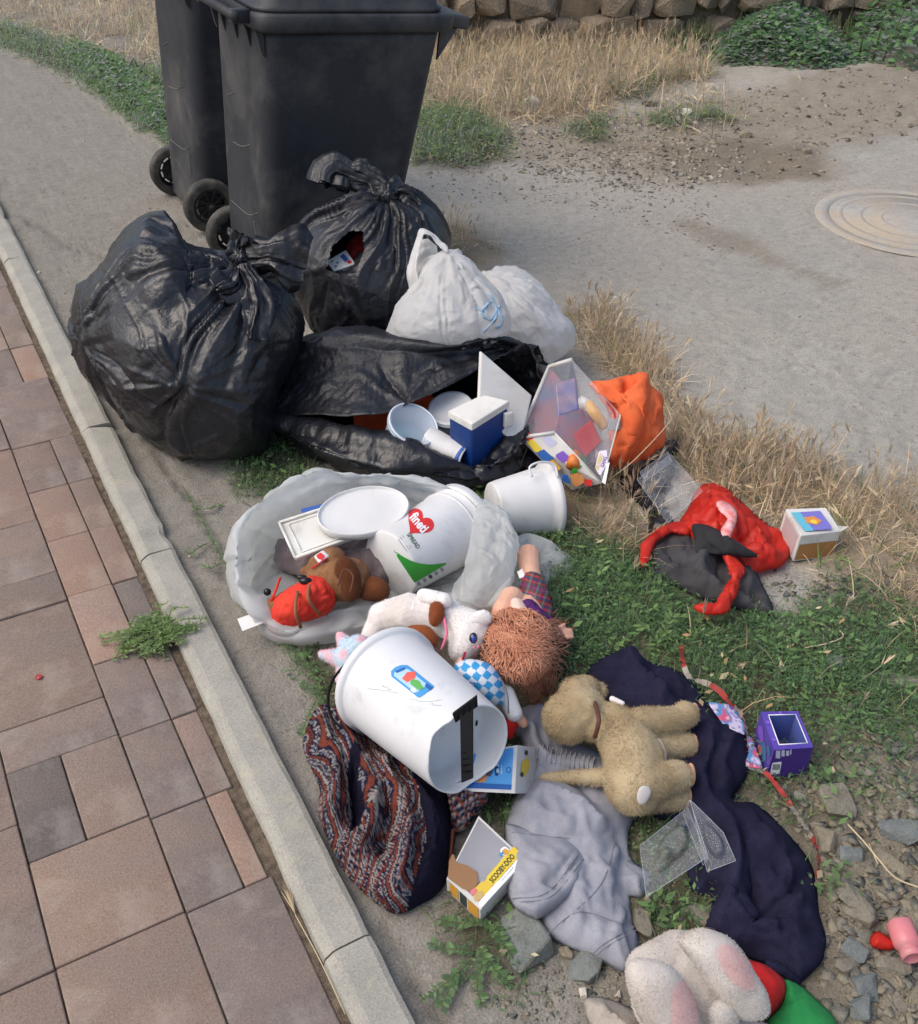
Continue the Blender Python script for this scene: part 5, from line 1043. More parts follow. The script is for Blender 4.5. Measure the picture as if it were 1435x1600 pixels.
V, F = oval([(.001, -.004), (.97, -.004), (.985, -.012), (1.0, -.012), (1.01, -.002), (1.0, .004), (.985, .006), (.965, .006), (.95, .003), (.93, .0), (.90, -.001), (.6, 0), (.001, .0005)]); obj('lid_body', V, F, mwp, ol)
# printed spread bucket
A, B, ra, rb = P(610, 883, .115), P(722, 817, .125), .0775, .086
A, B = CP(610, 882, PD(610, 882, .11)), CP(722, 817, PD(722, 817, .09)); ra, rb = 56*depth(A)/FPX, 62*depth(B)/FPX
t = tub('spread_bucket', 'white spread bucket with a red heart and green wedge print', 'bucket', A, B, ra, rb, mwp, rim=.0025, hrim=.07); lid_on(t, A, B, rb, mwp)
H1 = lambda q, l: cyl_hit(q, A, B, ra, rb, l)
for f_ in (.80, .90): V, F = lathe([(f_, ra+(rb-ra)*f_), (f_, ra+(rb-ra)*f_+.0022), (f_+.015, ra+(rb-ra)*f_+.0022), (f_+.015, ra+(rb-ra)*f_)], A, B, 56); obj('rim_rib', V, F, mwp, t)
hp = []
for k in range(40):
    a = k/40*2*math.pi; hx = 16*math.sin(a)**3; hy = 13*math.cos(a)-5*math.cos(2*a)-2*math.cos(3*a)-math.cos(4*a); hx, hy = hx*1.42, hy*1.42; d = (math.cos(math.radians(40)), math.sin(math.radians(40))); hp.append((655+hx*d[0]+hy*d[1]*1.0, 817+hx*d[1]-hy*d[0]*1.0))
patch('heart_print', hp, H1, I_('heart', 214, 52, 52), t, 2.5)
def em(ang, wx, hy_): a = math.radians(ang); return (math.cos(a)*wx, math.sin(a)*wx), (math.sin(a)*hy_, -math.cos(a)*hy_)
ux, uy = em(50, 16.5, 22); ptext('lettering', 'fineti', (655, 817), ux, uy, H1, I_('white', 240, 240, 240), t, bold=.03)
ux, uy = em(54, 8.2, 9.5); ptext('lettering', 'SPREAD', (646, 845), ux, uy, H1, I_('darkgreen', 50, 90, 60), t)
for k in range(3): ux, uy = em(54, 1, 1); c = np.array((636-k*0, 846+0))+np.array([-3.5*k, 2.8*k]); patch('fine_print', [c+np.array(ux)*a+np.array(uy)*b for a, b in ((-12, -.5), (12, -.5), (12, .5), (-12, .5))], H1, I_('grey', 150, 155, 150), t, 2)
gp = [(598, 830)]+[tuple(x) for x in catmull([(598, 830), (612, 855), (640, 875), (670, 882), (702, 879)], 14)][1:]+[(702, 879), (648, 911), (622, 872)]
patch('green_wedge', gp, H1, I_('green', 60, 160, 50), t, 2.5)
for k in range(5): c = np.array((655+k*9, 912-k*5.5)); ux, uy = em(-31, 1, 1); patch('small_symbol', [c+np.array(ux)*a+np.array(uy)*b for a, b in ((-2.5, -3), (2.5, -3), (2.5, 3), (-2.5, 3))], H1, I_('grey', 150, 155, 150) if k != 2 else I_('dark', 60, 66, 60), t, 1.5)
# white bucket on its side, right
A2, B2 = P(768, 785, .075), P(862, 778, .085); A2, B2 = CP(770, 795, PD(770, 795, .065)), CP(862, 781, PD(862, 781, .06)); r2a, r2b = 42*depth(A2)/FPX, 57*depth(B2)/FPX
t = tub('white_bucket', 'plain white bucket on its side below the open black bag, mouth to the right', 'bucket', A2, B2, r2a, r2b, mwp, rim=.004, hrim=.10)
V, F = tube(catmull([P(832, 745, .16), P(828, 730, .175), P(845, 722, .18), P(866, 726, .17), P(872, 745, .15)], 24), .0028, 8); obj('handle', V, F, mwp, t)
# moose plush
mfur = mat('plush', (1, 1, 1), attr='Col', rough=.95, spec=.1, sheen=.1, bump=.6, bs=400)
def plush(name, label, caps, colf, cat='plush toy', vox=.003, smooth=5, nf=9000, fl=.0045, fw=.0007, seed=0, disp=.001, pname='body', parent=None, m=None, lay=.8, group=None):
    t = parent or thing(name, label, cat, group); V, F = capsules([cap(*c) if isinstance(c[0], tuple) else cap(c) for c in caps], vox, smooth, disp, 70, seed)
    obj(pname, V, F, m or mfur, t, col=colf(V))
    if nf: fur(V, F, nf, fl, fw, mfur, t, colf, seed, 'fur', lay)
    return t, V, F
def two(c1, c2, sc=14, s=1):
    c1, c2 = np.array(lin(*c1)), np.array(lin(*c2))
    def f(V): w = ss(-.5, .5, fbm(V, sc, 4, s))[:, None]; return c1*(1-w)+c2*w
    return f
def ball(par, nm, px, py, z, r, m, sx=1, sy=1, dz=0):
    U, F = ICO[3]; c = P(px, py, z)+CAMW*dz; s = depth(c)/FPX*r; V = c+(U*np.array([sx, sy, .8])*s)@RC.T; return obj(nm, V, F, m, par)
def blob(par, nm, poly, D, th, m, sub=4, n=.0, nsc=40, colf=None, floor=.003, seed=0):
    V, F = inflate(poly, D, th, sub, floor=floor)
    if n: V = V+vnormals(V, tris(F))*(fbm(V, nsc, 3, seed)*n)[:, None]
    return obj(nm, V, F, m, par, col=None if colf is None else colf(V))
t, V, F = plush('moose_plush', 'brown moose plush in a red shirt lying at the mouth of the see-through bag',
    [((430, 955, .06, 22), (500, 925, .09, 30)), ((510, 905, .10, 34), (545, 905, .11, 36)), ((500, 885, .12, 20), (520, 875, .13, 22)), ((478, 892, .11, 9), (490, 888, .12, 9))], two((158, 116, 82), (126, 88, 58)), nf=5000, seed=2)
ant = two((116, 70, 42), (88, 50, 30))
for pl, th_z in (([(520, 890), (535, 868), (555, 880), (566, 905), (558, 935), (540, 938), (528, 915)], .145), ([(566, 905), (590, 900), (608, 915), (605, 938), (580, 940), (562, 932)], .12)):
    V, F = inflate(pl, PD(pl[0][0], pl[0][1], th_z), .022, 5); V = V+vnormals(V, tris(F))*(fbm(V, 25, 2, 3)*.004)[:, None]; obj('antler', V, F, mfur, t, col=ant(V)); fur(V, F, 1500, .003, .0006, mfur, t, ant, 4, 'fur')
V, F = tube(catmull([P(528, 915, .175), P(538, 890, .19), P(552, 900, .185), P(548, 925, .17)], 16), .002, 6); obj('seam', V, F, mat('brown_seam', lin(92, 50, 28)), t)
msh = mat('red_jersey', lin(222, 62, 40), lin(200, 46, 32), 20, .8, bump=.4, bs=500)
V, F = capsules([cap((447, 955, .065, 27), (492, 932, .092, 35))], .003, 3, .004, 40, 2); V = creases(V, tris(F), 3, 34, .004, .009, (), (.04, .12)); obj('shirt', V, F, msh, t)
for a in ([(470, 980), (462, 955), (465, 925)], [(500, 960), (482, 935), (486, 908)]):
    V, F = tube(catmull([P(x, y, zz) for (x, y), zz in zip(a, (.09, .135, .13))], 12), .004, 6); obj('strap', V, F, mat('brown_strap', lin(140, 90, 60), rough=.8), t)
V, F = tube(catmull([P(418, 948, .07), P(428, 930, .10), P(436, 908, .11), P(438, 903, .11)], 14), .003, 6); obj('ribbon', V, F, msh, t)
ball(t, 'button', 418, 925, .09, 6, mat('black_button', lin(18, 18, 20), rough=.25)); ball(t, 'button', 478, 908, .135, 8, mat('black_button', lin(18, 18, 20)), 1.3, .8); ball(t, 'button', 472, 902, .13, 6, mat('black_button', lin(18, 18, 20)), 1.4, .7)
hpq = np.array([P(490, 868, .155), P(505, 858, .16), P(516, 868, .155), P(500, 880, .15)]); V, F = slab(hpq, -qn(hpq)*.012, .004); obj('little_hat', V, F, mwp, t); patch('hat_print', [(494, 868), (501, 863), (508, 868), (504, 875), (497, 873)], lambda q, l: plane_hit(q, hpq[0], qn(hpq), l), I_('heart', 214, 52, 52), t, 2)
V, F = tube([P(487, 888, .14), P(512, 872, .155)], .0022, 6); obj('stick', V, F, mat('stick_red', lin(190, 50, 50)), t)
q = np.array([P(371, 967, .055), P(424, 948, .07), P(431, 966, .062), P(379, 986, .05)]); tg = thing('care_tag', 'white printed fabric tag hanging out of the see-through bag over the cement', 'tag'); V, F = slab(q, -qn(q)*.001, 0); obj('tag_strip', V, F, mcard, tg, smooth=False)
for k in range(7): decal('print_line', q, [(.40+.0*k, .15+.1*k), (.93-.05*(k % 3), .15+.1*k), (.93-.05*(k % 3), .18+.1*k), (.40, .18+.1*k)], I_('grey', 150, 155, 150), tg, .0006)
# white goat-like plush
wfur = two((238, 233, 228), (222, 214, 206))
t, V, F = plush('white_plush', 'white plush animal with brown hooves, pink collar and blue eye, lying face down', [((600, 965, .10, 26), (640, 955, .12, 30)), ((640, 960, .12, 28), (700, 965, .12, 30)), ((700, 968, .11, 30), (738, 985, .12, 33)), ((735, 990, .12, 34), (722, 1015, .11, 22)), ((590, 975, .09, 18), (575, 1000, .07, 14)), ((650, 950, .13, 18), (688, 940, .15, 15))], wfur, nf=8000, seed=5, fl=.004)
V, F = inflate([(731, 968), (742, 957), (758, 953), (768, 962), (764, 974), (745, 978), (733, 976)], PD(750, 966, .16), .010, 4); obj('ear', V, F, mfur, t, col=wfur(V)); fur(V, F, 700, .003, .0006, mfur, t, wfur, 4)
hf = two((150, 84, 50), (128, 66, 38))
for pl, zz in (([(626, 992), (640, 978), (668, 978), (684, 995), (680, 1012), (655, 1010), (632, 1002)], .15), ([(672, 948), (680, 940), (692, 945), (694, 962), (684, 978), (672, 974)], .165)):
    V, F = inflate(pl, PD(pl[0][0], pl[0][1], zz), .016, 4); obj('hoof', V, F, mfur, t, col=hf(V)); fur(V, F, 900, .003, .0006, mfur, t, hf, 4)
V, F = tube(catmull([P(694, 965, .15), P(698, 990, .15), P(690, 1015, .13)], 14), .0028, 6); obj('collar', V, F, mat('pink_cord', lin(230, 120, 150), rough=.7), t)
V, F = capsules([cap((664, 932, .16, 13), (694, 938, .165, 13))], .003, 3, .003, 60, 1); obj('cuff', V, F, mfur, t, col=wfur(V))
def eye(par, x, y, z, r):
    ball(par, 'eye', x, y, z, r, mat('eye_black', lin(14, 14, 22), rough=.08, coat=1), .85, 1.1); ball(par, 'iris', x+.5, y+.5, z, r*.62, mat('eye_blue', lin(50, 70, 150), rough=.1), .8, 1.1, .004); ball(par, 'eye_highlight', x-1, y-2, z, r*.25, mat('eye_white', lin(240, 240, 240), rough=.2), 1, 1, .007)
eye(t, 740, 997, .185, 8)
for (x, y, z) in ((748, 1010, .172), (741, 1011, .17)): ball(t, 'mouth_stitch', x, y, z, 2, mat('pink_cord', lin(230, 120, 150)))
V, F = tube(catmull([P(721, 1034, .13), P(725, 1026, .145), P(727, 1019, .155)], 8), .0025, 6); obj('tongue', V, F, mat('ink_mouth', lin(190, 40, 70)), t)
def pastel(V):
    a = fbm(V, 18, 3, 5); b = fbm(V, 15, 3, 9); c = [np.array(lin(*k)) for k in ((240, 186, 194), (238, 230, 196), (196, 216, 228), (238, 208, 216))]
    w1 = ss(-.1, .25, a)[:, None]; w2 = ss(0, .3, b)[:, None]; w3 = ss(.1, .4, -b)[:, None]; o = c[0]*(1-w1)+c[3]*w1; o = o*(1-w2)+c[1]*w2; return o*(1-w3)+c[2]*w3
t, *_ = plush('rainbow_plush', 'pastel rainbow star shaped plush beside the white broken bucket', [((548, 1028, .06, 26), (560, 1015, .07, 24)), ((540, 1030, .06, 18), (503, 1022, .06, 7)), ((548, 1018, .07, 18), (531, 993, .07, 7)), ((545, 1035, .05, 18), (535, 1058, .04, 12))], pastel, nf=3500, fl=.004, seed=7)
# doll
mskin = mat('doll_skin', lin(226, 178, 150), lin(214, 162, 136), 14, .5, bump=.1, bs=300, sss=.1)
dl = thing('rag_doll', 'yarn haired doll lying face down in plaid trousers with bare feet', 'doll')
V, F = capsules([cap((826, 868, .10, 19), (828, 892, .10, 17)), cap((828, 892, .10, 17), (836, 930, .09, 18)), cap((836, 930, .09, 20), (820, 970, .09, 30)), cap((800, 935, .11, 20), (790, 955, .11, 22)), cap((820, 970, .09, 26), (812, 1010, .09, 34)), cap((845, 985, .07, 13), (872, 992, .06, 12)), cap((872, 992, .06, 12), (888, 990, .06, 9))]+
    [cap((814+i*5.6, 862-(i == 1)*2+abs(i-2)*1.0, .115, 5.2-i*.5)) for i in range(5)]+[cap((884+i, 984+i*4.2, .065, 3.6), (893+i*.6, 984+i*4.0, .062, 3.0)) for i in range(4)]+[cap((872, 982, .075, 4), (882, 976, .075, 3))], .0025, 3); obj('body', V, F, mskin, dl)
def plaid(V):
    q = proj(V); o = np.tile(np.array(lin(110, 40, 60)), (len(V), 1)); u, v = q[:, 0]*.9+q[:, 1]*.3, q[:, 1]*.95-q[:, 0]*.3
    for c, a, p, w_ in (((40, 80, 70), u, 11, .45), ((200, 60, 50), v, 9, .3), ((60, 50, 110), v+4, 12, .35), ((60, 130, 110), u+5, 14, .2)): m = ((a/p) % 1 < w_)[:, None]; o = np.where(m, o*.45+np.array(lin(*c))*.55, o)
    return o
V, F = capsules([cap((831, 912, .10, 20), (838, 935, .10, 24)), cap((838, 935, .10, 24), (842, 965, .08, 24))], .002, 3, .003, 50, 2); obj('trousers', V, F, mvc, dl, col=plaid(V))
V, F = capsules([cap((826, 955, .11, 20), (838, 972, .10, 22))], .0025, 3, .004, 50, 2); obj('top', V, F, mat('purple_cloth', lin(96, 36, 110), lin(74, 26, 90), 20, .8), dl)
V, F = capsules([cap((808, 948, .125, 14), (816, 968, .12, 17))], .0025, 3, .004, 50, 4); obj('collar', V, F, mat('cream_cloth', lin(222, 196, 180), rough=.8), dl)
bx = np.array([P(808, 893, .12), P(816, 888, .125), P(822, 900, .12), P(812, 904, .115)]); V, F = slab(bx, -qn(bx)*.004, .001); obj('label_tab', V, F, mlw, dl)
tb = []; r = np.random.default_rng(4); hc = np.array([810, 1008.])
for k in range(760):
    tail = k < 150
    if tail: x, y = 800+r.random()*44, 1012+r.random()*26
    else: a = r.random()*6.283; rr = 50*math.sqrt(r.random()); x, y = hc[0]+rr*math.cos(a), hc[1]-10+rr*math.sin(a)*.92
    fl_ = vn(np.array([[x/22., y/22., 3.]]), 5)[0]; L_ = (58+r.random()*30) if tail else 42+r.random()*46; th = (1.15+fl_*.25 if tail else 1.25+fl_*1.5+(hc[0]-x)*.008)+r.normal(0, .16)
    ph, ph2 = r.random()*6.28, r.random()*6.28; n_ = 18; bk = .05 if tail else .45; cx_, cy_ = x-math.cos(th)*L_*bk, y-math.sin(th)*L_*bk; lift_ = r.random()*.012; pts = []
    for i in range(n_):
        f = i/(n_-1); t2 = th+.35*math.sin(ph+f*4)+.28*math.sin(ph2+f*15); cx_ += math.cos(t2)*L_/n_; cy_ += math.sin(t2)*L_/n_; dd = math.hypot((cx_-hc[0])/60, (cy_-hc[1])/62)
        if cy_ > 1050: cx_ += (834-cx_)*.07
        h = .095+.07*math.sqrt(max(0, 1-min(1, dd*.93)**2))+lift_; h = h if dd < 1 else max(.014, .095+lift_-(dd-1)*.16); pts.append(P(cx_, cy_, h+r.normal(0, .0005)))
    tb.append(tube(pts, .00105, 4, False))
V, F = merge(*tb); obj('yarn_hair', V, F, mat('yarn', lin(214, 154, 122), lin(188, 124, 94), 30, .85, bump=.6, bs=500, fine=.25, fs=200), dl, kind='stuff')
V, F = capsules([cap((808, 1005, .085, 44), (818, 1012, .08, 44))], .004, 4); obj('wig_base', V, F, mat('yarn_dark', lin(130, 76, 52), lin(110, 64, 44), 60, .9, bump=.9, bs=120), dl)
# checked cap figure
def checks(V):
    q = proj(V); u = (q[:, 0]*.78+q[:, 1]*.62)/11.5; v = (-q[:, 0]*.62+q[:, 1]*.78)/11.5; m = ((np.floor(u)+np.floor(v)) % 2 == 0)[:, None]; return np.where(m, np.array(lin(58, 158, 214)), np.array(lin(226, 230, 236)))
cf = thing('capped_doll', 'small doll in a blue and white checked bonnet behind the broken bucket', 'doll')
V, F = inflate([(710, 1040), (730, 1030), (758, 1034), (776, 1048), (788, 1072), (786, 1098), (765, 1100), (735, 1080), (715, 1060)], PD(750, 1065, .13), .05, 6); obj('bonnet', V, F, mvc, cf, col=checks(V))
V, F = capsules([cap((790, 1085, .10, 16), (804, 1115, .08, 14))], .003, 3); obj('band', V, F, mwp, cf)
V, F = tube(catmull([P(776, 1050, .15), P(792, 1080, .14), P(795, 1115, .11)], 12), .0015, 6); obj('strap', V, F, mat('grey_strap', lin(110, 116, 126)), cf)
V, F = capsules([cap((800, 1128, .06, 12), (795, 1145, .04, 10))], .003, 3); obj('red_shirt', V, F, mat('red_felt', lin(206, 34, 30), lin(186, 26, 24), 20, .85), cf)
V, F = capsules([cap((808, 1118, .075, 9), (818, 1130, .06, 8)), cap((722, 1034, .13, 8), (716, 1037, .12, 6))], .002, 3); obj('hand', V, F, mskin, cf)
V, F = tube(catmull([P(728, 1052, .165), P(738, 1060, .165), P(742, 1068, .162), P(734, 1066, .163)], 10), .0012, 5); obj('cord', V, F, mblue, cf)

# ================================================================== BROKEN BUCKET, SWEATER
A3, B3 = P(604, 1063, .125), P(733, 1172, .175); r3a, r3b = 85*depth(A3)/FPX, 78*depth(B3)/FPX
bb = thing('broken_bucket', 'large white mop bucket on its side with an open broken base and black bracket', 'bucket')
mwb = mat('white_bucket_plastic', lin(226, 227, 227), lin(214, 215, 215), 5, .3, .42, spec=.5, dirt=lin(146, 143, 136), dsc=16, damt=.5, dlo=.60, dhi=.8, bump=.08, bs=300)
L3 = np.linalg.norm(B3-A3); w3 = .003/L3
V, F = lathe([(.10, r3a-.004), (0, r3a-.002), (-.012, r3a+.002), (-.012, r3a+.006), (.0, r3a+.007), (.045, r3a+.006), (.05, r3a+.001)]+[(f, r3a+(r3b-r3a)*f) for f in np.linspace(.06, .99, 14)]+[(1, r3b-.001), (1, r3b-.003)]+[(f, r3b-.0035) for f in np.linspace(.98, .74, 8)]+[(.72, r3b-.010), (.715, .03), (.715, .001)], A3, B3, 96)
ax3 = (B3-A3)/L3; s_ = (V-A3)@ax3/L3; lowmask = (s_ > .93); V = V-ax3*((lowmask*np.maximum(0, fbm(V, 22, 2, 3))*.018))[:, None]
obj('shell', V, F, mwb, bb)
mdk = mat('dark_hole', lin(30, 32, 34), rough=.8)
for (x, y, rx, ry, a) in ((766, 1152, 6, 2.2, -30), (758, 1178, 2.5, 9, 35), (705, 1205, 3, 6, 20), (745, 1130, 2, 5, 10)): patch('crack', [(x+rx*math.cos(t_)*math.cos(math.radians(a))-ry*math.sin(t_)*math.sin(math.radians(a)), y+rx*math.cos(t_)*math.sin(math.radians(a))+ry*math.sin(t_)*math.cos(math.radians(a))) for t_ in np.linspace(0, 6.28, 12)[:-1]], lambda q, l: plane_hit(q, A3+(B3-A3)*.72, B3-A3, l), mdk, bb, lift=.001)
V, F = lathe([(.09, .001), (.09, r3a-.006), (.10, r3a-.006), (.10, .001)], A3, B3, 60); obj('bottom_disc', V, F, mwb, bb)
H3 = lambda q, l: cyl_hit(q, A3, B3, r3a, r3b, l)
lp = [(612, 1057), (611, 1049), (617, 1043), (627, 1039), (637, 1039), (645, 1045), (680, 1073), (655, 1091)]
patch('sticker', lp, H3, I_('skyblue', 70, 150, 205), bb, 2.5, lift=.0006)
def sq(c, ang, a, b): ux, uy = em(ang, 1, 1); return [np.array(c)+np.array(ux)*i*a+np.array(uy)*j*b for i, j in ((-1, -1), (1, -1), (1, 1), (-1, 1))]
cp_ = lambda cx, cy, rx, ry, ang, wob=0: [tuple(np.array((cx, cy))+np.array(em(ang, 1, 1)[0])*rx*math.cos(a)*(1+wob*math.sin(a*5))+np.array(em(ang, 1, 1)[1])*ry*math.sin(a)*(1+wob*math.sin(a*5))) for a in np.linspace(0, 6.28, 22)[:-1]]
patch('sticker_print', [(616, 1056), (616, 1051), (622, 1046), (631, 1044), (639, 1046), (668, 1070), (650, 1083)], H3, I_('paleblue', 170, 205, 228), bb, 2, lift=.001)
patch('sticker_print', cp_(640, 1057, 11, 7, -28, .12), H3, I_('coral', 226, 98, 84), bb, 1.5, lift=.0014)
patch('sticker_print', cp_(651, 1069, 12, 6, 38, .12), H3, I_('leafgreen', 96, 172, 84), bb, 1.5, lift=.0014)
patch('sticker_print', sq((646, 1078), 38, 4, 3), H3, I_('white', 240, 240, 240), bb, 1.5, lift=.0016); patch('sticker_print', sq((670, 1073), 38, 6, 3), H3, I_('royal', 40, 96, 168), bb, 1.5, lift=.0014)
ux, uy = em(-30, 4.6, 5); ptext('lettering', 'COLOR', (637, 1054), ux, uy, H3, I_('white', 240, 240, 240), bb, lift=.0020) if False else None
patch('sticker_print', sq((626, 1047), -22, 8, 2), H3, I_('royal', 40, 96, 168), bb, 1.5, lift=.0014)
mblk = mat('black_bracket', lin(18, 18, 20), lin(24, 24, 26), 20, .7, .8, spec=.15)
Db = depth(B3)
def fslab(px, D0, D1, th, w=.0015): q_ = np.array([CP(x, y, D0+(D1-D0)*f) for (x, y), f in zip(px, (0, 0, 1, 1))]); return slab(q_, -CAMW*th, w)
nb = cyl_hit(np.array([(728., 1108.)]), A3, B3, r3a, r3b, 0)[0]; Dn = depth(nb)
V, F = fslab([(707, 1116), (746, 1087), (747, 1104), (712, 1130)], Dn-.014, Dn-.012, .014); obj('bracket_head', V, F, mblk, bb, smooth=False)
V, F = fslab([(719, 1116), (740, 1106), (740, 1216), (721, 1224)], Dn-.012, Dn-.075, .012); obj('bracket_bar', V, F, mblk, bb, smooth=False)
for k in range(9):
    y = 1128+k*9.5; f = (y-1122)/92; Dk = (Dn-.012)+((Dn-.075)-(Dn-.012))*f-.0015; V, F = fslab([(722, y), (736, y-1), (736, y+1), (722, y+2)], Dk, Dk, .002, .0003); obj('rib', V, F, mblk, bb, smooth=False)
for k in range(4):
    f = k/3; x = 713+f*28; y = 1118-f*20; Dk = Dn-.0155; V, F = fslab([(x, y-3), (x+1.5, y-4), (x+1.5, y+7), (x, y+8)], Dk, Dk, .002, .0003); obj('rib', V, F, mblk, bb, smooth=False)
V, F = tube(catmull([P(534, 1138, .10), P(518, 1120, .10), P(513, 1090, .11), P(522, 1060, .13), P(545, 1034, .16), P(572, 1016, .18), P(590, 1010, .19)], 40), .0026, 8); obj('wire_handle', V, F, mblk, bb)
for s_, (x, y) in enumerate([(590, 1120), (640, 1105)]):
    pass
mscr = I_('scuff', 120, 120, 122)
for k, pl in enumerate([[(575, 1076), (600, 1079), (622, 1084)], [(640, 1092), (662, 1096), (690, 1094)], [(672, 1100), (690, 1103)], [(598, 1072), (612, 1078)]]):
    pts = catmull(pl, 14); pts[:, 1] += np.random.default_rng(k).normal(0, .8, 14); V, F = tube(H3(pts, .0002), .00035, 4); obj('scuff_mark', V, F, mscr, bb)
# knitted sweater
sw_poly = [(477, 1145), (490, 1112), (508, 1100), (540, 1120), (600, 1150), (670, 1190), (708, 1240), (713, 1290), (704, 1355), (688, 1392), (660, 1412), (620, 1428), (584, 1408), (540, 1366), (516, 1320), (496, 1268), (500, 1235), (486, 1200), (474, 1170)]
NAVY, RUST, GREY_, CREAM, BROWN_ = [np.array(lin(*c)) for c in ((38, 36, 56), (132, 68, 54), (104, 108, 124), (164, 157, 152), (100, 58, 46))]
def knit(q):
    x, y = q[:, 0], q[:, 1]; w3_ = np.c_[x, y, 0*x]/90
    bend = 30*np.sin((y-1150)/58.)+26*vn(w3_, 3)+12*vn(w3_*2.2, 5)+.16*(y-1250); u = x-bend*(.8+.4*(x < 600)); v = y+10*vn(w3_*1.5, 8); P_ = 56.; u = u*1.62; v = v*1.5; p = (u % P_); o = np.tile(NAVY, (len(x), 1))
    def S(m, c): o[m] = c
    tri = np.abs(((v/7.) % 1)-.5)*2
    S(p < 16, RUST); S((p > 10-4*tri) & (p < 13-4*tri), NAVY); S((p > 13-4*tri) & (p < 16), CREAM)
    S((p > 16) & (p < 19), NAVY)
    m = (p >= 19) & (p < 34); h = _h((p//3).astype(int), (np.abs(((v/3)//1).astype(int) % 7-3)), (u//P_).astype(int), 3); S(m, NAVY); S(m & (h > -.2), GREY_); S(m & (h > .35), CREAM); S(m & (h < -.75), RUST)
    S((p >= 34) & (p < 40), RUST*.85); S((p >= 35.5) & (p < 38) & ((v/5) % 1 < .5), NAVY)
    m = (p >= 42) & (p < 54); S(m & (np.abs(p-48-(tri-.5)*8) < 1.8), CREAM); S(m & (np.abs(p-48+(tri-.5)*8) < 1.2), GREY_)
    e = np.abs(x-(655+.33*(y-1230)*(y < 1290)+.33*60*(y >= 1290)-.28*np.maximum(0, y-1330))); hem = (x > 646+.30*np.minimum(y-1225, 70)-.30*np.maximum(0, y-1320)) & (y > 1215); S(hem, NAVY*.8)
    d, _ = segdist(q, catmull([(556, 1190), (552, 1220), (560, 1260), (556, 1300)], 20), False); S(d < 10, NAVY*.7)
    o *= (.82+.3*_h((x/1.7).astype(int), (y/1.7).astype(int), 0*x.astype(int), 9)*.5+.1)[:, None]; return np.clip(o*.8, .004, 1)
mknit = mat('knit', (1, 1, 1), attr='Col', rough=.98, spec=.1, bump=.9, bs=300, fine=.2, fs=420)
ks = thing('patterned_sweater', 'crumpled patterned knit sweater in rust, navy and cream under the broken bucket', 'sweater')
fl_ = [([(500, 1120), (520, 1180), (528, 1240), (520, 1300)], .030, 11), ([(520, 1110), (545, 1160), (575, 1220), (585, 1290), (560, 1350)], .034, 11), ([(600, 1190), (620, 1250), (640, 1310), (625, 1400)], .036, 14), ([(640, 1230), (680, 1290), (675, 1370)], .03, 14), ([(505, 1240), (512, 1300), (545, 1355)], .026, 9), ([(545, 1330), (575, 1290), (610, 1285)], .028, 9),
       ([(553, 1190), (552, 1240), (556, 1290)], -.035, 9), ([(600, 1240), (605, 1290), (590, 1340)], -.022, 7), ([(655, 1250), (660, 1320), (645, 1390)], -.012, 7)]
_, Vs, Fs, qs = cloth('', '', '', sw_poly, mknit, 2.0, .006, .055, .03, fl_, 6, .016, 12, 1.03, 12, .10, .002, 30, 0, parent=ks, pname='knit_body', colf=knit, fine=.0009, rid=.008, rsc=14, ncr=40, hcr=.004, wcr=.009)
rbq = (qs[:, 0] > 660) & (qs[:, 1] > 1225)
def knit2(V): q_ = proj(V); u = np.floor((q_[:, 0]*.9+q_[:, 1]*.3)/4+fbm(V, 60, 2, 3)*2).astype(int); pal = np.array([NAVY, CREAM*.8, RUST, GREY_, NAVY, BROWN_]); return pal[np.abs(u+(np.floor(q_[:, 1]/5)).astype(int)*2) % 6]
V, F = inflate([(700, 1238), (728, 1230), (757, 1236), (757, 1252), (742, 1272), (722, 1296), (712, 1300), (706, 1280)], PD(728, 1255, .045), .03, 5); V = V+vnormals(V, tris(F))*(fbm(V, 50, 3, 3, True)*.006)[:, None]; obj('sleeve_end', V, F, mknit, ks, col=knit2(V))
V, F = tube(catmull([P(708, 1296, .04), P(706, 1320, .035), P(703, 1350, .03)], 10), .003, 6); obj('yarn_end', V, F, mknit, ks, col=np.tile(BROWN_, (len(V), 1)))

# ================================================================== CARTONS
mwin = mat('window_film', lin(186, 186, 190), rough=.15, spec=.7, alpha=.62)
def openbox(t, q, off, win, m, mi, w=.0, depth_=None, film_=True, wt=.0012):
    """carton with a real window: q top face corners, off vector to the opposite face, win=(u0,v0,u1,v1)"""
    q = np.asarray(q, float); b = q+off; u0, v0, u1, v1 = win; W = np.array([qpt(q, u0, v0), qpt(q, u1, v0), qpt(q, u1, v1), qpt(q, u0, v1)]); V = np.vstack([q, b, W, W+off*.9])
    F = [(0, 1, 9, 8), (1, 2, 10, 9), (2, 3, 11, 10), (3, 0, 8, 11), (4, 7, 6, 5), (0, 4, 5, 1), (1, 5, 6, 2), (2, 6, 7, 3), (3, 7, 4, 0)]; obj('carton', V, F, m, t, smooth=False)
    F = [(8, 9, 13, 12), (9, 10, 14, 13), (10, 11, 15, 14), (11, 8, 12, 15), (12, 13, 14, 15)]; V2 = V.copy(); obj('inside', V2[8:], [tuple(i-8 for i in f) for f in F], mi, t, smooth=False)
    if film_: obj('window', W-qn(q)*.0008, [(0, 1, 2, 3)], mwin, t, smooth=False)
    return W
mcg = mat('card_inside', lin(176, 176, 178), lin(166, 166, 168), 9, .7); mcb = mat('brown_board', lin(150, 124, 92), rough=.85); mwc = mat('white_carton', lin(222, 220, 214), lin(206, 203, 196), 12, .55, bump=.1, bs=100, dirt=lin(160, 148, 128), dsc=14, damt=.4)
sb = thing('toy_carton', 'white toy carton with a yellow strip and window, lying between the sweater and sweatpants', 'box')
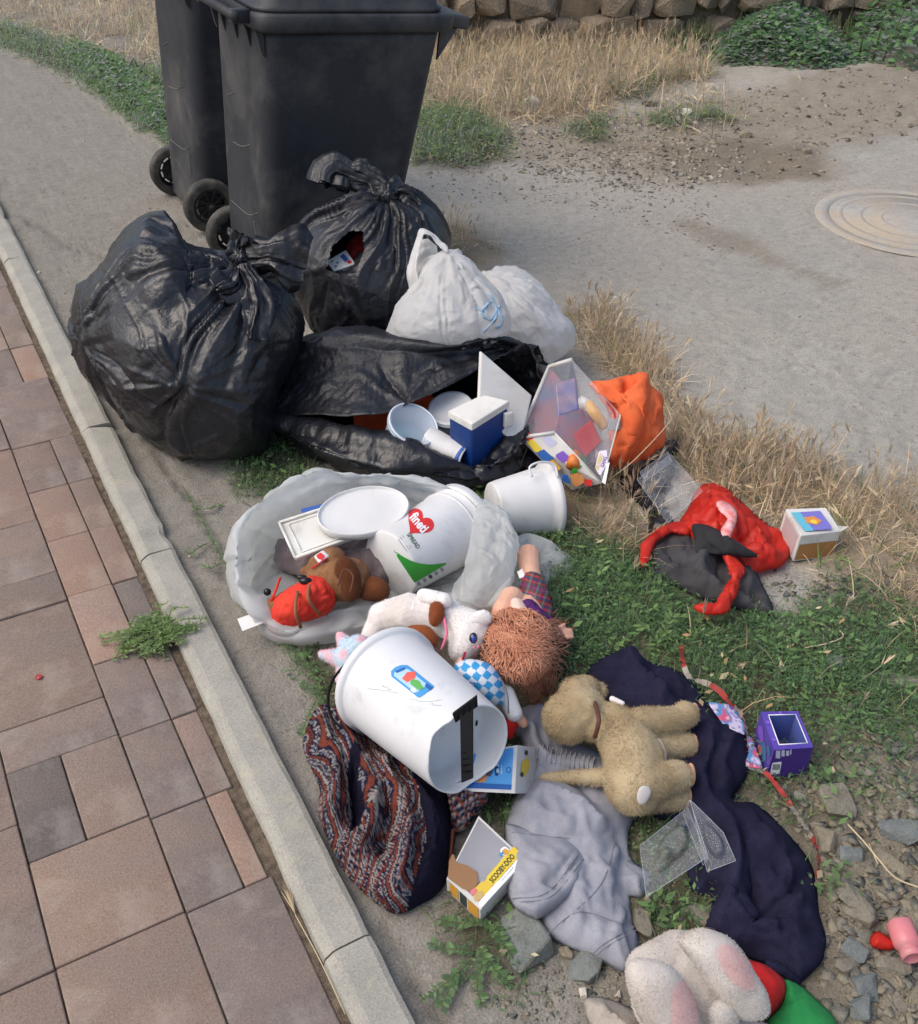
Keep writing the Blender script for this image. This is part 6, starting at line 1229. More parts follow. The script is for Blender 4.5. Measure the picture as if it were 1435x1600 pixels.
q = np.array([P(748, 1275, .060), P(822, 1344, .055), P(751, 1422, .045), P(698, 1373, .050)]); openbox(sb, q, np.array([.004, .004, -.042]), (.03, .03, .70, .93), mwc, mcg)
nq = qn(q); Hq = lambda p, l: plane_hit(p, q[0], nq, l)
patch('yellow_strip', [(803, 1322), (815, 1334), (772, 1384), (757, 1374)], Hq, I_('yellow', 228, 200, 66), sb, 4, lift=.0008); patch('yellow_strip', [(757, 1374), (772, 1384), (752, 1408), (734, 1395)], Hq, I_('yellow2', 222, 190, 70), sb, 4, lift=.0008)
patch('white_edge', [(815, 1335), (821, 1344), (752, 1419), (746, 1412)], Hq, I_('white', 240, 240, 240), sb, 4, lift=.0012)
ux, uy = em(-49.5, 8.1, 12); ptext('lettering', 'SCOOBY-DOO', (785, 1357), ux, uy, Hq, I_('dark', 60, 66, 60), sb, bold=.03)
for k in range(2): patch('fine_print', sq((791+k*3, 1362+k*3), -49.5, 18-4*k, .5), Hq, I_('brownink', 130, 110, 60), sb, 2, lift=.0012)
patch('corner_cutout', [(700, 1372), (702, 1345), (708, 1332), (714, 1348), (730, 1352), (745, 1362), (748, 1378), (738, 1394), (722, 1388)], Hq, I_('tanprint', 150, 112, 78), sb, 3, lift=.0010)
patch('corner_cutout', cp_(748, 1400, 9, 6, -45, .1), Hq, I_('buff', 200, 168, 110), sb, 2, lift=.0016); patch('corner_cutout', cp_(740, 1393, 6, 4, -45), Hq, I_('rose', 222, 120, 130), sb, 2, lift=.0018); patch('corner_badge', cp_(789, 1330, 7, 7, 0, .05), Hq, I_('white', 240, 240, 240), sb, 2, lift=.0012); patch('corner_badge', cp_(790, 1331, 5.5, 5, 0, .1), Hq, I_('amber', 220, 160, 60), sb, 2, lift=.0016); patch('corner_badge', sq((784, 1334), -40, 4, 1.8), Hq, I_('skyblue', 70, 150, 205), sb, 2, lift=.0018)
for a, b, c in ((.1, .35, 'amber'), (.4, .6, 'dark'), (.65, .95, 'amber')):
    p0, p1 = q[3]+(q[2]-q[3])*a, q[3]+(q[2]-q[3])*b; o_ = np.array([.004, .004, -.042]); s4 = np.array([p0, p1, p1+o_*.9, p0+o_*.9]); nn = qn(s4); obj('side_print', s4+nn*.0008, [(0, 1, 2, 3)], MATS.get('ink_'+c) or I_(c, 220, 160, 60), sb, smooth=False)
# blue carton
bbx = thing('toy_carton', 'blue fronted toy carton poking out under the broken bucket', 'box')
q = np.array([P(728, 1176, .10), P(809, 1164, .11), P(805, 1240, .085), P(722, 1236, .08)]); off = P(846, 1168, .02)-q[1]; V, F = hexa(q+off, q, .0015); obj('carton', V, F, mwc, bbx, smooth=False)
nq2 = qn(q); H2 = lambda p, l: plane_hit(p, q2_[0], nq2, l); q2_ = q
patch('blue_front', [(728, 1180), (803, 1168), (799, 1234), (722, 1231)], H2, I_('frontblue', 84, 160, 218), bbx, 5, lift=.0006); patch('blue_front', [(722, 1222), (800, 1226), (799, 1234), (722, 1231)], H2, I_('royal', 40, 96, 168), bbx, 5, lift=.001)
patch('printed_shape', cp_(752, 1214, 9, 10, 60, .1), H2, I_('bun', 206, 140, 82), bbx, 2.5, lift=.0012); patch('printed_shape', cp_(765, 1205, 5, 9, 10, .1), H2, I_('darkgrey', 78, 84, 100), bbx, 2, lift=.0014)
for k, (x, yy, hh, ww) in enumerate(((778, 1195, 2.2, 4), (778, 1204, 3.2, 4), (784, 1197, 1.6, 2), (784, 1201, 1.6, 2), (784, 1205, 1.6, 2), (784, 1208, 1.2, 2))): patch('faded_print', sq((x, yy), 88, hh, ww*.5), H2, I_('paleprint', 190, 210, 226), bbx, 2, lift=.0016)
patch('printed_shape', [(773, 1190), (778, 1190), (779, 1212), (774, 1212)], H2, I_('inkblue', 40, 60, 120), bbx, 2, lift=.0012); patch('round_mark', cp_(795, 1203, 4, 5, 0), H2, I_('royal', 40, 96, 168), bbx, 2, lift=.0012); patch('round_mark', cp_(795, 1203, 2.6, 3.4, 0), H2, I_('frontblue', 84, 160, 218), bbx, 2, lift=.0016)
s4 = np.array([q[1], q[1]+off, q[2]+off, q[2]]); ns = qn(s4); HS = lambda p, l: plane_hit(p, s4[0], ns, l)
patch('yellow_print', [(816, 1190), (826, 1183), (828, 1200), (820, 1214), (814, 1205)], HS, I_('yellow', 228, 200, 66), bbx, 2.5); patch('dark_print', cp_(823, 1176, 2.5, 4, 0), HS, I_('dark', 60, 66, 60), bbx, 1.5, lift=.0012); patch('dark_print', cp_(816, 1210, 2.5, 4, 0), HS, I_('dark', 60, 66, 60), bbx, 1.5, lift=.0012)
# purple carton
pb = thing('toy_carton', 'purple toy carton standing open windowed in the grass right of the navy sweater', 'box'); mpur = mat('purple_card', lin(96, 78, 170), lin(76, 56, 148), 10, .45, spec=.5)
q = np.array([P(1189, 1112, .080), P(1247, 1111, .080), P(1271, 1168, .080), P(1210, 1172, .080)]); W = openbox(pb, q, np.array([0, 0, -.078]), (.17, .10, .90, .88), mpur, mat('inner_blue', lin(88, 104, 170), lin(70, 84, 150), 6, .6), film_=False)
V, F = merge(*[tube([W[i]+[0, 0, .0005], W[(i+1) % 4]+[0, 0, .0005]], .0010, 5) for i in range(4)]); obj('window_edging', V, F, I_('white', 240, 240, 240), pb)
iw = q.mean(0)+(W-q.mean(0))*.55-[0, 0, .06]; V, F = hexa(iw-[0, 0, .008], iw, 0); obj('inner_tray', V, F, mat('peach_card', lin(210, 150, 120), rough=.6), pb, smooth=False); iw2 = iw.mean(0)+(iw-iw.mean(0))*.8+[0, 0, .001]; obj('inner_pad', iw2, [(0, 1, 2, 3)], mblue, pb, smooth=False)
s4 = np.array([q[3], q[2], q[2]-[0, 0, .078], q[3]-[0, 0, .078]]); H4 = lambda p, l: plane_hit(p, s4[0], qn(s4), l); mdp = mat('deep_purple_card', lin(72, 46, 130), lin(62, 38, 116), 10, .45); obj('front_print', s4+qn(s4)*.0006, [(0, 1, 2, 3)], mdp, pb, smooth=False)
patch('barcode', [(1207, 1192), (1222, 1190), (1218, 1209), (1203, 1211)], H4, I_('white', 240, 240, 240), pb, 3, lift=.001)
for k in range(6): patch('barcode_bar', [(1208.5+k*2, 1194), (1209.6+k*2, 1194), (1208+k*2, 1203), (1206.9+k*2, 1203)], H4, I_('dark', 60, 66, 60), pb, 1.5, lift=.0014)
for x, y, a, b in ((1216, 1179, 3.5, 6), (1224, 1177, 2.5, 5), (1231, 1177, 2.5, 4), (1236, 1175, 1, 4)): patch('front_symbols', sq((x, y), 3, a, b), H4, I_('lilac', 190, 190, 214), pb, 2, lift=.0012)
s5 = np.array([q[0], q[3], q[3]-[0, 0, .078], q[0]-[0, 0, .078]]); n5 = qn(s5)
for u, v, r0, c in ((.3, .4, .2, ('violet', 128, 90, 190)), (.6, .6, .22, ('teal', 70, 110, 150)), (.45, .75, .12, ('rose', 222, 120, 130)), (.8, .3, .12, ('teal', 70, 110, 150))): decal('side_print', s5, [(u+r0*math.cos(a), v+r0*math.sin(a)*(1+.3*math.sin(3*a))) for a in np.linspace(0, 6.28, 14)[:-1]], I_(*c), pb)
for u, v, r0 in ((.08, .3, .05), (.5, .05, .04), (.08, .75, .05)): decal('top_swirl', q, [(u+r0*math.cos(a), v+r0*math.sin(a)) for a in np.linspace(0, 6.28, 10)[:-1]], I_('violet', 128, 90, 190), pb)
def tcolor(V):
    q_ = proj(V); a = fac(np.c_[q_/9, 0*q_[:, :1]], 1, 3); pal = np.array([lin(*c) for c in ((112, 90, 170), (200, 190, 215), (90, 140, 190), (205, 90, 120), (210, 206, 210))]); return pal[np.clip(((a+1)*2.5).astype(int), 0, 4)]
cd = thing('printed_card', 'crumpled colourful printed card between the navy sweater and purple carton', 'card')
for pl, zz, nm in (([(1106, 1096), (1145, 1100), (1165, 1128), (1163, 1150), (1130, 1130)], .035, 'card'), ([(1166, 1148), (1176, 1155), (1193, 1202), (1162, 1196), (1170, 1178)], .02, 'card_flap')):
    _, F, q_, _ = sheet(pl, 2.5, smoothpoly=False); V = np.array([P(x, y, zz) for x, y in q_]); V[:, 2] += fbm(V, 20, 2, 3)*.006; obj(nm, V, F, mvc, cd, col=tcolor(V), solid=.001)
V, F = slab(np.array([P(1162, 1197, .012), P(1168, 1186, .02), P(1196, 1204, .012), P(1194, 1208, .008)]), np.array([0, 0, -.003])); obj('white_flap', V, F, mwc, cd, smooth=False)
# small white carton at right
sc_ = thing('toy_carton', 'small white carton with a violet and orange print standing in the straw', 'box')
q = np.array([P(1228, 795, .085), P(1291, 793, .085), P(1315, 830, .070), P(1252, 837, .078)]); off = np.array([-.004, .0, -.075]); V, F = hexa(q+off, q, .002); obj('carton', V, F, mwc, sc_, smooth=False)
H5 = lambda p, l: plane_hit(p, q5[0], qn(q5), l); q5 = q.copy(); patch('face_print', [(1236, 801), (1282, 798), (1302, 826), (1258, 830)], H5, I_('violet2', 120, 116, 190), sc_, 4); patch('face_print', [(1236, 801), (1250, 800), (1272, 829), (1258, 830)], H5, I_('turq', 100, 180, 200), sc_, 3, lift=.0012); patch('face_motif', cp_(1270, 813, 13, 6, 10, .15), H5, I_('bun2', 216, 140, 70), sc_, 2, lift=.0016); patch('face_motif', cp_(1272, 815, 6, 3, 10, .1), H5, I_('yellow', 228, 200, 66), sc_, 2, lift=.002)
s6 = np.array([q[0], q[3], q[3]+off, q[0]+off]); obj('side_window', np.array([qpt(s6, .12, .12, .0008), qpt(s6, .88, .12, .0008), qpt(s6, .88, .88, .0008), qpt(s6, .12, .88, .0008)]), [(0, 1, 2, 3)], mat('pinkish_window', lin(190, 176, 176), rough=.2), sc_, smooth=False)
s7 = np.array([q[3], q[2], q[2]+off, q[3]+off]); obj('front_band', np.array([qpt(s7, .03, .35, .0008), qpt(s7, .97, .35, .0008), qpt(s7, .97, .95, .0008), qpt(s7, .03, .95, .0008)]), [(0, 1, 2, 3)], I_('brownband', 168, 120, 70), sc_, smooth=False)
V, F = slab(np.array([q[2], q[2]+[.03, .005, .0], q[2]+[.03, .02, -.01], q[2]+[-.005, .03, 0]]), np.array([0, 0, -.002])); obj('flap', V, F, mwc, sc_, smooth=False)
# big clear toy package
tp = thing('toy_package', 'crushed clear plastic toy package with white frame and bright printed base', 'toy package')
mfr = mat('package_plastic', lin(205, 208, 216), rough=.10, spec=.8, alpha=.11)
Fq = np.array([P(894, 562, .25), P(970, 648, .19), P(941, 755, .075), P(867, 676, .155)]); Bq = np.array([P(858, 573, .215), P(930, 655, .12), P(894, 766, .012), P(811, 684, .12)])
print('pack z', Fq[:, 2], Bq[:, 2])
def pane(nm, pts, m, th=.0010): pts = np.array(pts); V, F = slab(pts, -qn(pts)*th, 0); return obj(nm, V, F, m, tp, smooth=False)
pane('clear_front', Fq, mfr); pane('clear_side', [Bq[0], Fq[0], Fq[3], Bq[3]], mfr); 
pane('base_card', [Bq[3], Fq[3], Fq[2], Bq[2]], mwc); pane('back_card', Bq[[0, 3, 2, 1]]-CAMW*.0, mwc if False else mat('back_card', lin(104, 108, 138), lin(196, 92, 78), 7, .6))
def edgebar(a, b, r=.0035, m=None): V, F = tube([a, b], r, 6); obj('frame_edge', V, F, m or mwc, tp)
edgebar(Bq[0], Bq[3], .005); edgebar(Bq[0], Fq[0], .006); edgebar(Fq[0], Fq[1], .0012, mfr); edgebar(Fq[1], Fq[2], .002); edgebar(Fq[3], Fq[2], .002, mcard); edgebar(Fq[0], Fq[3], .0012, mfr); edgebar(Bq[3], Fq[3], .005)
HB = lambda p, l: plane_hit(p, Bq[3], np.cross(Fq[3]-Bq[3], Fq[2]-Bq[3]), l)
for pl, c in (([(822, 690), (832, 685), (848, 702), (838, 708)], ('yellow', 228, 200, 66)), ([(838, 708), (850, 702), (866, 716), (852, 724)], ('royal', 40, 96, 168)), ([(846, 686), (858, 680), (872, 692), (860, 700)], ('lilac', 190, 190, 214)), ([(852, 724), (864, 718), (878, 732), (868, 738)], ('amber', 220, 160, 60)), ([(866, 712), (880, 704), (892, 716), (880, 724)], ('violet', 128, 90, 190)), ([(870, 740), (888, 742), (892, 758), (880, 752)], ('royal', 40, 96, 168)), ([(890, 742), (906, 738), (918, 752), (898, 762)], ('bun', 206, 140, 82)), ([(912, 748), (926, 750), (924, 760), (914, 758)], ('heart', 214, 52, 52)), ([(816, 683), (826, 676), (836, 684), (824, 690)], ('heart', 214, 52, 52))):
    patch('base_print', pl, HB, I_(*c), tp, 3)
HF_ = lambda p, l: plane_hit(p, Fq[0], qn(Fq), l)
V, F = hexa([CP(868, 600, 2.50), CP(900, 590, 2.50), CP(905, 640, 2.47), CP(872, 650, 2.46)], [CP(868, 600, 2.47), CP(900, 590, 2.47), CP(905, 640, 2.44), CP(872, 650, 2.43)], .004); obj('blue_insert', V, F, mat('blue_insert', lin(86, 100, 150), lin(150, 130, 140), 20, .4), tp, smooth=False)
patch('logo_patch', [(930, 732), (936, 705), (948, 703), (950, 722), (938, 744)], HF_, I_('lilacwhite', 222, 214, 226), tp, 3, lift=.001); ux, uy = em(-72, 5.6, 8); ptext('lettering', 'GROSSERY', (937, 722), ux, uy, HF_, I_('logo_yellow', 206, 178, 50), tp, bold=.03); ux, uy = em(-72, 6, 8); ptext('lettering', 'GANG', (944, 722), ux, uy, HF_, I_('violetink', 84, 50, 130), tp, bold=.03)
patch('white_strip', [(941, 753), (948, 725), (953, 722), (946, 757)], HF_, I_('white', 240, 240, 240), tp, 3)
_CP = CP; dpk = depth((Fq[0]+Fq[1]+Fq[2]+Fq[3])/4)+.035-2.33
CP = lambda x, y, D: _CP(x, y, D+dpk)
mg_ = mat('toy_green', lin(70, 170, 60), rough=.35); mo_ = mat('toy_orange', lin(226, 130, 60), rough=.35); mr_ = mat('toy_red', lin(214, 48, 40), rough=.35); my_ = mat('toy_yellow', lin(226, 170, 50), rough=.35)
V, F = lathe([(0, .001), (0, .020), (1, .020), (1, .001)], CP(906, 738, 2.27), CP(902, 716, 2.31), 24); obj('green_tub', V, F, mg_, tp)
V, F = lathe([(0, .001), (0, .017), (1, .014), (1, .001)], CP(895, 730, 2.26), CP(899, 708, 2.28), 24); obj('orange_cap', V, F, mo_, tp)
V, F = hexa([CP(896, 680, 2.36), CP(925, 655, 2.40), CP(940, 690, 2.37), CP(915, 715, 2.33)], [CP(896, 680, 2.33), CP(925, 655, 2.37), CP(940, 690, 2.34), CP(915, 715, 2.30)], .003); obj('red_tray', V, F, mr_, tp, smooth=False)
V, F = tube([CP(918, 630, 2.36), CP(946, 668, 2.34)], .014, 12); obj('yellow_tube', V, F, my_, tp); V, F = tube([CP(905, 628, 2.37), CP(922, 634, 2.36)], .016, 12); obj('white_cap', V, F, mwp, tp)
V, F = tube([CP(888, 700, 2.33), CP(900, 716, 2.31)], .003, 6); obj('orange_stick', V, F, mo_, tp); V, F = tube([CP(870, 640, 2.42), CP(878, 620, 2.44), CP(873, 660, 2.40)], .006, 6); obj('green_shape', V, F, mat('sage', lin(150, 165, 110)), tp)
V, F = hexa([CP(930, 690, 2.36), CP(955, 685, 2.36), CP(950, 730, 2.31), CP(922, 722, 2.31)], [CP(930, 690, 2.345), CP(955, 685, 2.345), CP(950, 730, 2.295), CP(922, 722, 2.295)], .003); obj('grey_tray', V, F, mat('grey_tray', lin(120, 108, 116), rough=.4), tp, smooth=False)
CP = _CP
# ================================================================== ORANGE BAG, RED BAG ETC
ob = thing('orange_bag', 'bright orange fabric bag with a grey clip behind the toy package', 'bag')
poly = [(920, 600), (950, 590), (985, 582), (1005, 583), (1022, 605), (1038, 625), (1044, 665), (1040, 698), (1015, 712), (975, 722), (948, 732), (950, 690), (945, 650)]
V, F = inflate(poly, PD(985, 665, .13)+.02, .09, 6); T = tris(F); V = V+vnormals(V, T)*(fac(V, 9, 5)*.018+fac(V, 20, 6)*.006)[:, None]
for pl, h in (([(975, 618), (985, 660), (965, 725)], .02), ([(1005, 590), (1000, 640), (985, 720)], .016), ([(980, 600), (975, 618), (958, 640)], -.02)):
    d, _ = segdist(proj(V), catmull(pl, 20), False); V = V+vnormals(V, T)*(h*np.clip(1-d/14, 0, 1)*(((V-CP(985, 660, PD(985, 665, .13)))@CAMW) > 0))[:, None]
V = crumple(V, F, 1.0, 2, .1, .4, 0, 0, .004, 0, 9, 1, relax=.4); V = creases(V, T, 9, 60, .006, .011, [V[np.argmin(np.linalg.norm(proj(V)-[975, 618], axis=1))], V[np.argmin(np.linalg.norm(proj(V)-[950, 728], axis=1))]], (.06, .2)); V[:, 2] = np.maximum(V[:, 2], .004); obj('fabric', V, F, morange, ob)
Dc = PD(960, 660, .13)-.07; V, F = fslab([(951, 654), (971, 653), (971, 672), (950, 673)], Dc, Dc, .01, .003); obj('clip', V, F, mat('grey_clip', lin(130, 132, 136), rough=.4), ob)
V, F = tube(catmull([CP(948, 628, Dc), CP(958, 640, Dc-.01), CP(962, 655, Dc-.01)], 10), .0025, 6); obj('cord', V, F, mat('red_cord', lin(190, 50, 50)), ob)
rb_ = thing('red_bag', 'thin red carrier bag wrapped round dark grey clothes in the grass', 'carrier bag')
cloth('', '', '', [(1068, 800), (1085, 770), (1110, 756), (1140, 768), (1160, 785), (1195, 815), (1225, 835), (1236, 852), (1222, 885), (1195, 890), (1165, 895), (1130, 870), (1080, 845), (1060, 825)], mred, 2.6, .015, .035, .03, [([(1120, 775), (1150, 820), (1200, 850)], .03, 10), ([(1090, 790), (1130, 820), (1160, 850)], .02, 9), ([(1150, 830), (1170, 850), (1230, 850)], -.02, 7)], 5, .014, 14, 1.05, 20, .08, .003, 30, .0006, parent=rb_, pname='film', facet=.009, ncr=60, hcr=.007, wcr=.011, rid=.010, rsc=12)
cloth('', '', '', [(1003, 868), (1006, 850), (1025, 828), (1050, 818), (1075, 812), (1100, 822), (1080, 836), (1045, 832), (1020, 850), (1010, 880), (1002, 885)], mred, 2, .04, .010, .012, (), 6, .006, 20, 1.05, 20, .1, .002, 30, .001, parent=rb_, pname='film_edge', facet=.008, ncr=24, hcr=.004, wcr=.007)
cloth('', '', '', [(1132, 868), (1150, 872), (1164, 890), (1158, 915), (1143, 940), (1132, 958), (1105, 960), (1085, 950), (1095, 944), (1120, 944), (1130, 925), (1140, 900)], mred, 2, .06, .008, .012, [([(1160, 890), (1140, 935), (1100, 950)], .008, 4)], 7, .006, 20, 1.05, 20, .1, .002, 30, .001, parent=rb_, pname='handle', facet=.008, ncr=24, hcr=.004, wcr=.007, zf=lambda q: -.05*ss(900, 955, q[:, 1]))
cloth('', '', '', [(1120, 785), (1132, 783), (1150, 795), (1152, 815), (1140, 840), (1126, 830), (1136, 810), (1124, 798)], mat('pinkish_print', lin(238, 190, 190), lin(226, 120, 112), 60, .5), 2.5, .10, .004, .01, (), 7, .004, 20, 1.02, 10, .1, .002, 30, .0008, parent=rb_, pname='white_print', facet=.004, zf=lambda q: -.0*q[:, 1])
cloth('dark_clothes', 'dark grey garment bundled half inside the red carrier bag', 'clothes', [(1004, 880), (1015, 855), (1040, 832), (1085, 828), (1110, 840), (1130, 850), (1150, 862), (1175, 880), (1190, 910), (1208, 948), (1205, 965), (1170, 958), (1120, 945), (1075, 925), (1030, 905)], mat('charcoal_jersey', lin(78, 77, 78), lin(66, 65, 67), 18, .97, bump=.4, bs=600, spec=.15), 3.5, .012, .05, .04,
      [([(1040, 840), (1060, 880), (1090, 890)], -.02, 6), ([(1095, 850), (1100, 880), (1080, 900)], .022, 9), ([(1030, 890), (1080, 900), (1160, 940)], .018, 8), ([(1110, 870), (1150, 910), (1195, 945)], -.02, 8), ([(1010, 870), (1060, 915), (1120, 935)], -.012, 5)], 8, .016, 14, 1.06, 20, .08, .004, 28, rid=.012, rsc=18, ncr=40, hcr=.005, wcr=.008)
cloth('dark_clothes', 'black fabric strip lying across the grey garment on the red bag', 'clothes', [(1082, 820), (1110, 822), (1140, 840), (1165, 855), (1185, 868), (1165, 872), (1125, 866), (1090, 862), (1086, 845)], mat('black_jersey', lin(44, 44, 46), lin(34, 34, 36), 18, .9, bump=.4, bs=600), 3, .07, .02, .02, [([(1085, 835), (1130, 850), (1175, 865)], .015, 7), ([(1090, 850), (1130, 860)], -.01, 4)], 9, .01, 20, 1.04, 15, .1, .003, 30, ncr=20, hcr=.004, wcr=.006)
cloth('black_film_scrap', 'torn black plastic film in the straw between the orange bag and clear clamshell', 'plastic scrap', [(975, 745), (1000, 725), (1045, 690), (1065, 700), (1050, 740), (1040, 790), (1060, 830), (1020, 835), (1005, 800), (975, 770)], mblack, 3.5, .008, .035, .03, (), 12, .03, 12, 1.1, 40, .08, .006, 25, .001, facet=.014)
# clear clamshell & blister
mbl = mat('blister_plastic', lin(214, 220, 226), rough=.06, spec=1.0, alpha=.15, ior=1.55, bump=.5, bs=60)
def clearpack(name, label, quads, bumps, seed, m=mbl):
    t = thing(name, label, 'plastic packaging')
    for nm, pts, w_ in quads:
        q_ = np.array([P(*p) for p in pts]); n = 24; V = []; nn = qn(q_); r = np.random.default_rng(seed)
        for j in range(n+1):
            for i in range(n+1):
                u, v = i/n, j/n; h = 0
                for (bu, bv, br, bh) in bumps.get(nm, ()): d = math.hypot((u-bu)/br, (v-bv)/br); h += bh*min(1, max(0, (1.15-d)/.3))
                V.append(qpt(q_, u, v, h))
        V = np.array(V); V = V+nn*(fac(V, 12, seed)*w_*.4)[:, None]; V[:, 2] = np.maximum(V[:, 2], .003); F = [(j*(n+1)+i, j*(n+1)+i+1, (j+1)*(n+1)+i+1, (j+1)*(n+1)+i) for j in range(n) for i in range(n)]; obj(nm, V, F, m, t, smooth=True)
        V, F = merge(*[tube([qpt(q_, *a, .001), qpt(q_, *b, .001)], .0005, 5) for a, b in (((0, 0), (1, 0)), ((1, 0), (1, 1)), ((1, 1), (0, 1)), ((0, 1), (0, 0)))]); obj('edge_bead', V, F, mat('bead_plastic', lin(215, 220, 225), rough=.1, alpha=.4), t)
    return t
clearpack('clear_clamshell', 'clear plastic clamshell leaning between the black film and the red bag', [('tray', [(996, 750, .11), (1048, 710, .13), (1098, 768, .10), (1044, 818, .05)], .006), ('hinge_flap', [(1000, 738, .12), (1044, 706, .145), (1050, 722, .13), (1008, 752, .11)], .004)], {'tray': [(.3, .3, .16, .018), (.7, .3, .16, .018), (.3, .72, .14, .018), (.72, .72, .17, .014)]}, 3)
clearpack('clear_blister', 'clear plastic blister tray lying over the navy and grey sweaters below the beige plush', [('tray', [(1000, 1322, .05), (1075, 1262, .07), (1105, 1340, .065), (1010, 1402, .03)], .006), ('side_wall', [(1079, 1250, .10), (1130, 1300, .085), (1150, 1345, .07), (1105, 1362, .05)], .005), ('fold', [(1079, 1250, .10), (1108, 1340, .08), (1100, 1352, .05), (1068, 1270, .06)], .003)], {'tray': [(.55, .45, .26, .022), (.8, .25, .12, .014), (.3, .6, .15, .012)], 'side_wall': [(.5, .5, .3, .01)]}, 4)

# ================================================================== CLOTHES AND PLUSHES AT THE FRONT
mgs = mat('grey_sweat', lin(160, 161, 168), lin(146, 147, 155), 26, .97, bump=.5, bs=700, spec=.12, fine=.10, fs=500, dirt=lin(120, 112, 104), dsc=9, damt=.3, dlo=.58, dhi=.75)
gp_ = thing('sweatpants', 'crumpled light grey sweatpants beside the toy carton', 'trousers')
cloth('', '', '', [(806, 1112), (850, 1100), (870, 1150), (938, 1178), (975, 1220), (992, 1268), (978, 1310), (990, 1345), (1018, 1368), (1004, 1402), (984, 1402), (990, 1440), (998, 1475), (980, 1518), (936, 1500), (858, 1463), (836, 1432), (800, 1412), (790, 1380), (789, 1292), (806, 1242), (830, 1210), (815, 1160), (800, 1140)], mgs, 4, .006, .035, .03,
      [([(830, 1240), (880, 1250), (950, 1300)], .022, 12), ([(850, 1215), (900, 1230), (935, 1260)], -.014, 8), ([(900, 1260), (925, 1330), (960, 1400)], .016, 14), ([(975, 1330), (970, 1390), (990, 1460)], -.008, 6), ([(820, 1130), (835, 1170), (860, 1200)], .018, 9), ([(810, 1150), (840, 1195), (930, 1205)], -.012, 6), ([(800, 1260), (840, 1275), (900, 1300)], .014, 12), ([(845, 1120), (850, 1160), (880, 1180)], -.012, 6)], 13, .012, 9, 1.03, 14, .06, .003, 14, .004, parent=gp_, pname='fabric', rid=.008, rsc=10, ncr=60, hcr=.0045, wcr=.010)
cloth('', '', '', [(790, 1300), (800, 1288), (850, 1300), (885, 1306), (912, 1330), (917, 1360), (900, 1392), (868, 1420), (838, 1434), (808, 1420), (795, 1390)], mgs, 4, .035, .024, .012, [([(805, 1330), (860, 1345), (905, 1350)], .006, 14), ([(795, 1395), (850, 1385), (898, 1330)], -.006, 4), ([(803, 1408), (858, 1398), (908, 1338)], -.006, 3)], 14, .008, 9, 1.03, 14, .06, .003, 14, .004, parent=gp_, pname='folded_leg', rid=.004, ncr=16, hcr=.003, wcr=.008)
ms_ = mat('seam_thread', lin(118, 119, 126), rough=.9)
def on_mesh(o_list, pl, n=30, lift=.0006):
    c = catmull(pl, n); best = None
    for o_ in o_list:
        a = np.empty(len(o_.data.vertices)*3); o_.data.vertices.foreach_get('co', a); W = a.reshape(-1, 3)+np.array(o_.location); pj = proj(W); i = np.array([np.argmin(np.linalg.norm(pj-c_, axis=1)+(depth_arr(W)-2)*.0) for c_ in c]); q_ = np.array([P(x, y, W[k, 2]) for (x, y), k in zip(c, i)]); best = q_ if best is None else np.where((q_[:, 2:] > best[:, 2:]), q_, best)
    for _ in range(1): best[1:-1] = (best[:-2]+2*best[1:-1]+best[2:])/4
    return best+CAMW*lift
def depth_arr(W): return -((W-CAMP)@RC)[:, 2]
go_ = [c for c in gp_.children]
for pl in ([(800, 1404), (856, 1394), (905, 1334)], [(806, 1410), (862, 1400), (912, 1342)], [(855, 1460), (905, 1425), (975, 1445)], [(930, 1496), (950, 1478), (996, 1452)], [(925, 1492), (945, 1474), (994, 1446)], [(880, 1440), (940, 1380), (965, 1300)], [(800, 1300), (850, 1306), (890, 1310)]):
    V, F = tube(on_mesh(go_, pl), .0007, 5); obj('seam', V, F, ms_, gp_)
for k in range(13):
    x = 846+k*7.2; y = 1160+k*1.8; V, F = tube(on_mesh(go_, [(x-3, y), (x-6, y+13), (x-7, y+26)], 10, .0004), .0013, 5); obj('waistband_rib', V, F, mgs, gp_)
mnv = mat('navy_fleece', lin(44, 43, 64), lin(34, 33, 51), 20, .98, bump=.6, bs=600, spec=.1, fine=.2, fs=350, dirt=lin(78, 72, 88), dsc=8, damt=.25, dlo=.6, dhi=.75)
nv = thing('navy_sweater', 'dark navy sweater sprawled from the grass down to the gravel', 'sweater')
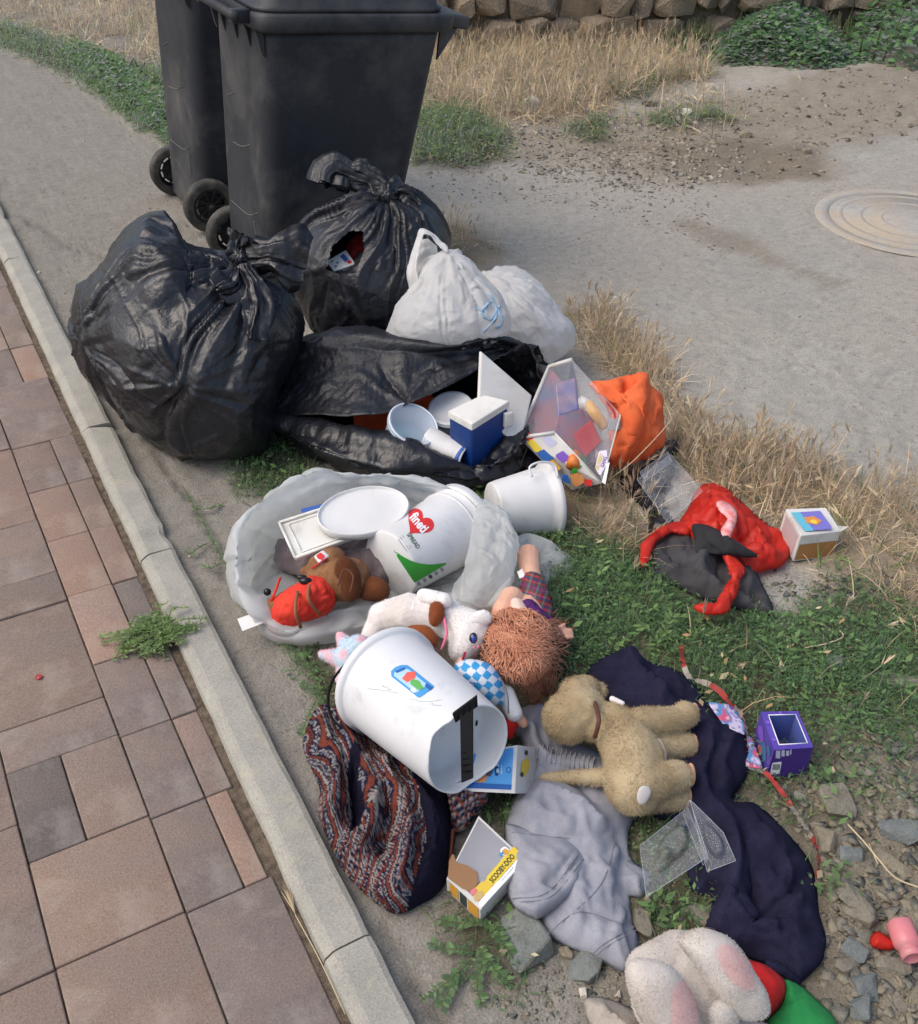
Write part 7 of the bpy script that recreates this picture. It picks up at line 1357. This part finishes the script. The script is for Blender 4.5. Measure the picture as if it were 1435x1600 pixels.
cloth('', '', '', [(918, 1045), (950, 1022), (985, 1010), (1005, 1030), (1055, 1045), (1090, 1068), (1110, 1100), (1130, 1125), (1160, 1138), (1174, 1165), (1166, 1215), (1145, 1250), (1180, 1255), (1215, 1285), (1262, 1340), (1275, 1380), (1280, 1425), (1291, 1470), (1280, 1505), (1248, 1536), (1228, 1520), (1180, 1500), (1120, 1480), (1100, 1445), (1112, 1405), (1082, 1395), (1076, 1350), (1100, 1330), (1060, 1290), (1010, 1268), (970, 1200), (940, 1120), (920, 1075)], mnv, 4, .006, .045, .04,
      [([(985, 1015), (1000, 1060), (1050, 1090)], .03, 12), ([(1005, 1040), (1060, 1090), (1110, 1120)], -.014, 7), ([(1100, 1130), (1110, 1180), (1090, 1240)], .03, 14), ([(1150, 1150), (1130, 1200), (1140, 1250)], .024, 12), ([(1120, 1170), (1110, 1240), (1150, 1290), (1170, 1350)], -.02, 7), ([(1090, 1230), (1140, 1290), (1150, 1370), (1120, 1440)], .028, 11), ([(1170, 1350), (1185, 1420), (1175, 1450)], -.026, 9), ([(1185, 1290), (1230, 1350), (1250, 1430)], .018, 16), ([(1270, 1355), (1230, 1400), (1190, 1430)], -.016, 6), ([(1140, 1420), (1180, 1450), (1220, 1450)], .018, 9), ([(1160, 1460), (1200, 1470), (1260, 1450)], .012, 10)], 15, .018, 8, 1.04, 16, .06, .004, 12, .004, parent=nv, pname='fabric', fine=.0005, rid=.010, rsc=9, ncr=60, hcr=.005, wcr=.011)
SGP = None
V, F = tube(catmull([P(1196, 1505, .03), P(1225, 1518, .03), P(1247, 1535, .012)], 12), .008, 8); V = V+np.stack([fbm(V, 60, 2, s_)*.002 for s_ in (1, 2, 3)], 1); obj('ribbed_hem', V, F, mnv, nv)
# beige plush
bf = two((190, 172, 138), (164, 144, 110), 16)
t, V, F = plush('beige_plush', 'beige plush animal on its side with stubby legs to the right, lying on the sweaters',
    [((888, 1122, .085, 42), (905, 1112, .09, 44)), ((900, 1085, .10, 28), (915, 1075, .10, 22)), ((938, 1073, .09, 9), (940, 1080, .09, 10)), ((930, 1130, .085, 30), (960, 1130, .085, 34)), ((965, 1140, .085, 38), (990, 1180, .09, 48)), ((990, 1180, .09, 48), (992, 1225, .085, 48)), ((1000, 1130, .10, 26), (1058, 1124, .09, 20)), ((1058, 1124, .09, 20), (1072, 1116, .09, 21)), ((1010, 1170, .06, 26), (1072, 1163, .05, 20)), ((1005, 1225, .10, 32), (1058, 1212, .09, 25)), ((1000, 1245, .06, 26), (1060, 1246, .05, 20)), ((955, 1215, .07, 15), (905, 1214, .06, 12)), ((905, 1214, .06, 12), (852, 1216, .045, 9))], bf, nf=26000, fl=.0055, fw=.0008, seed=9, vox=.0035, lay=.9)
for x, y, z, s_ in ((1086, 1115, .085, 17), (1085, 1163, .05, 16), (1080, 1210, .085, 18), (1076, 1244, .05, 14)): ball(t, 'sole', x, y, z, s_, mat('peach_felt', lin(222, 168, 130), lin(208, 150, 112), 30, .85, bump=.4, bs=500), .38, 1.0)
V, F = tube(catmull([P(930, 1098, .13), P(936, 1125, .145), P(930, 1152, .11)], 14), .004, 8); obj('collar', V, F, mat('brown_ribbon', lin(96, 58, 46), rough=.6), t)
V, F = capsules([cap((957, 1092, .12, 5), (973, 1099, .12, 4))], .0015, 3); obj('white_horn', V, F, mfur, t, col=wfur(V))
V, F = inflate([(995, 1246), (1000, 1230), (1012, 1228), (1018, 1238), (1010, 1254), (1000, 1258)], PD(1006, 1243, .115)-.012, .004, 3); obj('satin_patch', V, F, mat('satin', lin(190, 184, 180), rough=.3), t)
V, F = inflate([(1028, 1152), (1036, 1162), (1042, 1178), (1040, 1192), (1030, 1180), (1026, 1165)], PD(1034, 1172, .10), .004, 3); obj('white_tag', V, F, mat('cream_cloth', lin(222, 196, 180)), t)
# elephant-like grey pink plush bottom right
gf = two((212, 205, 196), (188, 179, 169), 12)
def gpink(V):
    c = gf(V); return c
t, V, F = plush('grey_plush', 'pale grey plush with big pink lined ears, lying face down at the bottom right',
    [((1020, 1520, .09, 44), (1062, 1500, .09, 46)), ((1062, 1500, .09, 46), (1100, 1560, .08, 60)), ((1040, 1560, .08, 56), (1100, 1610, .06, 50)), ((1120, 1612, .03, 22), (1195, 1612, .03, 14))], gf, nf=14000, fl=.0030, seed=11, vox=.0035)
for pl, zz, pk in (([(1062, 1468), (1092, 1452), (1130, 1460), (1158, 1485), (1182, 1520), (1203, 1560), (1200, 1590), (1170, 1597), (1138, 1580), (1112, 1548), (1088, 1510), (1070, 1485)], .16, [(1122, 1480), (1140, 1476), (1162, 1494), (1176, 1520), (1180, 1545), (1160, 1545), (1140, 1530), (1125, 1505)]),
    ([(982, 1540), (978, 1515), (990, 1500), (1020, 1500), (1050, 1512), (1075, 1545), (1090, 1580), (1094, 1630), (1080, 1700), (1040, 1690), (1020, 1620), (1000, 1590)], .15, [(1052, 1548), (1068, 1532), (1084, 1552), (1090, 1590), (1092, 1640), (1072, 1680), (1058, 1640), (1050, 1590)])):
    c = np.mean(pl, 0); D = PD(c[0], c[1], zz); V, F = inflate(pl, D, .035, 5); V = V+vnormals(V, tris(F))*(fbm(V, 16, 2, 3)*.004)[:, None]
    def colf(V, pk=pk): c0 = gf(V); q_ = proj(V); s_ = sdf(q_, [tuple(x) for x in catmull(pk, 60, True)]); w_ = ss(3, -3, s_)[:, None]; return c0*(1-w_)+np.array(lin(214, 178, 172))*w_
    obj('ear', V, F, mfur, t, col=colf(V)); fur(V, F, 9000, .0028, .0008, mfur, t, colf, 5, lay=.9)
for pl in ([(1105, 1582), (1125, 1560), (1150, 1570), (1150, 1600), (1120, 1620)],): V, F = inflate(pl, PD(1128, 1590, .12), .02, 4); obj('paw', V, F, mfur, t, col=gf(V)); fur(V, F, 900, .004, .0007, mfur, t, gf, 4)
mredf = mat('red_felt', lin(206, 34, 30), lin(186, 26, 24), 20, .85, bump=.4, bs=400)
cloth('red_cloth', 'bright red felt cloth tucked between the grey plush and the green cloth', 'cloth', [(1150, 1510), (1172, 1500), (1205, 1512), (1228, 1535), (1226, 1562), (1205, 1588), (1170, 1600), (1140, 1570)], mredf, 4, .03, .05, .03, [([(1175, 1505), (1210, 1545), (1200, 1585)], .01, 10)], 16, .008, 10, 1.03, 30, .08)
cloth('green_cloth', 'bright green felt cloth with a stitched seam at the bottom edge', 'cloth', [(1222, 1530), (1240, 1532), (1275, 1560), (1310, 1602), (1320, 1680), (1190, 1680), (1195, 1600), (1215, 1570)], mat('green_felt', lin(44, 150, 76), lin(36, 134, 66), 20, .85, bump=.4, bs=400), 4, .012, .035, .02, [([(1200, 1590), (1240, 1560), (1262, 1552)], -.006, 3)], 17, .006, 10, 1.03, 30, .08)
cloth('mesh_cloth', 'scrap of beige mesh fabric below the plush at the bottom edge', 'cloth', [(912, 1566), (925, 1558), (955, 1562), (985, 1575), (1010, 1592), (1030, 1660), (960, 1660), (925, 1605)], mat('mesh_fabric', lin(176, 166, 154), lin(160, 150, 138), 90, .9, bump=.8, bs=450), 4, .008, .02, .02, [([(930, 1570), (970, 1600), (1000, 1630)], .012, 8)], 18, .008, 14, 1.04, 30, .08)
# barrier tape
def tape(pts, w_, label, seed):
    t = thing('barrier_tape', label, 'tape'); c = catmull([P(*p) for p in pts], 90); T = np.gradient(c, axis=0); T /= np.linalg.norm(T, axis=1)[:, None]; r = np.random.default_rng(seed); tw = np.cumsum(r.normal(0, .35, 90)); L = np.r_[0, np.cumsum(np.linalg.norm(np.diff(c, axis=0), axis=1))]; per = .15
    V = []; 
    for i in range(90):
        s = np.cross(T[i], [0, 0, 1]); s /= np.linalg.norm(s); d = s*math.cos(tw[i])+np.array([0, 0, 1])*math.sin(tw[i]); V += [c[i]-d*w_/2, c[i]+d*w_/2]
    V = np.array(V); V[:, 2] = np.maximum(V[:, 2], .005); red, wh = [], []
    for i in range(89): (red if (L[i]/per) % 1 < .55 else wh).append((2*i, 2*i+1, 2*i+3, 2*i+2))
    obj('red_band', V, red, mat('tape_red', lin(176, 62, 54), lin(150, 60, 52), 30, .5), t); obj('white_band', V, wh, mat('tape_white', lin(176, 166, 154), lin(150, 138, 122), 40, .5, alpha=.8), t)
tape([(1065, 1008, .03), (1068, 1035, .05), (1078, 1058, .04), (1105, 1068, .04), (1125, 1080, .05), (1140, 1098, .06), (1160, 1118, .05), (1168, 1150, .04)], .012, 'twisted red and white barrier tape between the grass and the navy sweater', 1)
tape([(1195, 1205, .02), (1208, 1220, .025), (1222, 1238, .02), (1238, 1262, .02), (1262, 1298, .02), (1275, 1320, .025), (1280, 1345, .02), (1276, 1372, .01)], .010, 'faded red and white barrier tape trailing down from the purple carton', 2)
# pink bottle, red scrap, cap on the paving
pbt = thing('pink_bottle', 'small translucent pink plastic bottle lying among the stones at right', 'bottle'); mpk = mat('pink_plastic', lin(232, 148, 150), lin(222, 130, 136), 12, .35, spec=.5, alpha=.85, dirt=lin(170, 140, 130), dsc=20, damt=.5)
A, B = P(1404, 1440, .03), P(1427, 1498, .028); V, F = lathe([(0, .001), (0, .016), (.05, .020), (.62, .021), (.74, .017), (.76, .0145), (.80, .017), (1, .0165), (1, .0125), (.6, .0125), (.6, .001)], A, B, 32); V = V+(fbm(V, 40, 2, 2)*.0015)[:, None]; obj('bottle_body', V, F, mpk, pbt)
cloth('red_film_scrap', 'torn scrap of red film next to the pink bottle', 'plastic scrap', [(1362, 1468), (1372, 1458), (1390, 1470), (1394, 1480), (1378, 1482), (1364, 1480)], mred, 2.5, .012, .012, .01, (), 19, .008, 30, 1.08, 30, .08, .003, 50, .0008, facet=.006)
rcp = thing('bottle_cap_ring', 'thin red plastic ring lying on the large grey paver', 'ring'); c = P(61, 1058, .001); V, F = lathe([(0, .0052), (1, .0052), (1, .0066), (0, .0066), (0, .0052)], c, c+[0, 0, .0016], 30); obj('ring', V, F, mredp, rcp)
V, F = lathe([(0, .0001), (0, .0050), (1, .0050), (1, .0001)], c, c+[0, 0, .0008], 24); obj('ring_membrane', V, F, mat('pale_red', lin(170, 90, 84)), rcp)
tw = thing('dry_twig', 'long pale straw stalk lying over the gravel at the right edge', 'twig'); V, F = tube(catmull([P(1325, 1288, .02), P(1350, 1315, .03), P(1375, 1345, .03), P(1400, 1372, .02), P(1440, 1388, .02)], 20), .0016, 5); obj('stalk', V, F, ms, tw); V, F = tube([P(1358, 1318, .03), P(1372, 1350, .03)], .0012, 5); obj('side_shoot', V, F, ms, tw)
tw = thing('dry_twig', 'bent brown twig in the grass near the top right of the lawn', 'twig'); V, F = tube(catmull([P(1258, 1012, .03), P(1290, 1006, .035), P(1318, 995, .035), P(1312, 985, .04)], 14), .0014, 5); obj('stalk', V, F, ms, tw)
st = thing('long_straw', 'single long straw bent in front of the orange bag', 'straw'); V, F = tube(catmull([P(948, 752, .06), P(990, 720, .16), P(1043, 664, .20), P(1048, 650, .19), P(1030, 612, .15), P(1018, 600, .1)], 30), .0012, 5); obj('stalk', V, F, ms, st)
# crumbs of styrofoam / litter near the plush
for k, (x, y, s_) in enumerate([(629, 1392, 2.5), (296, 868, 2.5), (60, 424, 3), (962, 462, 3), (590, 1180, 0)]):
    if s_: o_ = rock(x, y, s_*2, s_*2, .006, 0, 4, ['white crumb on the cement beside the sweater', 'white crumb beside the creeping weed', 'small chip on the kerb', 'white pebble on the road behind the white bags'][k], 60+k)
finalize()
